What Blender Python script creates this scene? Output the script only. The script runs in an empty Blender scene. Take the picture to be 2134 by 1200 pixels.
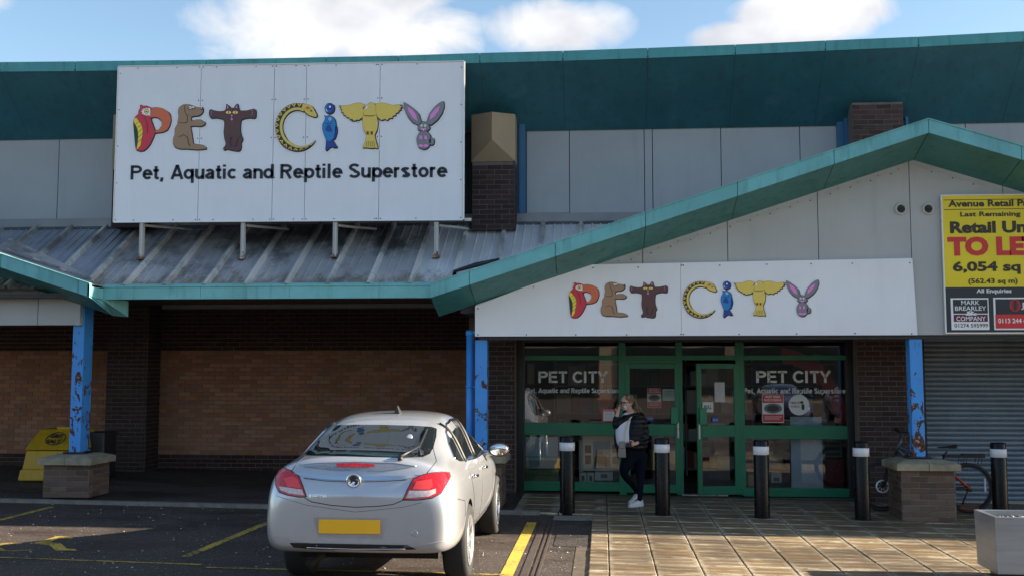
import bpy, bmesh, math, random
from mathutils import Vector, Matrix
from mathutils.bvhtree import BVHTree
from mathutils.geometry import tessellate_polygon

random.seed(7)
S = bpy.context.scene
COL = S.collection

# ------------------------------------------------------------------ camera
F, CX, CY, CAMH = 2300.0, 1067.0, 563.0, 1.93
YAW = math.radians(4.67); PIT = math.atan(205 / F)
sa, ca, st, ct = math.sin(YAW), math.cos(YAW), math.sin(PIT), math.cos(PIT)
FW = Vector((-sa * ct, ca * ct, st)); RT = Vector((ca, sa, 0)); UP = RT.cross(FW)
CAM = Vector((0, 0, CAMH))
cam = bpy.data.cameras.new('camera')
camo = bpy.data.objects.new('camera', cam)
camo.matrix_world = Matrix(((RT.x, UP.x, -FW.x, 0), (RT.y, UP.y, -FW.y, 0), (RT.z, UP.z, -FW.z, CAMH), (0, 0, 0, 1)))
cam.sensor_width = 36; cam.lens = 36 * F / 2134; cam.shift_y = -37 / 2134
cam.clip_start = 0.1; cam.clip_end = 500
COL.objects.link(camo); S.camera = camo

# ------------------------------------------------------------------ light
SUN = Vector((2.9, 0.362, 1.0)).normalized()          # towards the sun
SUN_EL = math.asin(SUN.z); SUN_AZ = math.atan2(SUN.x, SUN.y)
sl = bpy.data.lights.new('sun', 'SUN'); sl.energy = 5.0; sl.angle = math.radians(0.5); sl.color = (1.0, 0.86, 0.68)
so = bpy.data.objects.new('sun', sl); so.rotation_euler = SUN.to_track_quat('Z', 'Y').to_euler(); COL.objects.link(so)
EXPOSURE = 2.05
S.view_settings.view_transform = 'Standard'; S.view_settings.look = 'None'
S.view_settings.exposure = EXPOSURE; S.view_settings.gamma = 1.0; S.view_settings.use_curve_mapping = False
W = bpy.data.worlds.new('World'); S.world = W; W.use_nodes = True
SKY_STRENGTH = 0.058


def ray(px, py):
    return (FW * F + RT * (px - CX) + UP * (CY - py)).normalized()


def at(px, py, Y):                                    # point of the pixel's ray on the plane y = Y
    d = ray(px, py); return CAM + d * (Y / d.y)


def GZ(x):                                            # the ground falls gently to the right
    return -0.013 * (x + 1.0)


def gnd(px, py, dz=0.0):
    d = ray(px, py)
    # CAMH + d.z t = -0.013 (d.x t + 1) + dz
    t = (CAMH - dz + 0.013) / (-d.z - 0.013 * d.x)
    return CAM + d * t


def sky_world():
    nt = W.node_tree; nt.nodes.clear(); N = nt.nodes; L = nt.links
    out = N.new('ShaderNodeOutputWorld'); bg = N.new('ShaderNodeBackground'); bg.inputs[1].default_value = SKY_STRENGTH
    sky = N.new('ShaderNodeTexSky'); sky.sky_type = 'NISHITA'; sky.sun_disc = False
    sky.sun_elevation = SUN_EL; sky.sun_rotation = SUN_AZ; sky.altitude = 100; sky.air_density = 1.15; sky.dust_density = 0.6; sky.ozone_density = 2.2
    geo = N.new('ShaderNodeTexCoord')
    gen = geo.outputs['Generated']

    def math_(op, a, b=None, c=None, clamp=False):
        m = N.new('ShaderNodeMath'); m.operation = op; m.use_clamp = clamp
        for i, v in enumerate((a, b, c)):
            if v is None: continue
            if isinstance(v, (int, float)): m.inputs[i].default_value = v
            else: L.new(v, m.inputs[i])
        return m.outputs[0]
    # clouds: gnomonic-free direction noise, stretched flat towards the horizon
    sep = N.new('ShaderNodeSeparateXYZ'); L.new(gen, sep.inputs[0])
    n1 = N.new('ShaderNodeTexNoise'); n1.inputs['Scale'].default_value = 2.6; n1.inputs['Detail'].default_value = 9; n1.inputs['Roughness'].default_value = 0.55
    n1.inputs['Distortion'].default_value = 0.25
    mp = N.new('ShaderNodeMapping'); mp.inputs['Scale'].default_value = (1, 1, 1.5); mp.inputs['Location'].default_value = (3.1, 0.4, 1.2)
    L.new(gen, mp.inputs[0]); L.new(mp.outputs[0], n1.inputs['Vector'])
    n2 = N.new('ShaderNodeTexNoise'); n2.inputs['Scale'].default_value = 14; n2.inputs['Detail'].default_value = 8; n2.inputs['Roughness'].default_value = 0.6
    n2.inputs['Distortion'].default_value = 0.6
    L.new(gen, n2.inputs['Vector'])
    # named cumulus heaps (direction, half widths) that the picture shows over the roof
    tot = None
    for (px, py, rx, rz, s) in ((700, 20, 290, 135, 1.0), (1150, 60, 200, 75, .95), (1690, 30, 185, 75, 1.05), (880, 70, 190, 80, .85), (560, 70, 200, 90, .8),
                                (1060, -120, 260, 60, .6), (1550, 75, 130, 40, .85), (2500, 60, 260, 110, 1.0), (-250, -60, 200, 90, .9), (1250, 40, 90, 50, .7)):
        d = ray(px, py)
        dx = math_('SUBTRACT', sep.outputs[0], d.x); dz = math_('SUBTRACT', sep.outputs[2], d.z)
        qx = math_('DIVIDE', dx, rx / F); qz = math_('DIVIDE', dz, rz / F)
        r2 = math_('ADD', math_('MULTIPLY', qx, qx), math_('MULTIPLY', qz, qz))
        g = math_('MULTIPLY', math_('SUBTRACT', 1.0, r2, clamp=True), s)
        front = math_('GREATER_THAN', sep.outputs[1], 0.0)
        g = math_('MULTIPLY', g, front)
        tot = g if tot is None else math_('MAXIMUM', tot, g)
    wob = math_('MULTIPLY', math_('SUBTRACT', n2.outputs[0], 0.5), 2.6)
    heap = math_('MULTIPLY', math_('ADD', math_('SUBTRACT', tot, 0.22), math_('MULTIPLY', wob, 0.5)), 2.2, clamp=True)
    has = math_('MULTIPLY', tot, 6.0, clamp=True)
    heap = math_('MULTIPLY', heap, has)
    # broken cloud everywhere that is not the piece of sky above the roof
    glob = math_('MULTIPLY', math_('SUBTRACT', n1.outputs[0], 0.54), 6.0, clamp=True)
    away = math_('MULTIPLY', math_('SUBTRACT', 0.72, sep.outputs[1]), 4.0, clamp=True)
    glob = math_('MULTIPLY', glob, away)
    mask = math_('MAXIMUM', heap, glob)
    shade = N.new('ShaderNodeTexNoise'); shade.inputs['Scale'].default_value = 9; shade.inputs['Detail'].default_value = 5
    L.new(mp.outputs[0], shade.inputs['Vector'])
    cr = N.new('ShaderNodeValToRGB'); cr.color_ramp.elements[0].position = 0.38; cr.color_ramp.elements[1].position = 0.62
    cr.color_ramp.elements[0].color = CLOUD_DARK; cr.color_ramp.elements[1].color = CLOUD_LIGHT
    L.new(shade.outputs[0], cr.inputs[0])
    mix = N.new('ShaderNodeMix'); mix.data_type = 'RGBA'
    L.new(mask, mix.inputs['Factor']); L.new(sky.outputs[0], mix.inputs['A']); L.new(cr.outputs[0], mix.inputs['B'])
    L.new(mix.outputs['Result'], bg.inputs[0]); L.new(bg.outputs[0], out.inputs[0])


CLOUD_DARK = (3.1, 3.2, 3.5, 1); CLOUD_LIGHT = (4.7, 4.7, 4.7, 1)
sky_world()

# ------------------------------------------------------------------ materials
MATS = {}


def srgb(r, g, b):
    f = lambda c: (c / 255) / 12.92 if c / 255 <= .04045 else ((c / 255 + .055) / 1.055) ** 2.4
    return (f(r), f(g), f(b))


class NT:
    def __init__(s, name):
        s.m = bpy.data.materials.new(name); s.m.use_nodes = True; s.t = s.m.node_tree; s.N = s.t.nodes; s.L = s.t.links
        s.N.clear(); s.out = s.N.new('ShaderNodeOutputMaterial'); s.p = s.N.new('ShaderNodeBsdfPrincipled')
        s.L.new(s.p.outputs[0], s.out.inputs[0]); s.tc = s.N.new('ShaderNodeTexCoord'); s.geo = s.N.new('ShaderNodeNewGeometry')
        s.pos = s.geo.outputs['Position']

    def setin(s, node, key, v):
        if isinstance(v, bpy.types.NodeSocket): s.L.new(v, node.inputs[key])
        elif isinstance(v, tuple) and len(v) == 3 and node.inputs[key].type == 'RGBA': node.inputs[key].default_value = (*v, 1)
        else: node.inputs[key].default_value = v

    def scale(s, sc, loc=(0, 0, 0), vec=None):
        m = s.N.new('ShaderNodeMapping'); m.inputs['Scale'].default_value = sc; m.inputs['Location'].default_value = loc
        s.L.new(vec or s.pos, m.inputs[0]); return m.outputs[0]

    def noise(s, scale, detail=4, rough=.5, vec=None, dist=0):
        n = s.N.new('ShaderNodeTexNoise'); n.inputs['Scale'].default_value = scale; n.inputs['Detail'].default_value = detail
        n.inputs['Roughness'].default_value = rough; n.inputs['Distortion'].default_value = dist
        s.L.new(vec or s.pos, n.inputs['Vector']); return n.outputs[0]

    def ramp(s, v, a, b, lo=0.0, hi=1.0):
        r = s.N.new('ShaderNodeMapRange'); r.inputs['From Min'].default_value = a; r.inputs['From Max'].default_value = b
        r.inputs['To Min'].default_value = lo; r.inputs['To Max'].default_value = hi; r.clamp = True
        s.L.new(v, r.inputs['Value']); return r.outputs[0]

    def mix(s, f, a, b, mode='MIX'):
        m = s.N.new('ShaderNodeMix'); m.data_type = 'RGBA'; m.blend_type = mode
        for k, v in (('Factor', f), ('A', a), ('B', b)): s.setin(m, k, (v if not isinstance(v, tuple) else (*v[:3], 1)) if k != 'Factor' else v)
        return m.outputs['Result']

    def math(s, op, a, b=0.0, clamp=False):
        m = s.N.new('ShaderNodeMath'); m.operation = op; m.use_clamp = clamp; s.setin(m, 0, a); s.setin(m, 1, b); return m.outputs[0]

    def bump(s, h, strength=.3, dist=.01):
        b = s.N.new('ShaderNodeBump'); b.inputs['Strength'].default_value = strength; b.inputs['Distance'].default_value = dist
        s.L.new(h, b.inputs['Height']); s.L.new(b.outputs[0], s.p.inputs['Normal'])

    def sep(s, vec=None):
        n = s.N.new('ShaderNodeSeparateXYZ'); s.L.new(vec or s.pos, n.inputs[0]); return n.outputs

    def rnd(s):
        oi = s.N.new('ShaderNodeObjectInfo')
        return s.math('FRACT', s.math('ADD', oi.outputs['Random'], s.geo.outputs['Random Per Island']))


def M(name, col, rough=.5, metal=0.0, var=.12, vscale=3.0, bump=0.0, bscale=60.0, spec=.5, coat=0.0, grime=0.0):
    if name in MATS: return MATS[name]
    n = NT(name); col = tuple(col[:3])
    dark = tuple(c * (1 - var) for c in col); light = tuple(min(1, c * (1 + var)) for c in col)
    c = n.mix(n.ramp(n.noise(vscale, 6, .6), .3, .7), dark, light)
    if grime:
        g = n.ramp(n.noise(1.7, 8, .7, n.scale((2.5, 2.5, .35))), .5, .8, 0, grime)
        c = n.mix(g, c, tuple(x * .35 for x in col))
    n.setin(n.p, 'Base Color', c)
    r = n.ramp(n.noise(vscale * 4, 4), .3, .7, max(0, rough - .06), min(1, rough + .06)); n.setin(n.p, 'Roughness', r)
    n.p.inputs['Metallic'].default_value = metal; n.p.inputs['Specular IOR Level'].default_value = spec
    n.p.inputs['Coat Weight'].default_value = coat; n.p.inputs['Coat Roughness'].default_value = .03
    if bump: n.bump(n.noise(bscale, 4), bump, .004)
    MATS[name] = n.m; return n.m


def flat(name, rgb, rough=.45):                       # printed ink
    return M(name, srgb(*rgb), rough, var=.04, vscale=20)


def m_brick(name, base, vary, mottle=.25):
    n = NT(name); r = n.rnd()
    h = n.N.new('ShaderNodeHueSaturation'); n.setin(h, 'Color', base)
    n.setin(h, 'Value', n.ramp(r, 0, 1, 1 - vary, 1 + vary)); n.setin(h, 'Hue', n.ramp(n.math('FRACT', n.math('MULTIPLY', r, 7.3)), 0, 1, .492, .508))
    n.setin(h, 'Saturation', n.ramp(n.math('FRACT', n.math('MULTIPLY', r, 3.7)), 0, 1, .85, 1.1))
    c = n.mix(n.ramp(n.noise(45, 6, .7), .35, .75, 0, mottle), h.outputs[0], tuple(x * .5 for x in base))
    c = n.mix(n.ramp(n.noise(1.1, 7, .65), .52, .8, 0, .35), c, tuple(min(1, x * 1.5 + .02) for x in base))
    n.setin(n.p, 'Base Color', c); n.p.inputs['Roughness'].default_value = .85; n.p.inputs['Specular IOR Level'].default_value = .3
    n.bump(n.noise(160, 5, .6), .5, .003); MATS[name] = n.m; return n.m


def m_tarmac(name='tarmac', base=(.050, .037, .032)):
    n = NT(name)
    c = n.mix(n.ramp(n.noise(.7, 6, .6), .35, .7), tuple(x * .7 for x in base), tuple(x * 1.35 for x in base))
    v = n.N.new('ShaderNodeTexVoronoi'); v.inputs['Scale'].default_value = 95; n.L.new(n.pos, v.inputs['Vector'])
    vc = n.N.new('ShaderNodeSeparateColor'); n.L.new(v.outputs['Color'], vc.inputs[0])
    c = n.mix(n.ramp(vc.outputs[0], .55, 1.0, 0, .75), c, (.135, .10, .08))
    c = n.mix(n.ramp(vc.outputs[1], .93, .99, 0, .8), c, (.32, .29, .25))
    c = n.mix(n.ramp(vc.outputs[2], .6, .9, 0, .7), c, tuple(x * .35 for x in base))
    wet = n.ramp(n.noise(.9, 6, .65, n.scale((1, 1.6, 1), (4, 2, 0))), .46, .64)
    c = n.mix(n.math('MULTIPLY', wet, .45), c, tuple(x * .35 for x in base))
    n.setin(n.p, 'Base Color', c); n.setin(n.p, 'Roughness', n.ramp(wet, 0, 1, .9, .55)); n.p.inputs['Specular IOR Level'].default_value = .4
    n.bump(n.math('ADD', v.outputs['Distance'], n.noise(220, 3)), .8, .006); MATS[name] = n.m; return n.m


def m_slab():
    n = NT('sandstone_slab'); r = n.rnd(); base = (.20, .148, .085)
    o = n.sep(n.tc.outputs['Object'])
    h = n.N.new('ShaderNodeHueSaturation'); n.setin(h, 'Color', base); n.setin(h, 'Value', n.ramp(r, 0, 1, .75, 1.15))
    n.setin(h, 'Saturation', n.ramp(n.math('FRACT', n.math('MULTIPLY', r, 5.1)), 0, 1, .85, 1.2))
    st = n.noise(1, 6, .65, n.scale((3.2, 17, 1)))
    c = n.mix(n.ramp(st, .46, .66, 0, .8), h.outputs[0], (.13, .075, .038))
    # pale salts gather towards the slab edges and along a cast mid line
    ey = n.math('ABSOLUTE', o[1]); ex = n.math('ABSOLUTE', o[0])
    edge = n.math('MAXIMUM', n.ramp(ey, .13, .215), n.math('MAXIMUM', n.ramp(ex, .16, .22), n.ramp(ey, .028, .006, 0, .7)))
    salt = n.math('MULTIPLY', edge, n.ramp(n.noise(1, 7, .7, n.scale((5, 14, 1), (7, 3, 0))), .40, .62))
    c = n.mix(n.math('MULTIPLY', salt, .95), c, (.60, .54, .41))
    wet = n.ramp(n.noise(.42, 6, .6, n.scale((1, 1.3, 1), (2.2, 5.1, 0))), .46, .58)
    c = n.mix(n.math('MULTIPLY', wet, .6), c, (.07, .052, .036))
    c = n.mix(n.ramp(n.noise(38, 5, .7), .6, .75, 0, .35), c, (.10, .08, .05))
    n.setin(n.p, 'Base Color', c); n.setin(n.p, 'Roughness', n.math('SUBTRACT', n.ramp(st, .35, .7, .8, .55), n.math('MULTIPLY', wet, .2))); n.p.inputs['Specular IOR Level'].default_value = .35
    n.bump(n.math('ADD', n.noise(80, 6, .7), n.math('MULTIPLY', st, 1.5)), .5, .007); MATS['slab'] = n.m; return n.m


def m_chipped(name, base, thr=.6, seed=0, low=0):
    # low > 0: bare rust also gathers at the foot      # blue paint flaking to rust
    n = NT(name); v = n.scale((1, 1, .6), (seed, seed * .7, seed * .3))
    a = n.noise(7, 6, .62, v, .9)
    z = n.sep()[2]
    more = n.math('SUBTRACT', n.ramp(z, 1.7, 2.4, .035, -.05), n.ramp(z, 1.25, .95, 0, .02))
    if low: more = n.math('ADD', more, n.ramp(z, 1.12, .98, 0, low))
    e = n.math('ADD', a, more)
    chip = n.ramp(e, thr, thr + .012); rim = n.ramp(e, thr - .02, thr - .006)
    rust = n.mix(n.ramp(n.noise(30, 6, .7), .35, .7), (.025, .014, .012), (.16, .06, .03))
    rust = n.mix(n.ramp(n.noise(19, 4, .6), .56, .6), rust, (.30, .27, .25))
    paint = n.mix(n.ramp(n.noise(3, 5), .3, .7), tuple(x * .85 for x in base), base)
    c = n.mix(rim, paint, (.012, .014, .02)); c = n.mix(chip, c, rust)
    n.setin(n.p, 'Base Color', c); n.setin(n.p, 'Roughness', n.ramp(chip, 0, 1, .42, .9))
    n.bump(n.math('SUBTRACT', 1.0, chip), .6, .004); MATS[name] = n.m; return n.m


def m_teal(name, base, joints=False):
    n = NT(name)
    c = n.mix(n.ramp(n.noise(1.3, 7, .65), .35, .7), tuple(x * .82 for x in base), tuple(x * 1.08 for x in base))
    g = n.noise(1, 7, .7, n.scale((9, 9, 1.2)))
    c = n.mix(n.ramp(g, .52, .72, 0, .6), c, tuple(x * .35 + .01 for x in base))
    g2 = n.noise(2.3, 6, .7)
    c = n.mix(n.ramp(g2, .58, .75, 0, .4), c, tuple(min(1, x * 1.3 + .05) for x in base))
    n.setin(n.p, 'Base Color', c); n.setin(n.p, 'Roughness', n.ramp(g, .3, .7, .35, .6)); n.bump(n.noise(3, 3), .12, .02)
    MATS[name] = n.m; return n.m


def m_clad(name='grey_cladding', base=(.34, .37, .40)):
    n = NT(name)
    c = n.mix(n.ramp(n.noise(.8, 5, .6), .3, .7), tuple(x * .9 for x in base), tuple(x * 1.07 for x in base))
    g = n.noise(1, 8, .7, n.scale((5, 5, .5)))
    c = n.mix(n.ramp(g, .54, .85, 0, .35), c, tuple(x * .55 for x in base)); c = n.mix(n.ramp(n.noise(26, 5, .7), .64, .75, 0, .2), c, tuple(x * .6 for x in base))
    n.setin(n.p, 'Base Color', c); n.p.inputs['Roughness'].default_value = .5; n.bump(n.noise(1.2, 3), .08, .03); MATS[name] = n.m; return n.m


def m_roofmetal(name='blotched_roof_sheet', a=(.36, .37, .39), b=(.54, .55, .57), dk=.85, rib=False):
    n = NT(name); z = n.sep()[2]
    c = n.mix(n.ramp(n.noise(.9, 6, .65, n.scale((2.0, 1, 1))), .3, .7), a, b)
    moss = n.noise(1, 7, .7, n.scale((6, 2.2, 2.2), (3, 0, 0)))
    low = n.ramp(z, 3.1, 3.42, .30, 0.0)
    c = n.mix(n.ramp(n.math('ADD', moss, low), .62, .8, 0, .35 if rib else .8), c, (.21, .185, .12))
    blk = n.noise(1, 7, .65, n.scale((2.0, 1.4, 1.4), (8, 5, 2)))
    top = n.ramp(z, 3.35, 4.0, -.02, .16)  # blotches grow darker towards the upper wall
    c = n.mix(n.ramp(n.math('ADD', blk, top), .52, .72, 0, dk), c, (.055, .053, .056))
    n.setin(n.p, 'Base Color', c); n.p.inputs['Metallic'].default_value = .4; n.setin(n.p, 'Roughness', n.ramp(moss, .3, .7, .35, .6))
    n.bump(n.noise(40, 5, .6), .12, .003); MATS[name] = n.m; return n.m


def m_glass(name, tint=(.90, .93, .91), refl=1.0, ior=1.52):
    n = NT(name); n.N.remove(n.p)
    tr = n.N.new('ShaderNodeBsdfTransparent'); tr.inputs[0].default_value = (*tint, 1)
    gl = n.N.new('ShaderNodeBsdfGlossy'); gl.inputs['Roughness'].default_value = .012; gl.inputs[0].default_value = (refl, refl, refl, 1)
    fr = n.N.new('ShaderNodeFresnel'); fr.inputs[0].default_value = ior
    b = n.N.new('ShaderNodeBump'); b.inputs['Strength'].default_value = .05; b.inputs['Distance'].default_value = .02
    n.L.new(n.noise(.9, 2), b.inputs['Height']); n.L.new(b.outputs[0], gl.inputs['Normal'])
    f = n.math('MULTIPLY', fr.outputs[0], 2.6, clamp=True)
    mx = n.N.new('ShaderNodeMixShader'); n.L.new(f, mx.inputs[0]); n.L.new(tr.outputs[0], mx.inputs[1]); n.L.new(gl.outputs[0], mx.inputs[2])
    n.L.new(mx.outputs[0], n.out.inputs[0]); MATS[name] = n.m; return n.m


def m_carpaint(name, col):
    n = NT(name)
    fl = n.N.new('ShaderNodeTexVoronoi'); fl.inputs['Scale'].default_value = 900; n.L.new(n.pos, fl.inputs['Vector'])
    c = n.mix(n.ramp(fl.outputs['Distance'], .1, .6), tuple(min(1, x * 1.12) for x in col), tuple(x * .88 for x in col))
    z = n.sep()[2]
    dirt = n.math('MULTIPLY', n.ramp(z, .2, .75, .55, .05), n.ramp(n.noise(5, 6, .7), .3, .75))
    c = n.mix(dirt, c, (.20, .18, .15))
    n.setin(n.p, 'Base Color', c); n.p.inputs['Metallic'].default_value = .55; n.setin(n.p, 'Roughness', n.ramp(dirt, 0, .5, .30, .6))
    n.p.inputs['Coat Weight'].default_value = 1; n.p.inputs['Coat Roughness'].default_value = .03
    MATS[name] = n.m; return n.m


def m_rust_end(name, z0):
    n = NT(name); z = n.sep()[2]
    a = n.math('ADD', n.noise(14, 6, .7), n.ramp(z, z0, z0 + .22, .42, -.12))
    c = n.mix(n.ramp(a, .6, .7), (.50, .49, .47), (.16, .06, .025))
    n.setin(n.p, 'Base Color', c); n.p.inputs['Roughness'].default_value = .6; MATS[name] = n.m; return n.m


BRD = m_brick('dark_brick', (.048, .030, .031), .30)
BRO = m_brick('orange_brick', (.345, .168, .108), .22)
BRP = m_brick('pedestal_brick', (.135, .085, .062), .28)
MORT = M('mortar', (.145, .122, .118), .95, var=.25, vscale=8, bump=.5)
MORTO = M('sandy_mortar', (.25, .14, .09), .95, var=.2, vscale=8, bump=.5)
TAR = m_tarmac(); TAR2 = m_tarmac('footway_tarmac', (.046, .033, .031)); SLAB = m_slab()
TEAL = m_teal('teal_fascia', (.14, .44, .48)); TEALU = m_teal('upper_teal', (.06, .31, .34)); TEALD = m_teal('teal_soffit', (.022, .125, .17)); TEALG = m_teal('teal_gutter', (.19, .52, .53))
CLAD = m_clad(); CLADL = m_clad('gable_cladding', (.42, .44, .455)); ROOF = m_roofmetal(); ROOFP = m_roofmetal('pale_rib', (.56, .56, .54), (.78, .78, .75), .7, True); ROOFN = m_roofmetal('paler_roof_sheet', (.60, .62, .65), (.76, .78, .80), .15); ROOFB = m_roofmetal('bluish_roof_sheet', (.30, .33, .40), (.42, .45, .52), .3)
BLUE = srgb(66, 150, 232)
WHITE = M('sign_white', (.77, .80, .87), .35, var=.04, vscale=1.2, grime=.10)
WHITET = M('sign_trim_white', (.8, .8, .8), .3, var=.03)
DARK = M('black_metal', (.012, .013, .017), .4)
GREEN = M('green_frame', (.010, .165, .085), .35, var=.12, vscale=2, grime=.25)
GREEND = M('dark_green_frame', (.008, .07, .04), .4, var=.12)
GLASS = m_glass('shop_glass')
RUBBER = M('rubber', (.018, .018, .019), .75, var=.3, vscale=30, bump=.3)
SCREW = M('screw_head', (.10, .10, .11), .5, .5)
STEEL = M('brushed_steel', (.50, .51, .52), .32, .85, var=.12, vscale=2.5, bump=.05, bscale=200)
CONC = M('sandstone_coping', (.27, .24, .165), .85, var=.3, vscale=7, bump=.6, bscale=40, grime=.6)
KERB = M('concrete_kerb', (.20, .18, .155), .85, var=.3, vscale=9, bump=.5)
YEL = NT('worn_yellow_paint')


def _yel(n, lo=.47, hi=.57):
    w = n.noise(28, 7, .75); big = n.noise(2.2, 5, .6)
    f = n.ramp(n.math('ADD', w, n.math('MULTIPLY', n.math('SUBTRACT', big, .5), .5)), lo, hi)
    c = n.mix(f, (.50, .335, .035), (.055, .048, .04))
    n.setin(n.p, 'Base Color', c); n.p.inputs['Roughness'].default_value = .8; n.bump(n.noise(140, 4), .5, .004)
    return n.m


YEL = _yel(YEL)

# ------------------------------------------------------------------ mesh helpers
ORG = {}


def tag(o, label=None, cat=None, group=None, kind=None):
    if label: o['label'] = label
    if cat: o['category'] = cat
    if group: o['group'] = group
    if kind: o['kind'] = kind
    return o


def thing(name, loc, label, cat, group=None):
    o = bpy.data.objects.new(name, None); o.empty_display_size = .2; COL.objects.link(o)
    o.location = loc; ORG[o.name] = Vector(loc); return tag(o, label, cat, group)


class MB:
    def __init__(s): s.v = []; s.f = []; s.m = []; s.mi = 0; s.smooth = False; s.sm = []

    def add(s, vs, fs, mi=None, smooth=None):
        b = len(s.v); s.v += [Vector(p) for p in vs]; s.f += [[b + i for i in f] for f in fs]
        s.m += [s.mi if mi is None else mi] * len(fs); s.sm += [s.smooth if smooth is None else smooth] * len(fs)

    def box(s, x0, x1, y0, y1, z0, z1, bev=0.0, mi=None):
        x0, x1 = min(x0, x1), max(x0, x1); y0, y1 = min(y0, y1), max(y0, y1); z0, z1 = min(z0, z1), max(z0, z1)
        s.hexa([(x0, y0, z0), (x1, y0, z0), (x1, y1, z0), (x0, y1, z0), (x0, y0, z1), (x1, y0, z1), (x1, y1, z1), (x0, y1, z1)], mi)

    def hexa(s, p, mi=None):
        s.add(p, [(3, 2, 1, 0), (4, 5, 6, 7), (0, 1, 5, 4), (1, 2, 6, 5), (2, 3, 7, 6), (3, 0, 4, 7)], mi)

    def slab(s, a, b, c, d, t, mi=None):              # quad a,b,c,d seen counter-clockwise, thickness t behind it
        a, b, c, d = map(Vector, (a, b, c, d)); n = (b - a).cross(d - a).normalized() * -t
        s.hexa([a + n, b + n, c + n, d + n, a, b, c, d], mi)

    def prism(s, pts, y0, y1, mi=None):               # polygon in XZ, between y0 (front) and y1
        n = len(pts); tri = tessellate_polygon([[Vector((x, 0, z)) for x, z in pts]])
        vs = [(x, y0, z) for x, z in pts] + [(x, y1, z) for x, z in pts]
        area = sum(pts[i][0] * pts[(i + 1) % n][1] - pts[(i + 1) % n][0] * pts[i][1] for i in range(n))
        fs = []
        for t in tri:
            a, b, c = (Vector((pts[i][0], pts[i][1])) for i in t)
            cr = (b - a).cross(c - a) if hasattr((b - a), 'cross') else 1
            cr = (b.x - a.x) * (c.y - a.y) - (b.y - a.y) * (c.x - a.x)
            t = list(t) if cr > 0 else list(t)[::-1]
            fs.append(t); fs.append([i + n for i in t[::-1]])
        for i in range(n):
            j = (i + 1) % n
            fs.append([i, i + n, j + n, j] if area > 0 else [j, j + n, i + n, i])
        s.add(vs, fs, mi)

    def lathe(s, prof, c=(0, 0, 0), axis='Z', seg=24, mi=None, smooth=True, arc=None):
        c = Vector(c); vs = []; fs = []; n = len(prof)
        for k in range(seg):
            a = 2 * math.pi * k / seg
            for r, h in prof:
                u, w = r * math.cos(a), r * math.sin(a)
                vs.append(c + Vector({'Z': (u, w, h), 'X': (h, u, w), 'Y': (w, h, u)}[axis]))
        for k in range(seg):
            k2 = (k + 1) % seg
            for i in range(n - 1):
                fs.append([k * n + i, k2 * n + i, k2 * n + i + 1, k * n + i + 1])
        s.add(vs, fs, mi, smooth)

    def tube(s, pts, r, seg=8, mi=None, cap=True, smooth=True):
        pts = [Vector(p) for p in pts]; rs = r if isinstance(r, (list, tuple)) else [r] * len(pts)
        vs = []; fs = []; n = len(pts); prev = None
        for i, p in enumerate(pts):
            d = (pts[min(i + 1, n - 1)] - pts[max(i - 1, 0)]).normalized()
            if prev is None: u = d.orthogonal().normalized()
            else:
                u = prev - d * prev.dot(d); u = u.normalized() if u.length > 1e-6 else d.orthogonal().normalized()
            prev = u; w = d.cross(u)
            for k in range(seg):
                a = 2 * math.pi * k / seg; vs.append(p + (u * math.cos(a) + w * math.sin(a)) * rs[i])
        for i in range(n - 1):
            for k in range(seg):
                k2 = (k + 1) % seg; fs.append([i * seg + k, i * seg + k2, (i + 1) * seg + k2, (i + 1) * seg + k])
        if cap: fs.append(list(range(seg))[::-1]); fs.append([(n - 1) * seg + k for k in range(seg)])
        s.add(vs, fs, mi, smooth)

    def ellipsoid(s, c, r, seg=16, rings=10, mi=None, rot=None):
        c = Vector(c); vs = []; fs = []
        for i in range(rings + 1):
            ph = math.pi * i / rings
            for k in range(seg):
                a = 2 * math.pi * k / seg
                p = Vector((r[0] * math.sin(ph) * math.cos(a), r[1] * math.sin(ph) * math.sin(a), r[2] * math.cos(ph)))
                if rot: p = rot @ p
                vs.append(c + p)
        for i in range(rings):
            for k in range(seg):
                k2 = (k + 1) % seg; fs.append([i * seg + k, (i + 1) * seg + k, (i + 1) * seg + k2, i * seg + k2])
        s.add(vs, fs, mi, True)

    def mesh(s, name, mats, org=Vector((0, 0, 0))):
        me = bpy.data.meshes.new(name); me.from_pydata([tuple(v - org) for v in s.v], [], s.f)
        for m in (mats if isinstance(mats, (list, tuple)) else [mats]): me.materials.append(m)
        me.polygons.foreach_set('material_index', s.m); me.polygons.foreach_set('use_smooth', s.sm)
        me.validate(); me.update(); return me

    def build(s, name, mats, parent=None, **kw):
        org = ORG[parent.name] if parent is not None else Vector((0, 0, 0))
        o = bpy.data.objects.new(name, s.mesh(name, mats, org)); COL.objects.link(o)
        if parent is not None: o.parent = parent
        ORG[o.name] = org if parent is not None else Vector((0, 0, 0))
        return tag(o, **kw)


def bevel(o, w=.004, seg=2, ang=40):
    bm = bmesh.new(); bm.from_mesh(o.data)
    bmesh.ops.remove_doubles(bm, verts=bm.verts, dist=1e-5)
    ed = [e for e in bm.edges if len(e.link_faces) == 2 and e.calc_face_angle(0) > math.radians(ang)]
    bmesh.ops.bevel(bm, geom=ed, offset=w, segments=seg, profile=.6, affect='EDGES', clamp_overlap=True)
    bm.to_mesh(o.data); bm.free(); o.data.update(); return o


def mesh_obj(name, me, parent, org_local=(0, 0, 0), rot=None, **kw):
    o = bpy.data.objects.new(name, me); COL.objects.link(o); o.parent = parent; o.location = org_local
    if rot: o.rotation_euler = rot
    return tag(o, **kw)


def copy_tree(o, parent=None):
    c = o.copy(); COL.objects.link(c)
    if parent is not None: c.parent = parent
    for ch in [x for x in o.children]: copy_tree(ch, c)
    return c


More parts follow.
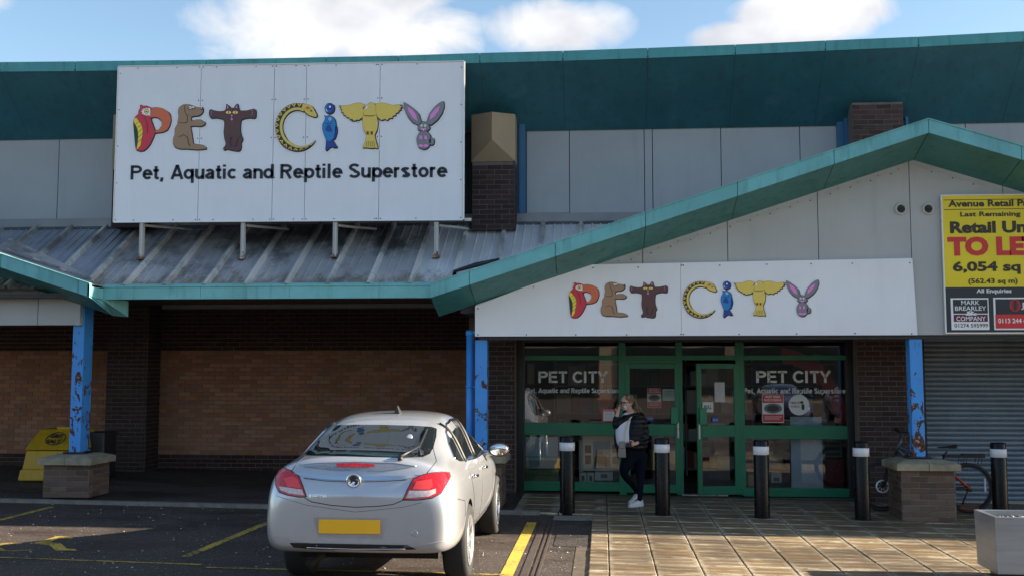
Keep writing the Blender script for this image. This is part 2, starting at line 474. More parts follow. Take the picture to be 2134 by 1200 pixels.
# ---- lettering: a plain grotesque drawn as strokes, and the built-in face for the others
def arc(cx, cy, rx, ry, a0, a1, n=10):
    return [(cx + rx * math.cos(math.radians(a0 + (a1 - a0) * i / n)), cy + ry * math.sin(math.radians(a0 + (a1 - a0) * i / n))) for i in range(n + 1)]


T = .185
XH = .72


def glyphs():
    h = T / 2; g = {}
    bowl = lambda cx: arc(cx, XH / 2, .23, XH / 2 - h, 0, 360, 22)
    g['P'] = (.72, [[(h, 0), (h, 1)], [(h, 1 - h), (.38, 1 - h)] + arc(.38, .715, .25, .285 - h, 90, -90) + [(h, .43 + h)]])
    g['R'] = (.76, g['P'][1] + [[(.38, .47), (.64, 0)]])
    g['E'] = (.68, [[(h, 0), (h, 1)], [(h, 1 - h), (.64, 1 - h)], [(h, .52), (.60, .52)], [(h, h), (.66, h)]])
    g['T'] = (.66, [[(0, 1 - h), (.64, 1 - h)], [(.32, 0), (.32, 1 - h)]])
    g['C'] = (.76, [arc(.40, .5, .33, .5 - h, 40, 320, 22)])
    g['I'] = (.28, [[(.1, 0), (.1, 1)]])
    g['Y'] = (.70, [[(.04, 1), (.34, .45)], [(.66, 1), (.34, .45)], [(.34, .48), (.34, 0)]])
    g['A'] = (.76, [[(.05, 0), (.37, 1)], [(.37, 1), (.69, 0)], [(.16, .28), (.58, .28)]])
    g['S'] = (.70, [arc(.34, .735, .245, .265 - h, 20, 255, 14) + [(.36, .51)] + arc(.34, .27, .265, .27 - h, 80, -160, 14)])
    g['L'] = (.62, [[(h, 0), (h, 1)], [(h, h), (.6, h)]])
    g['U'] = (.74, [[(h, 1), (h, .34)] + arc(.35, .34, .35 - h, .34 - h, 180, 360) + [(.7 - h, 1)]])
    g['e'] = (.60, [[(.07, .38), (.52, .38)] + arc(.295, XH / 2, .225, XH / 2 - h, 5, 320, 20)])
    g['t'] = (.38, [[(.17, .93), (.17, .16)] + arc(.27, .16, .10, .16 - h, 180, 270, 5) + [(.36, h)], [(0, XH - h), (.35, XH - h)]])
    g[','] = (.30, [[(.12, .13), (.12, 0)], [(.12, .02), (.07, -.16)]])
    g['q'] = (.62, [bowl(.28), [(.52, XH), (.52, -.27)]])
    g['p'] = (.62, [bowl(.32), [(h, XH), (h, -.27)]])
    g['d'] = (.62, [bowl(.28), [(.52, 1), (.52, 0)]])
    g['u'] = (.60, [[(h, XH), (h, .26)] + arc(.28, .26, .28 - h, .26 - h, 180, 360, 8), [(.5, XH), (.5, 0)]])
    g['n'] = (.60, [[(h, XH), (h, 0)], arc(.28, XH - .27, .22, .27 - h, 180, 0, 8) + [(.5, 0)]])
    g['r'] = (.40, [[(h, XH), (h, 0)], arc(.30, XH - .27, .22, .27 - h, 170, 80, 6)])
    g['a'] = (.58, [arc(.27, XH - .24, .19, .24 - h, 160, 0, 8) + [(.46, .0)], [(.46, .40), (.24, .38)] + arc(.22, .205, .15, .205 - h, 100, 320, 9) + [(.46, .2)]])
    g['i'] = (.26, [[(.1, 0), (.1, XH)], [(.1, .85), (.1, 1)]])
    g['l'] = (.26, [[(.1, 0), (.1, 1)]])
    g['c'] = (.56, [arc(.295, XH / 2, .225, XH / 2 - h, 45, 315, 16)])
    g['o'] = (.62, [arc(.30, XH / 2, .225, XH / 2 - h, 0, 360, 22)])
    g['s'] = (.55, [arc(.26, .535, .18, .185 - h, 20, 250, 9) + [(.27, .36)] + arc(.26, .19, .19, .19 - h, 80, -160, 9)])
    g['G'] = (.80, [arc(.40, .5, .33, .5 - h, 45, 345, 22), [(.42, .42), (.76, .42)]])
    g['H'] = (.74, [[(h, 0), (h, 1)], [(.64, 0), (.64, 1)], [(h, .5), (.64, .5)]])
    g['N'] = (.74, [[(h, 0), (h, 1)], [(h, 1), (.64, 0)], [(.64, 0), (.64, 1)]])
    g['D'] = (.76, [[(h, 0), (h, 1)], [(h, 1 - h), (.33, 1 - h)] + arc(.33, .5, .3, .5 - h, 90, -90, 12) + [(h, h)]])
    return g


GL = glyphs()


def ribbon(pts, w):
    """left/right borders of a stroke with mitred corners"""
    q = [pts[0]]
    for p in pts[1:]:
        if math.dist(p, q[-1]) > 1e-3: q.append(p)
    pts = q; n = len(pts); L_, R_ = [], []
    closed = n > 3 and math.dist(pts[0], pts[-1]) < 1e-4
    for i in range(n):
        p = Vector(pts[i])
        a = Vector(pts[i - 1]) if i else (Vector(pts[-2]) if closed else None)
        b = Vector(pts[i + 1]) if i < n - 1 else (Vector(pts[1]) if closed else None)
        d1 = (p - a).normalized() if a is not None else None; d2 = (b - p).normalized() if b is not None else None
        d1 = d1 or d2; d2 = d2 or d1
        t = (d1 + d2); t = t.normalized() if t.length > 1e-5 else d1
        nn = Vector((-t.y, t.x)); k = 1 / max(.5, nn.dot(Vector((-d1.y, d1.x))))
        L_.append(p + nn * w / 2 * k); R_.append(p - nn * w / 2 * k)
    return L_, R_


def strokes_text(mb, s, P, space=.34, tw=T, mi=None, out=None):
    """P(u,v) maps u in 0..1 along the line and v in cap heights to a point"""
    x = 0; items = []
    for ch in s:
        if ch == ' ': x += space; items.append(None); continue
        w, st_ = GL[ch]; items.append((x, st_)); x += w + .06
    x -= .06
    if out: mb = MB()
    for it in items + [None]:
        if it is None:
            if out: out(mb); mb = MB()
            continue
        ox, st_ = it
        for k, pl in enumerate(st_):
            a, b = ribbon(pl, tw); vs = []; fs = []
            for p, q in zip(a, b):
                vs += [P((ox + p.x) / x, p.y), P((ox + q.x) / x, q.y)]
            for i in range(len(a) - 1): fs.append([2 * i, 2 * i + 1, 2 * i + 3, 2 * i + 2])
            mb.add(vs, fs, mi)


def font_verts(body, offset=.0, spacing=1.0):
    c = bpy.data.curves.new('letters', 'FONT'); c.body = body; c.offset = offset; c.resolution_u = 3; c.space_character = spacing
    o = bpy.data.objects.new('letters', c); COL.objects.link(o)
    bpy.context.view_layer.update()
    me = bpy.data.meshes.new_from_object(o.evaluated_get(bpy.context.evaluated_depsgraph_get()))
    vs = [tuple(v.co) for v in me.vertices]; fs = [list(p.vertices) for p in me.polygons]
    bpy.data.objects.remove(o); bpy.data.curves.remove(c); bpy.data.meshes.remove(me)
    x0 = min(v[0] for v in vs); x1 = max(v[0] for v in vs); y0 = min(v[1] for v in vs); y1 = max(v[1] for v in vs)
    return [((v[0] - x0) / (x1 - x0), (v[1] - y0) / (y1 - y0)) for v in vs], fs


def font_text(mb, body, P, offset=.02, mi=None, spacing=1.0):
    vs, fs = font_verts(body, offset, spacing); mb.add([P(u, v) for u, v in vs], fs, mi)


def rectP(px0, py0, px1, py1, Y, dy=0.0, slope=0.0):
    """a rectangle read at its photographed size on the plane y=Y; u right, v up"""
    a = at(px0, py1, Y); b = at(px1, py1, Y); c = at(px0, py0, Y)
    x0, x1, z0, z1 = a.x, b.x, a.z, c.z
    return lambda u, v: Vector((x0 + (x1 - x0) * u, Y - dy, z0 + (z1 - z0) * v + slope * u))

# ================================================================== ground
def sheet(name, x0, x1, y0, y1, mat, dz=0.0, mb=None, **kw):
    m = MB(); nx = max(1, int((x1 - x0) / 8))
    m.add([(x0, y0, GZ(x0) + dz), (x1, y0, GZ(x1) + dz), (x1, y1, GZ(x1) + dz), (x0, y1, GZ(x0) + dz)], [(0, 1, 2, 3)])
    return m.build(name, mat, **kw)


YW, YG, YGW, YU, YT, YP = 19.7, 14.4, 15.15, 16.8, 15.8, 15.0     # main wall, gable fascia, gable wall, upper wall, upper fascia, pedestal fronts
YB, YS = 17.05, 17.5                                               # brick beside the shopfront, shopfront glazing

ground = sheet('ground', -160, 160, -160, 160, TAR, -.012, kind='structure')
carpark = sheet('car_park', -30, 30, -26, 14.86, TAR, 0.0, kind='structure')

XPAV = 0.05                                                       # paving starts here
pv = bpy.data.objects.new('pavement', None); COL.objects.link(pv)
bed = MB(); bed.add([(-1.35, YP - .1, GZ(-1.35) + .004), (12, YP - .1, GZ(12) + .004), (12, 18.2, GZ(12) + .004), (-1.35, 18.2, GZ(-1.35) + .004)], [(0, 1, 2, 3)])
bed.add([(-.3, 7.6, GZ(-.3) + .004), (12, 7.6, GZ(12) + .004), (12, YP - .1, GZ(12) + .004), (-.3, YP - .1, GZ(-.3) + .004)], [(0, 1, 2, 3)])
bpy.data.objects.remove(pv)
JOINT = M('dirty_joint', (.075, .058, .04), .9, var=.4, vscale=10, bump=.4)
pave = bed.build('pavement', JOINT, kind='structure'); ORG[pave.name] = Vector((0, 0, 0))


def slab_mesh(w, d, t=.05, g=.010):
    m = MB(); b = .008; x, y = w / 2 - g / 2, d / 2 - g / 2
    vs = [(-x, -y, -t), (x, -y, -t), (x, y, -t), (-x, y, -t), (-x, -y, -b), (x, -y, -b), (x, y, -b), (-x, y, -b), (-x + b, -y + b, 0), (x - b, -y + b, 0), (x - b, y - b, 0), (-x + b, y - b, 0)]
    m.add(vs, [(0, 1, 5, 4), (1, 2, 6, 5), (2, 3, 7, 6), (3, 0, 4, 7), (4, 5, 9, 8), (5, 6, 10, 9), (6, 7, 11, 10), (7, 4, 8, 11), (8, 9, 10, 11)])
    return m.mesh('paving_slab', SLAB)


sm = slab_mesh(.45, .45); sn = slab_mesh(.20, .45); sbig = slab_mesh(.62, .45)
tilt = math.atan(.013)
xs = [XPAV + .225 + .45 * i for i in range(14)]
for j in range(20):
    y = 8.3 + .45 * j
    for i, x in enumerate([XPAV - .10] + xs):
        if y > 17.4: continue
        me = sn if i == 0 else sm
        jz = random.uniform(-.002, .003)
        mesh_obj('paving_slab', me, pave, (x, y, GZ(x) + .022 + jz), (random.uniform(-.004, .004), tilt + random.uniform(-.004, .004), random.uniform(-.003, .003)))
for j in range(5):
    for i in range(2):
        x = -1.0 + .62 * i + .09; y = 15.15 + .45 * j
        mesh_obj('paving_slab', sbig, pave, (x, y, GZ(x) + .022 + random.uniform(-.003, .003)), (random.uniform(-.005, .005), tilt, 0))

# footway on the left with its kerb
foot = sheet('footway', -26, -1.3, 14.98, YW + .2, TAR2, .035, kind='structure')
kb = MB()
kerb = bpy.data.objects.new('kerb', None); bpy.data.objects.remove(kerb)
kb.add([(-26, 14.83, GZ(-26) - .01), (-.3, 14.83, GZ(-.3) - .01), (-.3, 14.97, GZ(-.3) - .01), (-26, 14.97, GZ(-26) - .01)], [(0, 1, 2, 3)])
kerb = kb.build('kerb', JOINT, kind='structure')
ks = MB(); ks.box(-.455, .455, -.065, .065, -.06, 0); kme = ks.mesh('kerbstone', KERB)
x = -13.2
while x < -.6:
    o = mesh_obj('kerbstone', kme, kerb, (x, 14.90, GZ(x) + .045 + random.uniform(-.004, .004)), (0, tilt, random.uniform(-.004, .004))); x += .915
bedk = MB()
for x0, x1 in ((-.30, .02),):
    bedk.box(x0 - .35, x1 + .2, 14.42, 14.82, GZ(0) - .02, GZ(0) + .014)
bedk.build('concrete_pad', KERB, kind='structure')
# brown drain channel beside the bay line, and the newer tarmac patch
dr = MB()
for dxx, w in ((0, .07), (.10, .025), (.15, .025)):
    dr.box(-.785 + dxx, -.785 + dxx + w, 9.0, 14.3, GZ(-.9) - .02, GZ(-.9) + .006)
dr.build('drain_channel', M('drain_iron', (.055, .038, .032), .7, var=.3, bump=.5), kind='structure')
sheet('tarmac_patch', -.55, -.08, 12.3, 14.38, m_tarmac('dark_patch_tarmac', (.028, .027, .03)), .005, kind='structure')


def stripe(pts, w, name='bay_line', mat=YEL, dz=.004):
    m = MB(); P_ = [Vector((x, y)) for x, y in pts]
    for a, b in zip(P_, P_[1:]):
        n = max(1, int((b - a).length / .5)); t = (b - a).normalized(); q = Vector((-t.y, t.x)) * w / 2; vs = []; fs = []
        for i in range(n + 1):
            p = a.lerp(b, i / n)
            for s_ in (p + q, p - q): vs.append((s_.x, s_.y, GZ(s_.x) + dz))
        for i in range(n): fs.append([2 * i, 2 * i + 2, 2 * i + 3, 2 * i + 1])
        m.add(vs, [f[::-1] for f in fs])
    return m


YELB = _yel(NT('brighter_yellow_paint'), .56, .64)
rm = MB()


def merge(a, b): a.add(b.v, b.f)


g1 = gnd(1107, 1083); g2 = gnd(1053, 1200)
xr = (g1.x + g2.x) / 2 + .02
bl = []
bl.append(stripe([(xr, 14.15), (xr - .01, 10.5)], .125))
bl.append(stripe([(xr + .05, 10.56), (xr - 2.9, 10.50)], .055, dz=.0045))
ql = gnd(385, 1160); qr = gnd(560, 1088); xl = (ql.x + qr.x) / 2
bl.append(stripe([(ql.x, ql.y), (qr.x, qr.y), (qr.x + .02, 14.5)], .10))
la = gnd(0, 1083); lb = gnd(108, 1056)
bl.append(stripe([(la.x - .8, la.y - 2.8), (la.x, la.y), (lb.x, lb.y)], .09))
fa = gnd(0, 1161); fb = gnd(420, 1176)
bl.append(stripe([(fa.x - 2, fa.y - .05), (fa.x, fa.y), (fb.x, fb.y)], .05))
for k_, m in enumerate(bl): m.build('bay_line', YELB if k_ == 0 else YEL, kind='structure')
# worn wheelchair marking in the left bay
wm = MB()


def gpoly(pts, dz=.0045):
    P_ = [gnd(*p) for p in pts]
    for t in tessellate_polygon([[Vector((p.x, p.y, 0)) for p in P_]]):
        a, b, c = (P_[i] for i in t)
        if (b - a).cross(c - a).z < 0: b, c = c, b
        wm.add([(q.x, q.y, GZ(q.x) + dz) for q in (a, b, c)], [(0, 1, 2)])


gpoly([(68, 1132), (120, 1117), (153, 1119), (150, 1122), (122, 1122), (104, 1130), (127, 1132), (139, 1143), (157, 1144), (160, 1147), (116, 1147), (103, 1136)])
gpoly([(0, 1141), (14, 1147), (60, 1145), (72, 1146), (30, 1149), (0, 1147), (-30, 1142), (-20, 1134), (20, 1131), (46, 1131), (46, 1133), (10, 1135), (-8, 1139)])
wm.build('disabled_bay_marking', YEL, kind='structure')
# litter: small pale stones and leaves on the tarmac
st = MB(); random.seed(3)
for k in range(420):
    x, y = random.uniform(-7.5, -.2), random.uniform(9.3, 14.8); r = random.choice((.004, .005, .006, .010))
    st.ellipsoid((x, y, GZ(x) + r * .3), (r * random.uniform(.8, 1.8), r, r * .5), 5, 3)
st.build('grit', M('pale_grit', (.42, .38, .32), .8, var=.4), kind='stuff')

# ================================================================== the building
B = thing('retail_building', (0, 17, 0), 'long brick and grey clad retail building with teal fascias and two gabled porches', 'building')


def brickwork(parent, bmat_of, x0, x1, z0, z1, yf, limit=300, prio=None, mortar=MORT, axis='X', at_=None, thick=.10, name='brick_wall', skip=None, course0=0, mortar_obj=True):
    """stretcher bond on a face looking -Y (axis X) or looking +X / -X (axis 'Y+','Y-': x0..x1 run along Y, plane x=at_).  Individual bricks, the rest joined."""
    m = MB()
    if axis == 'X': m.box(x0, x1, yf, yf + thick, z0, z1)
    else:
        s_ = 1 if axis == 'Y+' else -1
        m.box(at_ - s_ * thick, at_, x0, x1, z0, z1)
    wall = m.build(name, mortar, parent) if mortar_obj else None
    wp = wall or parent
    org = ORG[wp.name]
    c, bl_, bh, pr, dp = .075, .215, .065, .007, .03
    cache = {}
    cells = []
    k = 0; z = z0 + .0
    while z + bh <= z1 + 1e-3:
        off = (.1125 if (k + course0) % 2 else 0.0); x = x0 - .0 - off + .005
        while x < x1 - .03:
            a = max(x, x0 + .002); b = min(x + bl_, x1 - .002)
            if b - a > .03 and not (skip and skip((a + b) / 2, z + bh / 2)): cells.append((a, b, z + .005, k))
            x += .225
        z += c; k += 1
    cells.sort(key=(lambda q: prio((q[0] + q[1]) / 2, q[2], q[1] - q[0])) if prio else (lambda q: -(q[1] - q[0])))
    rest = {}
    for i, (a, b, zz, k) in enumerate(cells):
        mat = bmat_of((a + b) / 2, zz); w = b - a; pj = pr + random.uniform(-.0035, .0035)
        if i < limit:
            key = (round(w, 3), mat.name)
            if key not in cache:
                q = MB(); q.box(-w / 2, w / 2, 0, dp, 0, bh); me = q.mesh('brick', mat)
                bmx = bmesh.new(); bmx.from_mesh(me)
                bmesh.ops.bevel(bmx, geom=[e for e in bmx.edges if abs(e.verts[0].co.y) < 1e-6 and abs(e.verts[1].co.y) < 1e-6], offset=.004, segments=1, affect='EDGES'); bmx.to_mesh(me); bmx.free()
                cache[key] = me
            tw = random.uniform(-.006, .006)
            if axis == 'X': o = mesh_obj('brick', cache[key], wp, Vector(((a + b) / 2, yf - pj, zz)) - org, (0, tw, 0))
            elif axis == 'Y+': o = mesh_obj('brick', cache[key], wp, Vector((at_ + pj, (a + b) / 2, zz)) - org, (0, 0, math.pi / 2))
            else: o = mesh_obj('brick', cache[key], wp, Vector((at_ - pj, (a + b) / 2, zz)) - org, (0, 0, -math.pi / 2))
        else:
            q = rest.setdefault(mat.name, (MB(), mat))[0]
            if axis == 'X': q.box(a, b, yf - pj, yf + dp, zz, zz + bh)
            elif axis == 'Y+': q.box(at_ - dp, at_ + pj, a, b, zz, zz + bh)
            else: q.box(at_ - pj, at_ + dp, a, b, zz, zz + bh)
    if rest:
        q = MB(); mats = []
        for nme, (mb_, mat) in rest.items(): q.add(mb_.v, mb_.f, len(mats)); mats.append(mat)
        q.build('more_bricks', mats, wp, kind='stuff')
    return wall


# ---- main wall of the left bay: dark plinth, orange field, dark head
ZL0 = GZ(-6) + .02
XA = at(331, 900, YW).x; XB = at(1045, 900, YW).x
zpl = at(600, 945, YW).z; zhd = at(600, 733, YW).z; ztop = at(600, 642, YW).z
bm_ = lambda x, z: BRD if (z < zpl - .03 or z > zhd - .03) else BRO
brickwork(B, bm_, XA - .1, XB, ZL0, ztop, YW, 300, prio=lambda x, z, w: (z < .5, -w > -.2, abs(x + 6.0) + abs(z - 1.6) * 1.2), mortar=MORTO, name='brick_wall')
XPL = at(218, 900, 19.1).x; XPR = at(302, 900, 19.1).x
brickwork(B, bm_, -12.5, XPL + .1, ZL0, ztop, YW, 170, prio=lambda x, z, w: (z < .3, -w > -.2, -x), mortar=MORTO, name='brick_wall')
# pier
brickwork(B, lambda x, z: BRD, XPL, XPR, ZL0 - .02, 3.2, 19.1, 300, name='brick_pier', thick=.5)
brickwork(B, lambda x, z: BRD, 19.12, YW, ZL0 - .02, 3.2, 0, 200, axis='Y+', at_=XPR + .003, name='brick_pier_side', thick=.02)
# cladding strip over the brick and the porch ceiling
m = MB(); m.box(-12.5, XB, YW - .02, YW + .1, ztop + .003, 3.26); m.build('cladding_strip', CLAD, B)
CEIL = M('ceiling_board', (.06, .063, .07), .8)
m = MB(); m.box(-14, XB + .4, YG + .9, YW, 3.17, 3.22); m.build('canopy_ceiling', CEIL, B)

# ---- brick each side of the shopfront
XE0 = at(990, 900, YB).x; XE1 = at(1073, 900, YB).x
zE = at(1200, 699, YGW).z
brickwork(B, lambda x, z: BRD, XE0, XE1, GZ(-1.5) + .02, 2.7, YB, 200, name='brick_wall', thick=.3)
m = MB(); m.box(XE0 - .1, XE0 - .002, YB + .01, YW, 0, 3.2); m.build('return_wall', MORT, B)
XF0 = at(1791, 900, YB).x; XF1 = at(1926, 900, YB).x
brickwork(B, lambda x, z: BRD, XF0, XF1, GZ(4.5) + .02, 2.7, YB, 300, name='brick_wall', thick=.3)
m = MB(); m.box(XE0, 12, YGW + .1, YB + .7, 2.70, 2.8); m.build('porch_ceiling', CEIL, B)

# ---- upper storey
XU0, XU1 = -14.0, 11.0
zut = lambda px: None
zub = at(1200, 444, YU).z
m = MB(); m.box(-26, 26, YU + .06, YU + 14, 3.4, 5.6); m.build('upper_wall', M('dark_backing', (.05, .055, .065), .8), B)


def clad_panels(xs_px, Y, ytop, ybot, gap=.012, mat=CLAD, name='cladding_panel'):
    for a, b in zip(xs_px, xs_px[1:]):
        xa, xb = at(a, 350, Y).x + gap / 2, at(b, 350, Y).x - gap / 2
        za, zb = at(a, ytop(a), Y).z, at(b, ytop(b), Y).z; zc = at((a + b) / 2, ybot, Y).z
        m = MB(); zt = max(za, zb) + .1
        m.slab((xa, Y, zc), (xb, Y, zc), (xb, Y, zt), (xa, Y, zt), .05); m.build(name, mat, B)


clad_panels([-420, -210, -60, 122, 240], YU, lambda x: 286, 457)
clad_panels([1097, 1187, 1343, 1360, 1503, 1668, 1746], YU, lambda x: 274 - (x - 1097) * .033, 444)
clad_panels([1895, 2015, 2165, 2320, 2500, 2680, 2860, 3000], YU, lambda x: 246, 444)
m = MB(); z0 = at(1200, 457, YU - .06).z; m.box(-14, 11, YU - .10, YU + .02, z0 - .05, zub - .012); m.build('sill_flashing', M('grey_flashing', (.22, .23, .245), .5, .3), B)
BLM = M('blue_column_paint', (.02, .12, .26), .45, var=.1)
for a, b in ((1072, 1096), (1746, 1775), (1882, 1895)):
    m = MB(); xa, xb = at(a, 350, YU - .05).x, at(b, 350, YU - .05).x; m.box(xa, xb, YU - .07, YU + .03, at(a, 447, YU).z, 5.95)
    mid = xa + (xb - xa) * .45; m.box(mid, xb - .01, YU - .12, YU - .07, at(a, 447, YU).z, 5.9); m.build('blue_column', BLM, B)

# brick pillars that stop under the soffit
YPI = 16.35
xa, xb = at(984, 400, YPI).x, at(1072, 400, YPI).x; zc0, zc1 = at(1028, 478, YPI).z, at(1028, 337, YPI).z
brickwork(B, lambda x, z: BRD, xa, xb, zc0, zc1, YPI, 200, name='brick_pillar', thick=.45)
brickwork(B, lambda x, z: BRD, YPI, YU - .1, zc0, zc1, 0, 60, axis='Y+', at_=xb + .003, name='brick_pillar_side', thick=.02)
BEI = M('beige_cap', (.30, .235, .15), .6, var=.1, vscale=2)
m = MB(); zt = at(1028, 240, YPI).z; zr = at(1028, 297, YPI).z; xm = at(1025, 300, YPI - .2).x; yr = YPI - .20
e = .012
A0, A1, A2 = (xa - e, YPI - e, zc1), (xb + e, YPI - e, zc1), (xm, yr, zr)
B0, B1, B2 = (xa - e, YPI - e, zt), (xb + e, YPI - e, zt), (xm, yr, zt)
C0, C1, D0, D1 = (xa - e, YU, zc1), (xb + e, YU, zc1), (xa - e, YU, zt), (xb + e, YU, zt)
m.add([A0, A1, A2, B0, B1, B2, C0, C1, D0, D1], [(0, 1, 2), (0, 2, 5, 3), (2, 1, 4, 5), (6, 0, 3, 8), (1, 7, 9, 4), (8, 3, 5, 4, 9), (1, 0, 6, 7)])
m.build('pillar_cap', BEI, B)
xa, xb = at(1777, 250, YPI).x, at(1882, 250, YPI).x
brickwork(B, lambda x, z: m_brick('brown_brick', (.070, .043, .040), .3) if 'brown_brick' not in MATS else MATS['brown_brick'], xa, xb, 4.3, at(1828, 214, YPI).z, YPI, 200, name='brick_pillar', thick=.45, prio=lambda x, z, w: -z)
# second pillar hidden for the most part behind the big sign
xa2, xb2 = at(237, 300, YPI).x, at(300, 300, YPI).x
m = MB(); m.box(xa2, xb2, YPI, YU, 4.1, 5.85); m.build('brick_pillar', BRD, B)
m = MB(); m.box(xa2 - .01, xb2, YPI - .02, YU - .01, 5.0, 5.86); m.build('pillar_cap', BEI, B)

# ---- upper fascia and soffit, in panels
TOPY = [(-900, 132), (-420, 132), (-200, 131), (0, 130), (157, 128.5), (430, 125), (680, 119.5), (830, 116.5), (1000, 111), (1173, 106.5), (1350, 100.5), (1532, 93.5), (1720, 85), (1914, 77), (2134, 65.5), (2330, 57), (2520, 50), (2900, 40), (3400, 40)]


def soft_z(x):                                        # height of the upper wall's head
    return 5.60


pts = []
for px, py in TOPY:
    p = at(px, py, YT); pts.append((p.x, p.z))
pts[0] = (-26, pts[1][1]); pts[-1] = (27, pts[-3][1])
FH = .148
for (xa, za), (xb, zb) in zip(pts, pts[1:]):
    g = .004
    m = MB(); m.slab((xa + g, YT, za - FH), (xb - g, YT, zb - FH), (xb - g, YT, zb), (xa + g, YT, za), .04)
    m.build('fascia_panel', TEALU, B)
    m = MB(); wz = 5.585
    g = .0015; m.slab((xa + g, YU - .02, wz), (xb - g, YU - .02, wz), (xb - g, YT + .01, zb - FH + .004), (xa + g, YT + .01, za - FH + .004), .03)
    for zz in (0,): pass
    m.build('soffit_panel', TEALD, B)
m = MB()
for (xa, za), (xb, zb) in zip(pts, pts[1:]):
    m.hexa([(xa, YT + .05, za - .1), (xb, YT + .05, zb - .1), (xb, YU + 14, zb + .2), (xa, YU + 14, za + .2), (xa, YT + .05, za - .01), (xb, YT + .05, zb - .01), (xb, YU + 14, zb + .3), (xa, YU + 14, za + .3)])
m.build('main_roof', M('grey_roof', (.2, .2, .21), .6), B)
m = MB()
for (xa, za) in pts[1:-1]:
    for dx in (0,):
        m.ellipsoid((xa, YT - .006, za - FH + .02), (.014, .008, .014), 8, 4)
        m.ellipsoid((xa, YT + .42, za - FH - .29), (.014, .008, .014), 8, 4)
m.build('fascia_screws', SCREW, B, kind='stuff')

# ---- lean-to roof of ribbed metal sheets
ZG1 = 3.10
zr0, zr1 = 3.045, at(700, 468, YU).z                   # at the gutter, at the upper wall
YR0, YR1 = 14.86, YU - .02


def roofpt(x, v, h=0.0):                              # v 0 at the gutter .. 1 at the wall
    y = YR0 + (YR1 - YR0) * v; z = zr0 + (zr1 - zr0) * v
    n = Vector((0, -(zr1 - zr0), YR1 - YR0)).normalized(); return Vector((x, y, z)) + n * h


prof = [(0, 0), (.010, .062), (.058, .062), (.070, .0), (.19, 0), (.20, .014), (.213, .014), (.225, 0), (.315, 0), (.325, .014), (.338, .014), (.35, 0), (.44, 0), (.45, .014), (.463, .014), (.475, 0), (.575, 0)]
def sheetmesh(ROOF=ROOF):
    m = MB(); vs = []; fs = []; n = len(prof); K = 8
    for k in range(K + 1):
        for (x, h) in prof: vs.append(roofpt(x, k / K, h))
    f2 = []
    for k in range(K):
        for i in range(n - 1): (f2 if prof[i][1] > .02 or prof[i + 1][1] > .02 else fs).append([k * n + i, k * n + i + 1, (k + 1) * n + i + 1, (k + 1) * n + i])
    m.add(vs, fs); b0 = len(m.f); m.f += f2; m.m += [1] * len(f2); m.sm += [False] * len(f2)
    return m.mesh('roof_sheet', [ROOF, ROOFP], Vector((0, 0, 0)))


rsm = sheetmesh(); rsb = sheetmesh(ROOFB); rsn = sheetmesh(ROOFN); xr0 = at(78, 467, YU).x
XRE = at(900, 590, YR0).x + .05
def clipped(x0, v0, ROOF=ROOFN):
    m = MB(); vs = []; fs = []; n = len(prof); K = 4
    for k in range(K + 1):
        for (x, h) in prof: vs.append(roofpt(x, v0 + (1 - v0) * k / K, h))
    f2 = []
    for k in range(K):
        for i in range(n - 1): (f2 if prof[i][1] > .02 or prof[i + 1][1] > .02 else fs).append([k * n + i, k * n + i + 1, (k + 1) * n + i + 1, (k + 1) * n + i])
    m.add(vs, fs); b0 = len(m.f); m.f += f2; m.m += [1] * len(f2); m.sm += [False] * len(f2)
    return m.mesh('roof_sheet', [ROOF, ROOFP], Vector((0, 0, 0)))


for i in range(-10, 17):
    xq = xr0 + .575 * i; v0 = (xq - XRE + .3) * .333 / (zr1 - zr0)
    if v0 > .95: break
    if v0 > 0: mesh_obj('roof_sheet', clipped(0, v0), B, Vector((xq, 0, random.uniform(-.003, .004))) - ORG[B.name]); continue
    pxx = 1255 + xq * 2300 / 16.5; mesh_obj('roof_sheet', rsb if pxx < 190 else (rsm if pxx < 870 else rsn), B, Vector((xr0 + .575 * i, 0, random.uniform(-.003, .004))) - ORG[B.name], (0, 0, 0))  # bluish sheets at left, blotched below the sign, paler to its right
m = MB(); m.box(-14, XRE + .4, YR0 + .02, YR1, zr0 - .12, zr0 - .06); m.build('roof_deck', DARK, B)
# curled flashing over each sheet's head
m = MB()
for i in range(-10, 16):
    x = xr0 + .575 * i + .08; p = roofpt(x, .955, .0)
    m.hexa([p + Vector((0, 0, -.01)), p + Vector((.48, 0, -.01)), roofpt(x + .48, 1, .06), roofpt(x, 1, .06), p + Vector((0.03, -.015, .018)), p + Vector((.45, -.015, .018)), roofpt(x + .48, 1, .07), roofpt(x, 1, .07)])
m.build('roof_flashing', M('flashing_lead', (.10, .105, .115), .55, .3, var=.3), B)

# ---- gutter
XL0 = at(213, 600, YG + .40).x; XR_ = at(897, 600, YG + .40).x
zgb, zgt = at(550, 622, YG + .4).z, at(550, 597, YG + .4).z; zgl = at(550, 588.5, YG + .4).z
xg = [XL0, at(418, 600, YG + .4).x, at(603, 600, YG + .4).x, at(790, 600, YG + .4).x, XR_ + .25]
for a, b in zip(xg, xg[1:]):
    m = MB(); m.box(a + .002, b - .002, YG + .40, YG + .46, zgb, zgt)
    m.hexa([(a + .002, YG + .385, zgt + .002), (b - .002, YG + .385, zgt + .002), (b - .002, YG + .5, zgt + .002), (a + .002, YG + .5, zgt + .002), (a + .002, YG + .385, zgt + .02), (b - .002, YG + .385, zgt + .02), (b - .002, YG + .50, zgl), (a + .002, YG + .50, zgl)])
    m.build('gutter_panel', TEALG, B)
m = MB(); m.box(XL0, XR_ + .2, YG + .46, YG + .9, zgb + .005, zgb + .02); m.box(XL0, XR_ + .2, YG + .88, YG + .9, zgb, 3.15); m.build('gutter_underside', DARK, B)

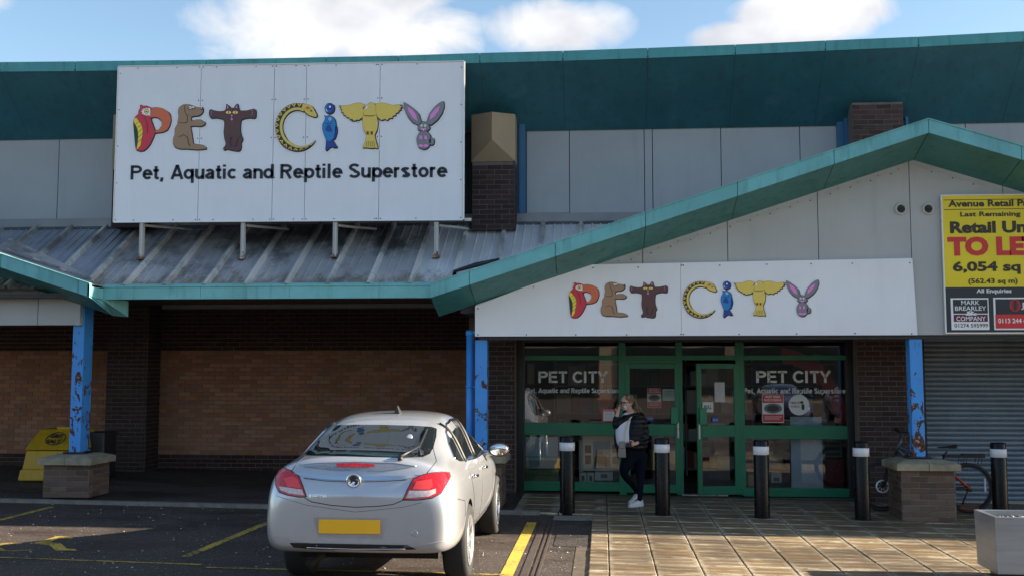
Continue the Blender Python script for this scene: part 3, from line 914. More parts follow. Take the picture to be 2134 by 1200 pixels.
# ---- gables
apex = at(1935, 249, YG); le = at(897, 592.5, YG)
pit = (apex.z - le.z) / (apex.x - le.x)
RH, SD, SO = .175, .215, YGW - YG                      # fascia height, soffit drop, soffit depth
COPE = M('dark_cladding', (.03, .035, .045), .6)


def gable(xa, za, xl, xr_, joints, roof_back=YU - .02):
    zt = lambda x: za - pit * abs(x - xa)
    for a, b in zip(joints, joints[1:]):
        g = .004; a_, b_ = a + g, b - g
        m = MB(); m.slab((a_, YG, zt(a_) - RH), (b_, YG, zt(b_) - RH), (b_, YG, zt(b_)), (a_, YG, zt(a_)), .05)
        m.hexa([(a_, YG - .012, zt(a_) + .001), (b_, YG - .012, zt(b_) + .001), (b_, YG + .06, zt(b_) + .001), (a_, YG + .06, zt(a_) + .001), (a_, YG - .012, zt(a_) + .016), (b_, YG - .012, zt(b_) + .016), (b_, YG + .06, zt(b_) + .016), (a_, YG + .06, zt(a_) + .016)])
        m.build('gable_fascia_panel', TEAL, B)
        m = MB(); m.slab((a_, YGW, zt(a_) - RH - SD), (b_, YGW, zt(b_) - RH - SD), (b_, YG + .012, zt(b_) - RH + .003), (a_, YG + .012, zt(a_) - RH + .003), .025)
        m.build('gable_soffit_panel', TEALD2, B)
    for s_ in (-1, 1):
        m = MB(); xe = xl if s_ < 0 else xr_
        a, b = (xe, xa) if s_ < 0 else (xa, xe)
        m.hexa([(a, YG + .06, zt(a) - .03), (b, YG + .06, zt(b) - .03), (b, roof_back, zt(b) - .03), (a, roof_back, zt(a) - .03), (a, YG + .06, zt(a) + .004), (b, YG + .06, zt(b) + .004), (b, roof_back, zt(b) + .004), (a, roof_back, zt(a) + .004)])
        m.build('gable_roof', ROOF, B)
    return zt


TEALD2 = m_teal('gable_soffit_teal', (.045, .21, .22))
jx = [at(px, py, YG).x for px, py in ((897, 592), (978, 565), (1157, 508), (1345, 447), (1537, 383), (1738, 315), (1935, 249), (2128, 300))]
d = jx[-1] - jx[-2]; jx += [jx[-1] + d, jx[-1] + 2 * d, jx[-1] + 3 * d, apex.x + (apex.x - le.x)]
ztR = gable(apex.x, apex.z, le.x, apex.x + (apex.x - le.x), jx)
# left gable: its right end shows
pe = at(187, 592, YG); xaL = pe.x - (apex.x - le.x) * .9; zaL = pe.z + pit * (pe.x - xaL)
jl = [pe.x, at(163, 590, YG).x, at(2, 530, YG).x]
dd = 1.25; xx = jl[-1]
while xx - dd > xaL + .3: xx -= dd; jl.append(xx)
jl.append(xaL); jl = jl[::-1] + [xaL + (xaL - pe.x)] if False else jl[::-1]
ztL = gable(xaL, zaL, 2 * xaL - pe.x, pe.x, jl)
# the left gable's end return and mitred soffit tip
m = MB(); zt_, zb_ = ztL(pe.x), ztL(pe.x) - RH
m.slab((pe.x, YG, zb_), (pe.x, YG + .40, zb_ - .02), (pe.x, YG + .40, zt_ - .01), (pe.x, YG, zt_), .03)
m.add([(pe.x, YG + .005, zb_), (pe.x, YGW, zb_ - SD), (pe.x + .22, YGW, zb_ - SD - .02), (pe.x, YG + .38, zb_ - .004), (pe.x + .22, YGW, zgb + .0)], [(0, 1, 2, 3), (3, 2, 4)])
m.build('gable_end_return', TEALG, B)

# gable walls: panels down to the porch head
zb = at(1500, 699, YGW).z


def gable_wall(zt, joints, zbot, mat=CLADL, Y=YGW):
    for a, b in zip(joints, joints[1:]):
        f = lambda x: zt(x) - RH - SD + .01
        pts_ = [(a + .005, zbot), (b - .005, zbot), (b - .005, f(b - .005))]
        if a < apex.x < b and zt is ztR: pts_.append((apex.x, f(apex.x)))
        pts_.append((a + .005, f(a + .005)))
        if f(a) < zbot or f(b) < zbot: continue
        m = MB(); m.prism(pts_, Y, Y + .06); m.build('gable_panel', mat, B)


jR = [at(px, 600, YGW).x for px in (993, 1160, 1340, 1518, 1708, 1902)]
d = (jR[-1] - jR[-3]) / 2
jR += [jR[-1] + d * k for k in range(1, 6)]
gable_wall(ztR, jR, zb + .004)
jL = [at(165, 650, YGW).x, at(79, 650, YGW).x]
while jL[-1] > xaL - 2: jL.append(jL[-1] - 1.22)
gable_wall(ztL, jL[::-1], at(80, 677, YGW).z)
m = MB(); x0 = at(165, 650, YGW).x; m.box(x0 - .05, x0 + .02, YGW - .012, YGW + .14, at(80, 677, YGW).z - .005, ztL(x0) - RH - SD); m.build('gable_corner_trim', CLADL, B)
x0 = at(993, 650, YGW).x
m = MB(); m.box(x0 - .02, x0 + .03, YGW + .07, YB + .4, zb, 3.2); m.build('gable_side_panel', CLADL, B)
m = MB(); m.box(x0 + .03, 12, YGW + .065, YGW + .14, zb - .05, zb + .3); m.build('porch_beam', COPE, B)
# trim of small screws along the rake
m = MB()
for t in range(26):
    x = le.x + .5 + t * .27
    if abs(x - apex.x) < .1: continue
    m.ellipsoid((x, YGW - .004, ztR(x) - RH - SD - .09), (.010, .006, .010), 8, 4)
    m.ellipsoid((x + .1, YGW - .004, ztR(x) - RH - SD - .02), (.007, .004, .007), 6, 4)
m.build('cladding_screws', SCREW, B, kind='stuff')
m = MB()
for s_ in (-1, 1):
    for t in range(40):
        x0 = apex.x + s_ * t * .125; x1 = x0 + s_ * .125
    f = lambda x: ztR(x) - RH - SD - .065
    xe = le.x + .9 if s_ < 0 else apex.x + 3.5
    a, b = sorted((xe, apex.x)); m.hexa([(a, YGW - .006, f(a) - .004), (b, YGW - .006, f(b) - .004), (b, YGW, f(b) - .004), (a, YGW, f(a) - .004), (a, YGW - .006, f(a)), (b, YGW - .006, f(b)), (b, YGW, f(b)), (a, YGW, f(a))])
m.build('rake_trim', CLADL, B)
# the flap of dark flashing that lies on the lean-to beside the right rake
m = MB(); a = at(945, 566, 15.0); b = at(1040, 541, 15.3)
m.tube([a, a.lerp(b, .5) + Vector((0, 0, .01)), b], [.02, .035, .02], 8); m.build('loose_flashing', DARK, B)
m = MB(); p0 = at(0, 512, 15.0); p1 = at(75, 538, 15.05); p2 = at(150, 566, 15.0); p3 = at(218, 588, 14.9)
q0 = at(20, 500, 15.35); q1 = at(90, 533, 15.3); q2 = at(150, 560, 15.15); q3 = at(190, 578, 15.0)
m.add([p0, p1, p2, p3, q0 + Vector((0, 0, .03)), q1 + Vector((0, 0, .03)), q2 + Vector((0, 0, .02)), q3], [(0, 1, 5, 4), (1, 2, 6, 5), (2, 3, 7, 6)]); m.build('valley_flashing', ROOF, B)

# round vents
def vent(px, py, label):
    c = at(px, py, YGW); t = thing('round_vent', tuple(c), label, 'vent', 'round vents under the gable apex')
    m = MB(); m.lathe([(.052, 0), (.058, -.035), (.078, -.035), (.082, -.02), (.082, 0)], c, 'Y', 28); m.build('flange', M('pale_plastic', (.5, .5, .48), .5), t)
    m = MB(); m.lathe([(0, -.012), (.054, -.01)], c, 'Y', 24); m.ellipsoid(c + Vector((0, -.012, .0)), (.04, .018, .02), 14, 8); m.build('louvre', DARK, t)


vent(1877, 436, 'round grey vent on the gable left of the panel joint')
vent(1934, 436, 'round grey vent on the gable nearest the yellow letting board')

# ================================================================== shopfront (parts of the building)
def fr(x0, x1, y0, y1, Y=YS, d=.07, mat=GREEN, name='frame_bar', pr=0.0):
    a = at(x0, y1, Y); b = at(x1, y0, Y); z0 = at((x0 + x1) / 2, y1, Y).z; z1 = at((x0 + x1) / 2, y0, Y).z
    m = MB(); m.box(a.x, b.x, Y - d / 2 - pr, Y + d / 2, z0, z1); o = m.build(name, mat, B); return bevel(o, .004, 1)


fr(1073, 1093, 703, 1027, YS, .16, DARK, 'black_column'); fr(1769, 1792, 703, 1038, YS, .16, DARK, 'black_column')
fr(1093, 1769, 700, 713, YS, .14, DARK, 'black_header')
fr(1093, 1769, 740, 750, mat=GREENT if 'GREENT' in globals() else GREEN, name='transom')
for a, b, pr in ((1291, 1303, .004), (1411, 1421, .004), (1537, 1549, .004)): fr(a, b, 713, 1030, name='mullion', pr=pr)
fr(1093, 1291, 880, 906, name='mid_rail', pr=.008); fr(1549, 1769, 886, 914, name='mid_rail', pr=.008)
fr(1093, 1291, 1003, 1022, name='bottom_rail', pr=.008); fr(1549, 1769, 1016, 1034, name='bottom_rail', pr=.008)
fr(1303, 1411, 749, 757, name='head_rail', pr=.002)
# glazing
def pane(x0, x1, y0, y1, Y=YS, name='window_pane'):
    a = at(x0, y1, Y); b = at(x1, y0, Y); z0 = at((x0 + x1) / 2, y1, Y).z; z1 = at((x0 + x1) / 2, y0, Y).z
    m = MB(); m.add([(a.x, Y, z0), (b.x, Y, z0), (b.x, Y, z1), (a.x, Y, z1)], [(0, 1, 2, 3)]); return m.build(name, GLASS, B)


for a, b, c, d in ((1093, 1291, 713, 740), (1303, 1411, 713, 740), (1421, 1537, 713, 740), (1549, 1769, 713, 740), (1093, 1291, 750, 880), (1093, 1291, 906, 1003), (1549, 1769, 750, 886), (1549, 1769, 914, 1016)):
    pane(a, b, c, d)
# doors: each a part of the building with sub-parts
def door_leaf(hx, wid, ang, ztop_, zbot_, midz, flip, name='door'):
    """hinged at hx; ang opens towards the car park"""
    m = MB(); s_ = -1 if flip else 1; y0, y1 = -.025, .025
    m.box(0, s_ * .075, y0, y1, zbot_, ztop_); m.box(s_ * (wid - .075), s_ * wid, y0, y1, zbot_, ztop_)
    m.box(s_ * .075, s_ * (wid - .075), y0 + .001, y1 - .001, ztop_ - .08, ztop_); m.box(s_ * .075, s_ * (wid - .075), y0 + .001, y1 - .001, zbot_, zbot_ + .13)
    m.box(s_ * .075, s_ * (wid - .075), y0 - .006, y1 - .001, midz - .09, midz + .09)
    R = Matrix.Rotation(ang, 4, 'Z'); hz = Vector((hx, YS - .02, 0))
    tr = lambda mb_: setattr(mb_, 'v', [R @ v + hz for v in mb_.v])
    tr(m); o = bevel(m.build(name, GREEN, B), .004, 1)
    g = MB(); g.add([(s_ * .075, 0, zbot_ + .1), (s_ * (wid - .075), 0, zbot_ + .1), (s_ * (wid - .075), 0, ztop_ - .08), (s_ * .075, 0, ztop_ - .08)], [(0, 1, 2, 3)]); tr(g); g.build('glass', GLASS, o)
    h = MB(); x = s_ * (wid - .085); h.box(x - .055, x + .055, -.075, -.03, midz + .10, midz + .36)
    tr(h); bevel(h.build('push_plate', M('handle_green', (.015, .21, .11), .4), o), .01, 2)
    h = MB(); x = s_ * (wid - .03); h.box(x - .012, x + .012, -.04, -.026, midz - .12, midz + .12); tr(h); h.build('lock_plate', STEEL, o)
    return o, (lambda x, z, y=-.03: R @ Vector((x, y, z)) + hz)


zt = at(1357, 757, YS).z; z0 = at(1357, 1026, YS).z; zm = at(1357, 895, YS).z
xh = at(1303, 900, YS).x; xw = at(1417, 900, YS).x - xh
DL, DLP = door_leaf(xh, xw, 0, zt, z0, zm, False)
xh2 = at(1540, 900, YS).x
DR, DRP = door_leaf(xh2, .67, math.radians(11), zt, z0 - .01, zm - .01, True)
m = MB(); a = at(1421, 1030, YS); b = at(1450, 1030, YS); m.box(a.x, a.x + .70, YS - .07, YS + .1, a.z - .01, a.z + .012); m.build('threshold', STEEL, B)

# ---- roller shutter
XS0 = at(1930, 900, YS - .1).x; YSH = YS - .1
sh = MB(); sh.box(XS0 - .06, 12, YSH + .05, YSH + .1, GZ(5) - .1, 2.8)
shut = sh.build('roller_shutter', M('shutter_back', (.05, .06, .07), .6), B)
SHM = M('shutter_slat_paint', (.19, .235, .29), .38, .3, var=.1, vscale=3, grime=.3)
q = MB(); n = 8; vs = []; fs = []
for xx in (0, 5.4):
    for i in range(n + 1):
        t = i / n; vs.append((xx, -.016 * math.sin(math.pi * t) ** .7 + (.008 if i in (0, n) else 0), .0745 * t))
for i in range(n): fs.append([i, n + 1 + i, n + 2 + i, i + 1])
q.add(vs, fs, smooth=True); sme = q.mesh('shutter_slat', SHM)
for k in range(37):
    mesh_obj('shutter_slat', sme, shut, Vector((XS0, YSH, GZ(5.2) + .035 + .0745 * k)) - ORG[B.name])
m = MB(); m.box(XS0 - .09, XS0 - .002, YSH - .05, YSH + .04, GZ(5), 2.7); m.build('shutter_guide', DARK, B)
m = MB(); m.box(XS0, 12, YSH - .03, YSH + .03, GZ(5.2) - .03, GZ(5.2) + .035); m.build('shutter_bottom_bar', M('bottom_bar', (.3, .31, .3), .6), B)

# interior of the shop
INT = M('shop_interior_wall', (.10, .095, .085), .9); FLR = M('shop_floor', (.07, .065, .06), .5)
xi0, xi1 = at(1093, 900, YS).x - .6, at(1790, 900, YS).x + .3
m = MB(); m.box(xi0, xi1, YS + 7, YS + 7.1, -.1, 2.7); m.box(xi0 - .1, xi0, YS + .1, YS + 7, -.1, 2.7); m.box(xi1, xi1 + .1, YS + .1, YS + 7, -.1, 2.7); m.build('interior_wall', INT, B)
m = MB(); m.box(xi0, xi1, YS - .1, YS + 7, GZ(2) - .12, GZ(2) + .004); m.build('interior_floor', FLR, B)
m = MB(); m.box(xi0, xi1, YS + .12, YS + 7, 2.45, 2.5); m.build('interior_ceiling', M('interior_ceiling', (.3, .3, .3), .8), B)
# a real roof over the rest, hidden behind the fascias
m = MB(); m.box(-26, 26, YU + .2, YU + .3, 0, 3.3) if False else None
m = MB(); m.box(XF1, 26, YSH + .5, YSH + .6, -.5, 3.4); m.box(XF1 + 2, 26, YU, YU + .1, 2.6, 3.5); m.box(-26, -12.4, YW, YW + .1, -.3, 3.4); m.box(XB, XE0, YW, YW + .1, -.2, 3.3); m.box(-26, 26, YU + 14, YU + 14.1, -.5, 6.5); m.build('rear_wall', MORT, B)

# ================================================================== pedestals and posts
def pedestal(pxl, pxr, base_y, topslab, label, post_px, post_top_z, post_label_seed, shift=0, base_off=0.0):
    Yf = YP
    xa, xb = at(pxl, 1000, Yf).x, at(pxr, 1000, Yf).x
    w = xb - xa; g = GZ((xa + xb) / 2) + base_off
    zt = at((pxl + pxr) / 2, topslab, Yf).z           # underside of coping
    T_ = thing('brick_pedestal', ((xa + xb) / 2, Yf + w / 2, g), label, 'pedestal', 'brick pedestals with blue posts')
    n = max(5, round((zt - g) / .075)); z0 = zt - n * .075
    PMO = M('pedestal_mortar', (.18, .16, .135), .95, var=.4, vscale=8, bump=.5)
    brickwork(T_, lambda x, z: BRP, xa, xb, z0, zt, Yf, 300, name='brickwork', thick=w, mortar=PMO)
    brickwork(T_, lambda x, z: BRP, Yf + .004, Yf + w, z0, zt, 0, 300, axis='Y+', at_=xb + .003, thick=.02, name='brickwork', course0=1, mortar=PMO)
    brickwork(T_, lambda x, z: BRP, Yf + .004, Yf + w, z0, zt, 0, 300, axis='Y-', at_=xa - .003, thick=.02, name='brickwork', course0=1, mortar=PMO)
    m = MB(); o = .07; h = .085; k = .05
    xm, ym = (xa + xb) / 2, Yf + w / 2; r = w / 2 + o
    for sx in (0, 1):
        x0 = xm - r + sx * r + (.002 if sx else 0); x1 = x0 + r - .004
        inner = lambda x: xm + (x - xm) * .62
        vs = [(x0, ym - r, zt), (x1, ym - r, zt), (x1, ym + r, zt), (x0, ym + r, zt), (x0, ym - r, zt + h), (x1, ym - r, zt + h), (x1, ym + r, zt + h), (x0, ym + r, zt + h),
              (inner(x0), ym - r * .62, zt + h + k), (inner(x1), ym - r * .62, zt + h + k), (inner(x1), ym + r * .62, zt + h + k), (inner(x0), ym + r * .62, zt + h + k)]
        mm = MB(); mm.add(vs, [(3, 2, 1, 0), (0, 1, 5, 4), (1, 2, 6, 5), (2, 3, 7, 6), (3, 0, 4, 7), (4, 5, 9, 8), (5, 6, 10, 9), (6, 7, 11, 10), (7, 4, 8, 11), (8, 9, 10, 11)])
        c = mm.build('coping_stone', CONC, T_); bevel(c, .008, 2, 25)
    pw = .165; px = at(post_px, 900, Yf + .25).x; zp = zt + h + k
    m = MB(); m.box(px - pw / 2, px + pw / 2, Yf + .22, Yf + .22 + pw + (.12 if post_label_seed == 1 else .04), zp - .01, post_top_z); p = m.build('post', m_chipped('flaking_blue_%d' % post_label_seed, BLUE, .615 if post_label_seed == 3 else .60, post_label_seed * 3.1, .16 if post_label_seed == 3 else 0), T_); bevel(p, .008, 2)
    m = MB(); m.box(px - pw / 2 - .07, px + pw / 2 + .07, Yf + .18, Yf + .26 + pw + .04, zp, zp + .03); b_ = m.build('base_plate', DARK, T_); bevel(b_, .01, 2)
    return T_, px, zp


zb_l = at(80, 677, YGW).z
PL, pxl_, zpl_ = pedestal(91, 184, 1040, 968, 'brick pedestal and flaking blue post beside the yellow grit bin', 158.5, 3.02, 1, base_off=.035)
PM, pxm_, zpm_ = pedestal(945, 1044, 1060, 964, 'brick pedestal and blue post half hidden behind the silver car', 1002.5, zb - .05, 2, base_off=.03)
PR, pxr_, zpr_ = pedestal(1879, 1990, 1082, 980, 'brick pedestal and blue post with the bicycle behind it', 1913, zb - .05, 3)
# bitten grey patch and second blue strip at the head of the left post
0 and m.box(pxl_ + .085, pxl_ + .16, YP + .5, YP + .58, zpl_, 3.1)

# drainpipe
dp = thing('drainpipe', (at(978, 900, YP + .35).x, YP + .4, 0), 'round blue drainpipe beside the post behind the silver car', 'drainpipe')
x0 = at(978, 900, YP + .35).x; zt = at(978, 690, YP + .35).z
BLP = M('blue_pipe_paint', BLUE, .4, var=.12, grime=.3)
m = MB(); m.tube([(x0, YP + .4, .03), (x0, YP + .4, zt)], .052, 20); m.build('pipe', BLP, dp)
m = MB(); m.lathe([(.053, zt - .06), (.062, zt - .055), (.062, zt + .0), (.045, zt + .015)], (x0, YP + .4, 0), 'Z', 20); zz = at(978, 805, YP + .35).z
m.lathe([(.052, zz - .02), (.060, zz - .018), (.060, zz + .018), (.052, zz + .02)], (x0, YP + .4, 0), 'Z', 20); m.build('collar', BLP, dp)
m = MB(); m.box(x0 + .03, x0 + .11, YP + .37, YP + .39, zz - .012, zz + .012); m.box(x0 + .0, x0 + .12, YP + .36, YP + .44, zt - .03, zt + .0); m.build('bracket', BLP, dp)

# ================================================================== signs
# animal lettering: outlines in print units, U(u,v) maps to the sign
c5 = lambda x, y: (x * .4306 + 29.6, y * .4306 + 29.6)
c6 = lambda x, y: (x * .5278 + 948.5, y * .5278 + 29.6)
INK = flat('ink_navy', (22, 26, 44)); HALO = M('halo_white', (.85, .86, .88), .35, var=.01)
RED = flat('ink_red', (205, 52, 72)); ORA = flat('ink_orange', (212, 108, 72)); TAN = flat('ink_tan', (160, 128, 100)); BRN = flat('ink_brown', (92, 60, 62))
YLW = flat('ink_yellow', (236, 222, 60)); GOLD = flat('ink_gold', (226, 200, 96)); BLU = flat('ink_blue', (30, 128, 200)); NAVY = flat('ink_deep_blue', (34, 66, 150))
GRN = flat('ink_green', (24, 62, 52)); GRY = flat('ink_grey', (128, 128, 138)); PNK = flat('ink_pink', (226, 140, 212)); WHT = flat('ink_white', (240, 240, 245)); MAR = flat('ink_maroon', (130, 48, 40)); LEM = flat('ink_lemon', (248, 232, 110))
INKS = [HALO, INK, RED, ORA, TAN, BRN, YLW, GOLD, BLU, NAVY, GRN, GRY, PNK, WHT, MAR, LEM]
IX = {m.name: i for i, m in enumerate(INKS)}


def smoothp(pts, it=1):
    for _ in range(it):
        o = []
        for a, b in zip(pts, pts[1:] + pts[:1]):
            o += [(a[0] * .87 + b[0] * .13, a[1] * .87 + b[1] * .13), (a[0] * .13 + b[0] * .87, a[1] * .13 + b[1] * .87)]
        pts = o
    return pts


def grow(pts, d):
    n = len(pts); A = sum(pts[i][0] * pts[(i + 1) % n][1] - pts[(i + 1) % n][0] * pts[i][1] for i in range(n)); s_ = 1 if A > 0 else -1; out = []
    for i in range(n):
        a, p, b = Vector(pts[i - 1]), Vector(pts[i]), Vector(pts[(i + 1) % n])
        d1 = (p - a); d2 = (b - p)
        d1 = d1.normalized() if d1.length > 1e-6 else Vector((1, 0)); d2 = d2.normalized() if d2.length > 1e-6 else d1
        nn = Vector((d1.y + d2.y, -(d1.x + d2.x))) * s_
        nn = nn.normalized() if nn.length > 1e-5 else Vector((d1.y, -d1.x)) * s_
        k = 1 / max(.6, nn.dot(Vector((d1.y, -d1.x)) * s_)); q = p + nn * d * k; out.append((q.x, q.y))
    return out


def ell(cx, cy, rx, ry=None, n=18, a0=0, a1=360):
    ry = ry or rx; return [(cx + rx * math.cos(math.radians(a0 + (a1 - a0) * i / n)), cy + ry * math.sin(math.radians(a0 + (a1 - a0) * i / n))) for i in range(n)]


def letter_shapes():
    """name -> (outline list, detail list[(ink, pts)])"""
    L = {}
    f5 = lambda *p: [c5(*q) for q in p]; f6 = lambda *p: [c6(*q) for q in p]
    e5 = lambda x, y, rx, ry=None, **k: [c5(*q) for q in ell(x, y, rx, ry, **k)]; e6 = lambda x, y, rx, ry=None, **k: [c6(*q) for q in ell(x, y, rx, ry, **k)]
    body = f5((290, 200), (303, 228), (318, 203), (332, 222), (380, 215), (430, 230), (455, 258), (440, 300), (440, 390), (455, 440), (478, 500), (502, 570), (498, 625), (470, 690), (440, 755), (395, 815), (345, 855), (290, 862), (236, 845), (222, 780), (210, 640), (195, 480), (200, 420), (225, 370), (265, 335), (270, 290), (295, 245))
    beak = f5((440, 262), (480, 243), (530, 238), (620, 255), (690, 300), (725, 360), (734, 430), (715, 500), (680, 560), (610, 592), (505, 602), (500, 575), (560, 560), (600, 505), (605, 450), (580, 405), (530, 378), (480, 376), (440, 390))
    L['parrot_letter'] = ([(body, 'ink_red'), (beak, 'ink_orange')], [
        ('ink_green', f5((200, 440), (240, 500), (262, 570), (258, 700), (245, 780), (232, 842), (222, 800), (210, 650))),
        ('ink_yellow', f5((202, 405), (238, 390), (275, 440), (310, 490), (328, 560), (325, 640), (310, 700), (300, 780), (260, 830), (243, 835), (262, 740), (268, 640), (258, 560), (235, 500), (205, 450))),
        ('ink_navy', f5((235, 470), (285, 440), (287, 445), (237, 476))), ('ink_navy', f5((255, 530), (305, 490), (308, 495), (257, 536))), ('ink_navy', f5((262, 600), (322, 545), (324, 552), (262, 608))), ('ink_navy', f5((262, 670), (325, 610), (326, 618), (262, 678))), ('ink_navy', f5((258, 740), (312, 690), (312, 698), (258, 748))),
        ('ink_white', f5((345, 250), (365, 262), (385, 245), (400, 258), (425, 245), (440, 262), (438, 370), (420, 345), (408, 366), (395, 345), (378, 362), (370, 342), (345, 352), (345, 332), (315, 335), (330, 312), (305, 300), (328, 288), (315, 268), (340, 275))),
        ('ink_green', e5(385, 298, 34)), ('ink_lemon', e5(385, 298, 27)), ('ink_green', e5(385, 300, 17, 9)),
        ('ink_navy', f5((340, 365), (380, 430), (398, 520), (398, 610), (403, 610), (404, 520), (386, 428), (345, 362)))])
    dog = f5((905, 200), (960, 193), (1010, 200), (1060, 218), (1095, 235), (1150, 240), (1195, 252), (1198, 285), (1172, 330), (1130, 355), (1060, 362), (1025, 372), (1020, 435), (1100, 415), (1165, 415), (1212, 445), (1225, 475), (1190, 500), (1140, 508), (1080, 500), (1012, 508), (1030, 600), (1045, 690), (1052, 765), (1130, 768), (1200, 780), (1240, 815), (1240, 830), (1120, 842), (1040, 836), (960, 830), (860, 830), (800, 810), (765, 760), (765, 690), (790, 620), (790, 540), (832, 470), (830, 440), (845, 370), (835, 300), (850, 240))
    L['dog_letter'] = ([(dog, 'ink_tan')], [('ink_navy', e5(1012, 242, 28, 26)), ('ink_white', e5(1012, 242, 22, 21)), ('ink_navy', e5(1055, 236, 20, 18)), ('ink_white', e5(1055, 236, 16, 14)), ('ink_navy', e5(1008, 244, 8)), ('ink_navy', e5(1180, 256, 24, 22)), ('ink_white', e5(1173, 250, 9)),
        ('ink_navy', f5((930, 205), (940, 300), (975, 370), (975, 440), (960, 465), (900, 465), (838, 462), (838, 458), (900, 458), (955, 458), (968, 438), (968, 372), (932, 300), (924, 208))),
        ('ink_navy', f5((845, 660), (920, 625), (980, 670), (990, 745), (1010, 790), (1030, 792), (1003, 796), (982, 748), (972, 674), (920, 633), (847, 667))),
        ('ink_navy', f5((975, 352), (1000, 345), (1030, 368), (1002, 352))), ('ink_navy', f5((965, 250), (985, 262), (1060, 262), (1110, 240), (1060, 268), (985, 268)))])
    cat = f5((1528, 188), (1573, 222), (1588, 250), (1640, 248), (1655, 215), (1690, 185), (1698, 215), (1705, 265), (1735, 288), (1820, 285), (1890, 268), (1932, 260), (1955, 300), (1952, 372), (1930, 392), (1860, 384), (1790, 394), (1742, 415), (1730, 480), (1728, 580), (1745, 665), (1765, 695), (1740, 740), (1742, 810), (1725, 850), (1690, 862), (1600, 848), (1540, 832), (1505, 848), (1480, 830), (1510, 790), (1522, 760), (1500, 680), (1490, 600), (1500, 500), (1498, 425), (1480, 402), (1390, 384), (1310, 390), (1280, 345), (1283, 290), (1300, 266), (1350, 284), (1430, 298), (1500, 290), (1525, 262))
    L['cat_letter'] = ([(cat, 'ink_brown')], [('ink_pink', f5((1538, 205), (1562, 238), (1545, 258))), ('ink_pink', f5((1682, 205), (1688, 250), (1660, 245))), ('ink_lemon', e5(1560, 312, 38, 20)), ('ink_lemon', e5(1658, 312, 38, 20)), ('ink_navy', e5(1560, 312, 6, 18)), ('ink_navy', e5(1658, 312, 6, 18)), ('ink_pink', e5(1607, 355, 15, 9)), ('ink_pink', e5(1608, 410, 15, 17)), ('ink_pink', f5((1604, 360), (1611, 360), (1612, 400), (1604, 400))),
        ('ink_navy', f5((1585, 670), (1640, 660), (1600, 676), (1592, 760), (1620, 800), (1600, 795), (1583, 760))), ('ink_navy', f5((1735, 640), (1690, 690), (1665, 790), (1630, 802), (1672, 800), (1698, 692)))] + [('ink_pink', e5(x, y, 8, 5)) for x, y in ((1315, 298), (1320, 322), (1315, 348), (1900, 290), (1905, 316), (1900, 345))])
    # snake: a tapering band
    def band(t0, t1, a, b, n=40):
        o, i_ = [], []
        for k in range(n + 1):
            t = t0 + (t1 - t0) * k / n; an = math.radians(-65 - t * 262)       # screen angles, y down
            cx, cy = 335, 425
            taper = min(1, (1.02 - t) / .32) if t > .7 else 1
            R1 = (255, 278); R2 = (255 - 82 * taper, 278 - 78 * taper)
            P1 = (cx + R1[0] * math.cos(an), cy + R1[1] * math.sin(an)); P2 = (cx + 10 * (1 - taper) + R2[0] * math.cos(an), cy + R2[1] * math.sin(an))
            o.append((P1[0] + (P2[0] - P1[0]) * a, P1[1] + (P2[1] - P1[1]) * a)); i_.append((P1[0] + (P2[0] - P1[0]) * b, P1[1] + (P2[1] - P1[1]) * b))
        return [c6(*q) for q in o + i_[::-1]]
    head = f6((400, 155), (455, 158), (500, 175), (530, 215), (555, 265), (570, 292), (550, 308), (505, 298), (460, 278), (430, 250), (415, 225), (395, 215))
    det = [('ink_green', band(.04, .93, .02, .62)), ('ink_gold', head)]
    nT = 15
    for k in range(nT):
        t0 = .05 + k * .058; q = band(t0, t0 + .045, .04, .5, 2); q2 = band(t0 + .008, t0 + .037, .05, .42, 2)
        tri = lambda b_: [b_[0], b_[2], ((b_[3][0] + b_[5][0]) / 2, (b_[3][1] + b_[5][1]) / 2)]
        det += [('ink_lemon', tri(q)), ('ink_orange', tri(q2))]
    det += [('ink_orange', e6(462, 203, 24, 16)), ('ink_navy', e6(503, 238, 12, 9)), ('ink_navy', f6((570, 290), (578, 300), (575, 312), (566, 300)))]
    L['snake_letter'] = ([(band(0, 1, 0, 1), 'ink_gold'), (head, 'ink_gold')], det)
    L['pebble_dot'] = ([(e6(715, 205, 57, 60), 'ink_deep_blue')], [('ink_blue', e6(708, 200, 45, 46)), ('ink_deep_blue', e6(722, 196, 40, 40)), ('ink_white', e6(718, 188, 12)), ('ink_white', f6((670, 205), (672, 235), (695, 250), (680, 228)))])
    fish = f6((650, 285), (665, 295), (700, 290), (745, 300), (778, 345), (792, 420), (785, 490), (760, 560), (722, 588), (680, 585), (650, 520), (628, 450), (630, 390), (655, 345), (662, 315))
    tail = f6((675, 582), (720, 588), (748, 580), (775, 625), (806, 660), (765, 664), (738, 650), (710, 668), (680, 697), (665, 690), (670, 640))
    fin = f6((782, 400), (800, 440), (803, 480), (788, 530), (775, 562), (760, 555), (778, 490))
    L['fish_letter'] = ([(tail, 'ink_deep_blue'), (fin, 'ink_deep_blue'), (fish, 'ink_blue')], [('ink_deep_blue', f6((668, 440), (690, 398), (720, 400), (748, 470), (735, 482), (690, 480), (665, 465))), ('ink_navy', f6((640, 370), (680, 392), (740, 385), (760, 350), (738, 380), (680, 385))), ('ink_white', e6(718, 332, 17)), ('ink_blue', e6(718, 332, 12)), ('ink_white', e6(720, 331, 5))])
    wl = f6((820, 170), (880, 176), (950, 166), (1010, 146), (1070, 140), (1120, 160), (1135, 190), (1110, 260), (1100, 310), (1050, 345), (1030, 335), (1020, 350), (985, 348), (985, 330), (950, 335), (945, 312), (905, 308), (910, 290), (868, 278), (888, 262), (845, 240), (868, 228), (832, 200), (860, 195))
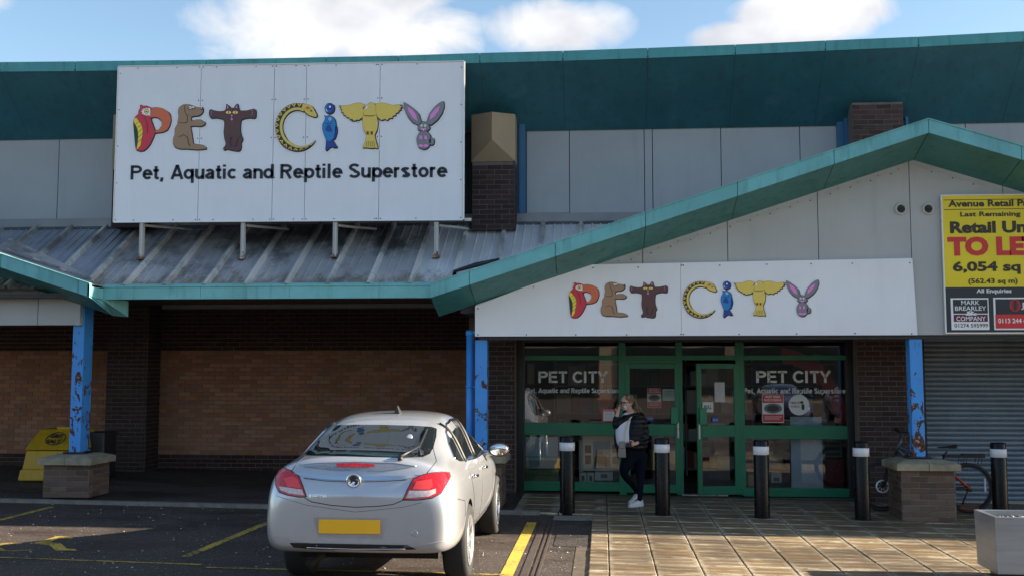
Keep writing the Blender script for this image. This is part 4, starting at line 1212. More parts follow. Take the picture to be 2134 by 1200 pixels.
    wr = f6((1245, 155), (1320, 140), (1380, 150), (1450, 172), (1555, 158), (1535, 180), (1565, 184), (1530, 208), (1555, 215), (1515, 235), (1525, 250), (1485, 262), (1490, 285), (1450, 292), (1450, 318), (1415, 318), (1390, 345), (1360, 330), (1320, 345), (1275, 310), (1255, 250))
    bb = f6((1140, 170), (1190, 134), (1235, 150), (1255, 200), (1260, 280), (1280, 370), (1272, 450), (1240, 520), (1255, 590), (1280, 675), (1250, 665), (1200, 670), (1140, 662), (1098, 665), (1130, 590), (1145, 520), (1110, 450), (1095, 370), (1105, 290), (1122, 230))
    L['bird_letter'] = ([(wl, 'ink_gold'), (wr, 'ink_gold'), (bb, 'ink_gold')], [('ink_white', e6(1138, 192, 22, 20)), ('ink_maroon', f6((1103, 225), (1103, 198), (1125, 178), (1142, 190), (1122, 200))), ('ink_navy', e6(1178, 180, 13)), ('ink_white', e6(1178, 180, 10)), ('ink_maroon', f6((1145, 476), (1172, 476), (1172, 514), (1148, 514))), ('ink_maroon', f6((1193, 476), (1220, 476), (1220, 514), (1195, 514))),
        ('ink_navy', f6((1105, 272), (1125, 290), (1180, 292), (1230, 290), (1262, 275), (1230, 298), (1180, 300), (1125, 298)))] + [('ink_navy', f6((x, 590), (x + 4, 590), (x + (x - 1190) * .25 + 4, 655), (x + (x - 1190) * .25, 655))) for x in (1150, 1170, 1190, 1210, 1230)])
    el = f6((1577, 130), (1640, 165), (1710, 220), (1760, 280), (1780, 350), (1790, 380), (1755, 402), (1690, 370), (1630, 300), (1590, 220)); er = f6((2048, 120), (2055, 180), (2030, 260), (1980, 335), (1900, 400), (1855, 385), (1852, 350), (1880, 270), (1940, 190), (2000, 140))
    L['rabbit_letter'] = ([(e6(1908, 590, 30, 42), 'ink_grey'), (el, 'ink_grey'), (er, 'ink_grey'), (e6(1815, 575, 84, 108), 'ink_grey'), (f6((1770, 380), (1812, 355), (1860, 380), (1880, 420), (1888, 440), (1865, 462), (1815, 475), (1770, 465), (1742, 440), (1750, 410)), 'ink_grey')],
        [('ink_pink', f6((1620, 185), (1680, 220), (1728, 285), (1740, 355), (1690, 320), (1645, 255))), ('ink_pink', f6((2002, 178), (1990, 230), (1940, 300), (1885, 345), (1895, 280), (1950, 212))), ('ink_white', e6(1790, 408, 14)), ('ink_white', e6(1832, 408, 14)), ('ink_navy', e6(1792, 410, 5)), ('ink_navy', e6(1830, 410, 5)), ('ink_pink', e6(1795, 446, 16, 12)), ('ink_pink', e6(1828, 446, 16, 12)), ('ink_white', e6(1812, 458, 7, 9)), ('ink_navy', e6(1812, 436, 7, 5)),
         ('ink_pink', f6((1766, 526), (1798, 526), (1800, 570), (1764, 570))), ('ink_pink', f6((1824, 526), (1854, 526), (1856, 570), (1822, 570))), ('ink_pink', e6(1782, 645, 30, 17)), ('ink_pink', e6(1842, 645, 30, 17)), ('ink_navy', e6(1782, 652, 16, 6)) if False else ('ink_pink', e6(1782, 648, 26, 14))])
    return L


def draw_letters(parent, U, unit):
    for name, (outs, det) in letter_shapes().items():
        m = MB()

        def poly(pts, lay, ink, sm_=0):
            if sm_: pts = smoothp(pts, sm_)
            W_ = [U(x, y, lay) for x, y in pts]
            for t in tessellate_polygon([[Vector((x, -y, 0)) for x, y in pts]]):
                a, b, c = (W_[i] for i in t)
                if (b - a).cross(c - a).y > 0: b, c = c, b
                m.add([a, b, c], [(0, 1, 2)], IX[ink])
        for pts, ink in outs:
            sp = smoothp(pts, 1)
            poly(grow(sp, 6.5), 1, 'halo_white'); poly([(x + 6, y + 8) for x, y in grow(sp, 5)], 1, 'halo_white')
            poly([(x + 4, y + 7) for x, y in grow(sp, 1.8)], 2, 'ink_navy'); poly(grow(sp, 1.6), 3, 'ink_navy')
            poly(sp, 4, ink)
        for k, (ink, pts) in enumerate(det): poly(pts, 5 + k * .4, ink)
        m.build(name, INKS, parent)


# -- the big sign over the lean-to
YBS = 15.60
bs = thing('shop_sign', (at(602, 463, YBS).x, YBS, at(602, 463, YBS).z), 'large white shop sign above the lean-to roof with animal letters', 'sign')
zt0, zb0 = at(245, 140, YBS).z, at(239, 463, YBS).z; zt1, zb1 = at(965, 129, YBS).z, at(965, 458, YBS).z
xL, xR = at(242, 300, YBS).x, at(965, 300, YBS).x
zT = lambda x: zt0 + (zt1 - zt0) * (x - xL) / (xR - xL); zB = lambda x: zb0 + (zb1 - zb0) * (x - xL) / (xR - xL)
js = [xL] + [at(p, 300, YBS).x for p in (415.5, 569, 636.5, 790.5)] + [xR]
for k, (a, b) in enumerate(zip(js, js[1:])):
    m = MB(); g = .0035; dy = (0, .002, .004, .001, .003)[k]
    m.hexa([(a + g, YBS + dy, zB(a)), (b - g, YBS + dy, zB(b)), (b - g, YBS + .02, zB(b)), (a + g, YBS + .02, zB(a)), (a + g, YBS + dy, zT(a)), (b - g, YBS + dy, zT(b)), (b - g, YBS + .02, zT(b)), (a + g, YBS + .02, zT(a))])
    m.build('sign_panel', WHITE, bs)
m = MB()
for a, b, c, d in ((xL, xR, -.012, 0), ):
    m.hexa([(xL, YBS + .03, zB(xL) + .01), (xR, YBS + .03, zB(xR) + .01), (xR, YBS + .16, zB(xR) + .01), (xL, YBS + .16, zB(xL) + .01), (xL, YBS + .03, zT(xL) - .01), (xR, YBS + .03, zT(xR) - .01), (xR, YBS + .16, zT(xR) - .01), (xL, YBS + .16, zT(xL) - .01)])
m.build('sign_frame', M('sign_frame_grey', (.10, .105, .115), .5), bs)
m = MB(); m.slab((xR + .001, YBS - .012, zB(xR)), (xR + .022, YBS - .012, zB(xR)), (xR + .022, YBS - .012, zT(xR) + .004), (xR + .001, YBS - .012, zT(xR) + .004), .03)
m.slab((xL - .012, YBS - .006, zB(xL)), (xL - .001, YBS - .006, zB(xL)), (xL - .001, YBS - .006, zT(xL)), (xL - .012, YBS - .006, zT(xL)), .03)
m.slab((xL, YBS - .012, zT(xL) + .001), (xR, YBS - .012, zT(xR) + .001), (xR, YBS - .012, zT(xR) + .012), (xL, YBS - .012, zT(xL) + .012), .03)
m.slab((xL, YBS - .012, zB(xL) - .012), (xR, YBS - .012, zB(xR) - .012), (xR, YBS - .012, zB(xR) - .001), (xL, YBS - .012, zB(xL) - .001), .03); m.build('edge_trim', WHITET, bs)
m = MB()
for j in js[1:-1]:
    for q in (.0, .27, .53, .78, 1.0):
        z = zB(j) + .025 + (zT(j) - zB(j) - .05) * q
        for s_ in (-.028, .028): m.ellipsoid((j + s_, YBS - .002, z), (.009, .006, .009), 8, 4)
for z_ in range(5):
    for x_ in (xL + .03, xR - .03): m.ellipsoid((x_, YBS - .002, zB(x_) + .03 + .55 * z_), (.009, .006, .009), 8, 4)
for q in range(8): m.ellipsoid((xL + .3 + q * .6, YBS - .002, zT(xL + .3 + q * .6) - .025), (.009, .006, .009), 8, 4); m.ellipsoid((xL + .3 + q * .6, YBS - .002, zB(xL + .3 + q * .6) + .025), (.009, .006, .009), 8, 4)
m.build('sign_screws', SCREW, bs, kind='stuff')


def U1(u, v, lay):
    p = at(240 + u / 2.964, 180 + v / 2.964, YBS); return Vector((p.x, YBS - .003 - .0012 * lay, p.z))


draw_letters(bs, U1, 1)
a = at(272, 375, YBS); b = at(932, 370, YBS); capz = at(600, 343, YBS).z - at(600, 373, YBS).z
strokes_text(None, 'Pet, Aquatic and Reptile Superstore', lambda u, v: Vector((a.x + (b.x - a.x) * u, YBS - .005, a.z + (b.z - a.z) * u + v * capz)), out=lambda mb_: mb_.build('lettering', INK, bs))
# stay posts that carry it on the roof
STAY = m_rust_end('white_stay_with_rust', 3.45)
for px, y1 in ((293.5, 534), (505, 534), (697.5, 530), (909, 530)):
    p = at(px, y1, YBS + .04); t = at(px, 466, YBS + .04)
    m = MB(); m.box(p.x - .03, p.x + .03, YBS + .03, YBS + .09, p.z - .03, t.z + .02); m.box(p.x + .005, p.x + .03, YBS + .0, YBS + .03, p.z - .02, t.z); m.box(p.x - .05, p.x + .05, YBS + .0, YBS + .12, p.z - .05, p.z - .02)
    m.tube([(p.x + .03, YBS + .1, t.z - .02), (p.x + .42, YBS + .9, t.z + .02)], .022, 6)
    m.build('stay_post', STAY, bs)
m = MB(); m.box(xL + .1, xR - .1, YBS + .17, YBS + .22, zB(xL) + .02, zB(xL) + .08); m.box(xR, xR + .10, YBS + .2, YBS + .24, zB(xR) + .01, zB(xR) + .05); m.build('support_rail', WHITET, bs)

# -- the lower sign on the porch gable
YLS = YGW - .045
ls = thing('shop_sign', (at(1450, 699, YLS).x, YLS, at(1450, 699, YLS).z), 'white shop sign with animal letters fixed across the porch gable', 'sign')
x0, x1 = at(990, 660, YLS).x, at(1911, 660, YLS).x; z0, z0b = at(990, 700.5, YLS).z, at(1911, 697.5, YLS).z
zts = at(1560, 549, YLS).z; xs0 = at(1216, 553, YLS).x; zle = at(990, 637, YLS).z
xj = at(1419, 620, YLS).x
sl_ = (z0b - z0) / (x1 - x0)
topx = lambda x: min(zts + (x - xs0) * .012, zle + (x - x0) * (zts - zle) / (xs0 - x0))
m = MB(); m.prism([(x0, z0), (xj - .002, z0 + sl_ * (xj - x0)), (xj - .002, topx(xj)), (xs0, topx(xs0)), (x0, zle)], YLS, YLS + .03); m.build('sign_panel', WHITE, ls)
m = MB(); m.prism([(xj + .002, z0 + sl_ * (xj - x0)), (x1, z0b), (x1 - .035, topx(x1)), (xj + .002, topx(xj))], YLS + .001, YLS + .03); m.build('sign_panel', WHITE, ls)
m = MB()
for px, py in ((996, 643), (1112, 598), (1236, 558), (1330, 557), (1420, 553), (1424, 553), (1500, 553), (1598, 551), (1690, 550), (1776, 549), (1896, 548), (1900, 695), (1782, 694), (1660, 695), (1540, 696), (1419, 696), (1424, 696), (1306, 697), (1200, 697), (1097, 697), (996, 697)):
    p = at(px, py, YLS); m.ellipsoid((p.x, YLS - .003, p.z), (.010, .006, .010), 8, 4)
m.build('sign_screws', SCREW, ls, kind='stuff')


def U2(u, v, lay):
    p = at(1150 + (125 + (u - 113) * .9651) / 3.557, 560 + (100 + (v - 115) * .9138) / 3.557, YLS); return Vector((p.x, YLS - .003 - .0012 * lay, p.z))


draw_letters(ls, U2, .6)

# -- the letting board
YLB = YGW - .05
tb = thing('letting_board', (at(1970, 694, YLB).x, YLB, at(1970, 694, YLB).z), 'yellow and black letting board with red TO LET lettering', 'sign')
x0 = at(1963, 409, YLB).x; x0b = at(1973, 694, YLB).x; x0m = (x0 + x0b) / 2; x1 = x0m + 1.95
z1 = at(2050, 408, YLB).z; zk = at(2050, 598, YLB).z; z0 = at(2050, 692, YLB).z
BY = M('board_yellow', srgb(232, 210, 36), .45, var=.05, vscale=2); BK = M('board_black', (.022, .027, .036), .4, var=.1); BR = flat('board_red', (205, 48, 52))
m = MB(); m.box(x0m, x1, YLB, YLB + .03, zk, z1); m.build('yellow_panel', BY, tb)
m = MB(); m.box(x0m, x1, YLB - .001, YLB + .03, z0, zk - .001); m.build('black_panel', BK, tb)
m = MB(); e = .016; m.box(x0m - e, x0m - .001, YLB - .008, YLB + .03, z0 - e, z1 + e); m.box(x0m, x1, YLB - .008, YLB + .03, z1 + .001, z1 + e); m.box(x0m, x1, YLB - .008, YLB + .03, z0 - e, z0 - .001); m.build('board_edge', WHITET, tb)


def bt(s, l, t, r, b, mat, off=.02, name='lettering', dy=.004, sp=1.0):
    vs, fs = font_verts(s, off, sp); P_ = rectP(l, t, r, b, YLB, dy); nw = len(s.split())
    ext = sorted((min(vs[i][0] for i in f), max(vs[i][0] for i in f)) for f in fs); gaps = []; hi = ext[0][1]
    for a, b_ in ext[1:]:
        if a > hi: gaps.append((a - hi, (a + hi) / 2))
        hi = max(hi, b_)
    cuts = sorted(c for g, c in sorted(gaps)[::-1][:nw - 1]) + [9]
    for k, c in enumerate(cuts):
        lo = cuts[k - 1] if k else -9; m = MB(); ff = [f for f in fs if lo < vs[f[0]][0] <= c]
        used = sorted({i for f in ff for i in f}); ix = {i: q for q, i in enumerate(used)}
        m.add([P_(*vs[i]) for i in used], [[ix[i] for i in f] for f in ff]); m.build(name, mat, tb)


BI = flat('board_ink', (52, 44, 34)); LT = flat('board_white', (230, 232, 236))
bt('Avenue Retail Park', 1976, 418, 2166, 432, BI, .035)
bt('Last Remaining', 2001, 442, 2127, 455, BI, .03)
bt('Retail Unit', 1980, 462, 2166, 487, BI, .045)
bt('TO LET', 1975, 494, 2171, 534, BR, .06)
bt('6,054 sq ft', 1986, 545, 2166, 572, BI, .04)
bt('(562.43 sq m)', 2018, 580, 2121, 594, BI, .03)
bt('All Enquiries', 2035, 602, 2108, 613, LT, .025)
m = MB()
for zz in (at(2050, 416.5, YLB).z, at(2050, 436.5, YLB).z): m.box(x0m + .02, x1 - .02, YLB - .003, YLB, zz - .004, zz + .004)
m.build('rule_line', BI, tb)


def card(l, t, r, b, dy, mat, name):
    P_ = rectP(l, t, r, b, YLB, dy); m = MB(); m.add([P_(0, 0), P_(1, 0), P_(1, 1), P_(0, 1)], [(0, 1, 2, 3)]); m.build(name, mat, tb)


card(1983, 621, 2062, 687, .003, LT, 'agent_card'); card(1986.5, 624, 2058.5, 653, .005, BK, 'card_field'); card(1987.5, 655, 2058.5, 670, .005, flat('maroon_card', (96, 28, 58)), 'card_field')
bt('MARK', 2003, 626, 2041, 635, LT, .01, dy=.007); bt('BREARLEY', 1990, 638, 2055, 647, LT, .01, dy=.007); bt('&', 2011, 648, 2037, 657, LT, .02, dy=.008); bt('COMPANY', 1993, 659, 2054, 668.5, LT, .01, dy=.007); bt('01274 595999', 1989, 674, 2059, 682, BI, .01, dy=.005)
card(2072, 620, 2172, 687, .003, LT, 'agent_card'); card(2075, 623, 2169, 655, .005, BK, 'card_field'); card(2075, 655, 2169, 684, .005, BR, 'card_field')
m = MB(); c = at(2115, 636, YLB)
for r_ in (.085, .06, .035):
    for i in range(20):
        a0, a1 = 2 * math.pi * i / 20, 2 * math.pi * (i + 1) / 20
        m.add([(c.x + r_ * .8 * math.cos(a_) * q_, YLB - .007, c.z + .085 * math.sin(a_) * (q_ if r_ > .08 else 1)) for a_, q_ in ((a0, 1), (a1, 1), (a1, .8), (a0, .8))], [(0, 1, 2, 3)])
m.build('ring_emblem', BR, tb)
bt('J', 2128, 630, 2134, 645, LT, .02, dy=.007); bt('0113 244 6', 2080, 663, 2139, 673, LT, .02, dy=.007)

# -- window lettering and notices in the shopfront (flat print on the glass)
VIN = M('frosted_vinyl', (.62, .64, .66), .6, var=.04)
PRT = lambda *a, **k: None
YV = YS - .006


def vin(s, l, t, r, b, mat=VIN, plain=True, dy=0.0, off=.02, Y=YV, tw=T):
    m = MB(); P_ = rectP(l, t, r, b, Y, dy)
    strokes_text(None, s, P_, tw=tw, out=lambda mb_: mb_.build('window_lettering', mat, B))


vin('PET CITY', 1122, 773, 1266, 797); vin('Pet, Aquatic and Reptile Superstore', 1097, 808, 1293, 818, tw=.2)
vin('PET CITY', 1576, 772, 1731, 797); vin('Pet, Aquatic and Reptile Superstore', 1550, 808, 1762, 819, tw=.2)


def notice(l, t, r, b, mat, label, name='notice', Y=YV - .002, bits=(), tf=None):
    P_ = rectP(l, t, r, b, Y) if tf is None else tf
    c = P_(.5, .5); T_ = thing(name, tuple(c), label, 'notice')
    m = MB(); m.add([P_(0, 0), P_(1, 0), P_(1, 1), P_(0, 1)], [(0, 1, 2, 3)]); m.build('paper', mat, T_)
    n_ = Vector((0, -.0012, 0))
    for i, (kind, u0, v0, u1, v1, mt) in enumerate(bits):
        m = MB()
        if kind == 'box': m.add([P_(u0, v0) + n_ * (1 + i * .4), P_(u1, v0) + n_ * (1 + i * .4), P_(u1, v1) + n_ * (1 + i * .4), P_(u0, v1) + n_ * (1 + i * .4)], [(0, 1, 2, 3)]); m.build('print', mt, T_)
        elif kind == 'ell':
            m.add([P_((u0 + u1) / 2 + (u1 - u0) / 2 * math.cos(a_ * math.pi / 9), (v0 + v1) / 2 + (v1 - v0) / 2 * math.sin(a_ * math.pi / 9)) + n_ * (1 + i * .4) for a_ in range(18)], [list(range(18))]); m.build('print', mt, T_)
        else:
            font_text(m, kind, lambda u, v: P_(u0 + (u1 - u0) * u, v0 + (v1 - v0) * v) + n_ * (1 + i * .4), .03); m.build('print', mt, T_)
    return T_


PW = M('paper_white', (.62, .64, .66), .6, var=.05); PR_ = flat('poster_red', (190, 50, 56)); PG = flat('poster_grey', (90, 98, 102)); PK = flat('poster_ink', (40, 42, 48)); PB = flat('sticker_blue', (40, 70, 160)); LB = flat('pale_blue', (120, 160, 190))
facebits = [('box', .02, .70, .98, .99, PR_), ('box', .02, .02, .98, .30, PR_), ('ell', .08, .33, .92, .68, PG), ('ell', .22, .39, .78, .62, PK), ('FACE COVERING', .1, .76, .9, .84, PW), ('MUST WEAR', .15, .87, .85, .95, PW), ('box', .1, .2, .9, .22, PW), ('box', .1, .13, .8, .15, PW)]
notice(1349, 808, 1378, 849, PW, 'red and white face covering poster on the closed green door', bits=facebits)
notice(1589, 821, 1634, 880, PW, 'red and white face covering poster in the right window', bits=facebits)
notice(1381, 810, 1408, 834, M('paper_pale', (.48, .53, .54), .6), 'pale paper notice beside the red poster on the closed door', bits=[('box', .15, .75, .85, .8, PK), ('box', .15, .6, .9, .63, PG), ('box', .15, .5, .8, .53, PG), ('box', .15, .4, .85, .43, PG)])
notice(1254, 851, 1282, 878, PR_, 'red bordered opening notice low in the left window', bits=[('box', .12, .08, .95, .8, PW), ('Opening Times', .1, .85, .9, .95, PW)] + [('box', .2, .15 + .1 * k, .85, .17 + .1 * k, PG) for k in range(6)])
hb = notice(1644, 823, 1687, 865, PW, 'round white health sticker in the right window', bits=[]) if False else None
c = at(1665, 843, YV); T_ = thing('round_sticker', tuple(c), 'round white health sticker with a dog silhouette in right window', 'sticker')
m = MB(); m.add([(c.x + .158 * math.cos(a * math.pi / 14), YV - .002, c.z + .158 * math.sin(a * math.pi / 14)) for a in range(28)], [list(range(28))]); m.build('disc', PW, T_)
m = MB(); font_text(m, 'HEALTH', rectP(1648, 836, 1668, 841, YV, .004), .03); font_text(m, 'CHECK', rectP(1648, 844, 1667, 848, YV, .004), .03); m.build('print', MAR, T_)
m = MB(); m.ellipsoid(c + Vector((.06, -.001, -.03)), (.03, .002, .06), 10, 6); m.ellipsoid(c + Vector((.045, -.001, .04)), (.03, .002, .025), 10, 6); m.build('dog_silhouette', PK, T_)
tfr = lambda l, t, r, b: (lambda u, v: DRP(-.67 + .67 * (l + (r - l) * u), b + (t - b) * v, -.029))
zz = lambda py: at(1495, py, YS - .1).z
notice(0, 0, 0, 0, PW, 'small white PULL label on the open green door', tf=tfr(.13, zz(837), .385, zz(858)), bits=[('PULL', .15, .3, .85, .7, PK)])
notice(0, 0, 0, 0, M('paper_blank', (.50, .51, .55), .6), 'blank white paper on the open green door glass', tf=tfr(.42, zz(796), .66, zz(837)))
for (l, t, r, b, s_) in ((1348, 867, 1362, 877, 'closed door'),):
    notice(l, t, r, b, PB, 'small blue card sticker low on the %s glass' % s_, bits=[('box', .15, .3, .45, .7, LB), ('box', .55, .3, .85, .7, LB)])
notice(0, 0, 0, 0, PB, 'small blue card sticker low on the open door glass', tf=tfr(.35, zz(868), .5, zz(880)), bits=[('box', .15, .3, .45, .7, LB), ('box', .55, .3, .85, .7, LB)])

# things standing inside the window
YI = YS + .25
def standee(l, t, r, b, mat, label, name, cat, Y=YI, thick=.03, extra=None):
    a = at(l, b, Y); c_ = at(r, t, Y); T_ = thing(name, ((a.x + c_.x) / 2, Y, a.z), label, cat)
    m = MB(); m.box(a.x, c_.x, Y, Y + thick, a.z, c_.z); m.build('panel', mat, T_)
    for (l2, t2, r2, b2, mt) in (extra or []):
        P_ = rectP(l2, t2, r2, b2, Y, .003); m = MB(); m.add([P_(0, 0), P_(1, 0), P_(1, 1), P_(0, 1)], [(0, 1, 2, 3)]); m.build('print', mt, T_)
    return T_


CREAM = flat('poster_cream', (196, 190, 170)); SEA = flat('poster_sea', (90, 128, 150)); SEAD = flat('poster_deep', (44, 66, 90))
pb = standee(1215, 908, 1291, 980, CREAM, 'cream pet poster board with photographs low in the left window', 'poster_board', 'poster', extra=[(1236, 918, 1272, 976, SEA), (1238, 950, 1270, 970, SEAD), (1219, 927, 1232, 943, PK), (1219, 948, 1232, 966, PK), (1276, 925, 1289, 942, PK), (1276, 950, 1289, 966, PK), (1247, 938, 1258, 950, PW)])
standee(1207, 916, 1214, 998, M('box_pale', (.42, .48, .47), .6), 'narrow pale carton standing left of the poster board', 'carton', 'box', Y=YI + .1, thick=.25)
for l, r in ((1208, 1222), (1224, 1238)):
    standee(l, 984, r, 1003, M('box_pale', (.42, .48, .47), .6), 'small pale carton under the poster board, %s of the pair' % ('outer' if l == 1208 else 'inner'), 'carton', 'box', Y=YI - .05, thick=.18, extra=[(l + 4, 990, r - 4, 1001, GRN)])
standee(1240, 983, 1277, 1000, M('box_pale', (.42, .48, .47), .6), 'wide pale carton with green window under the poster board', 'carton', 'box', Y=YI - .05, thick=.18, extra=[(1252, 987, 1266, 995, GRN)])
standee(1095, 910, 1163, 1004, flat('field_sky', (150, 170, 180)), 'landscape poster of green grass under pale sky', 'window_poster', 'poster', Y=YS + .05, thick=.01, extra=[(1095, 958, 1163, 978, flat('far_field', (110, 130, 130))), (1095, 976, 1163, 1004, M('print_grass', (.05, .11, .03), .7, var=.5, vscale=30)), (1132, 918, 1133.5, 960, PW), (1095, 950, 1163, 952, flat('print_teal', (60, 110, 100)))])
standee(1650, 868, 1712, 1018, M('panel_pale_blue', (.42, .52, .66), .3, var=.06), 'tall pale blue panel standing in the right window', 'display_panel', 'panel', Y=YI)
standee(1714, 914, 1754, 952, PG, 'grey framed board on the wall in the right window', 'framed_board', 'board', Y=YI + .3, extra=[(1717, 919, 1750, 925, PK), (1717, 931, 1750, 937, PK), (1717, 943, 1750, 948, PK)])
standee(1712, 955, 1758, 1016, M('dark_red', (.16, .02, .025), .5), 'dark red cabinet low in the right window', 'cabinet', 'cabinet', Y=YI + .4, thick=.4)
# stock on racks deep inside
random.seed(11)
rk = thing('stock_shelves', (2.0, YS + 3.2, 0), 'dim rows of stocked shelves inside the shop', 'shelving')
m = MB(); 
for z in (.1, .6, 1.1, 1.6, 2.0): m.box(-.9, 5, YS + 3, YS + 3.5, z, z + .03)
for x in (-.9, .3, 1.5, 2.7, 3.9, 4.97): m.box(x, x + .03, YS + 3, YS + 3.5, 0, 2.2)
m.build('rack', M('rack_grey', (.16, .16, .16), .5), rk)
cols = [M('stock_%s' % n, c, .6) for n, c in (('red', (.25, .03, .03)), ('blue', (.03, .07, .22)), ('cream', (.35, .3, .2)), ('green', (.04, .12, .05)), ('brown', (.14, .08, .04)), ('white', (.45, .45, .45)))]
m = MB()
for z in (.13, .63, 1.13, 1.63):
    x = -.85
    while x < 4.9:
        w = random.uniform(.1, .3); m.box(x, x + w - .01, YS + 3.02 + random.uniform(0, .05), YS + 3.4, z, z + random.uniform(.2, .42), mi=random.randrange(6)); x += w
m.build('stock', cols, rk, kind='stuff')

# display things behind the left and right windows
OR_ = M('display_orange', (.62, .13, .02), .5)
T_ = thing('orange_display', (at(1252, 850, YI + .3).x, YI + .3, .9), 'orange display strip with red tassels hanging in the left window', 'display')
a, b = at(1247, 757, YI + .3), at(1256, 812, YI + .3)
m = MB(); m.box(a.x, b.x, YI + .3, YI + .32, b.z, a.z); m.build('strip', OR_, T_)
m = MB(); c = at(1254, 812, YI + .3)
for k in range(7): m.tube([c + Vector((-.12 + .04 * k, 0, .02)), c + Vector((-.06 + .03 * k, .01 * k, -.14)), c + Vector((-.02 + .02 * k, 0, -.26))], [.012, .02, .008], 6)
m.build('tassel', M('tassel_red', (.50, .04, .02), .6), T_)
T_ = thing('red_arch_display', (at(1750, 860, YI + .6).x, YI + .6, .8), 'curved dark red arch display at the end of the right window', 'display')
m = MB(); c = at(1625, 905, YI + .6); R1, R2 = 1.12, .93
for k in range(14):
    a0, a1 = math.radians(8 + 5.6 * k), math.radians(8 + 5.6 * (k + 1))
    m.hexa([(c.x + R2 * math.cos(a0), YI + .6, c.z + 1.25 * R2 * math.sin(a0)), (c.x + R1 * math.cos(a0), YI + .6, c.z + 1.25 * R1 * math.sin(a0)), (c.x + R1 * math.cos(a0), YI + .7, c.z + 1.25 * R1 * math.sin(a0)), (c.x + R2 * math.cos(a0), YI + .7, c.z + 1.25 * R2 * math.sin(a0)),
            (c.x + R2 * math.cos(a1), YI + .6, c.z + 1.25 * R2 * math.sin(a1)), (c.x + R1 * math.cos(a1), YI + .6, c.z + 1.25 * R1 * math.sin(a1)), (c.x + R1 * math.cos(a1), YI + .7, c.z + 1.25 * R1 * math.sin(a1)), (c.x + R2 * math.cos(a1), YI + .7, c.z + 1.25 * R2 * math.sin(a1))])
m.build('arch', M('arch_red', (.38, .03, .03), .5), T_)
standee(1560, 988, 1578, 1012, M('carton_tan', (.35, .24, .12), .7), 'tan carton low in the right window nearest the mullion', 'carton', 'box', thick=.3)
standee(1608, 984, 1629, 1005, M('carton_printed', (.30, .30, .29), .7), 'printed grey carton between the third bollard and the blue panel', 'carton', 'box', thick=.3, extra=[(1612, 994, 1624, 1002, PK)])
standee(1604, 950, 1630, 976, M('bag_olive', (.16, .14, .09), .8), 'olive sack stacked above the printed carton', 'feed_sack', 'sack', thick=.25)
standee(1099, 757, 1112, 800, M('column_cream', (.38, .33, .22), .7), 'cream column seen inside the left window edge', 'shop_column', 'column', Y=YI + 1.2, thick=.3)

# ================================================================== the silver car
PAINT = m_carpaint('silver_paint', (.56, .58, .62))
CGL = NT('car_glass'); CGL.setin(CGL.p, 'Base Color', (.010, .013, .016)); CGL.p.inputs['Roughness'].default_value = .02; CGL.p.inputs['IOR'].default_value = 1.9; CGL = CGL.m
CHR = M('chrome', (.75, .76, .78), .08, 1.0, var=.03); BPL = M('black_plastic', (.015, .015, .016), .5); WELL = M('wheel_well', (.006, .006, .006), .9)
ALLOY = M('alloy', (.60, .61, .62), .25, .8, var=.05)
LRED = NT('tail_lamp_red'); LRED.setin(LRED.p, 'Base Color', LRED.mix(LRED.ramp(LRED.noise(60, 2), .4, .6), (.42, .006, .010), (.62, .012, .018))); LRED.p.inputs['Roughness'].default_value = .12; LRED.p.inputs['Coat Weight'].default_value = 1; LRED = LRED.m
LRD2 = M('tail_lamp_bright', (.85, .05, .045), .15, coat=1, var=.06); LCLR = M('lamp_clear', (.62, .52, .52), .15, coat=1, var=.25, vscale=30)
PLATE = M('number_plate_yellow', (.95, .50, .02), .35, var=.05)

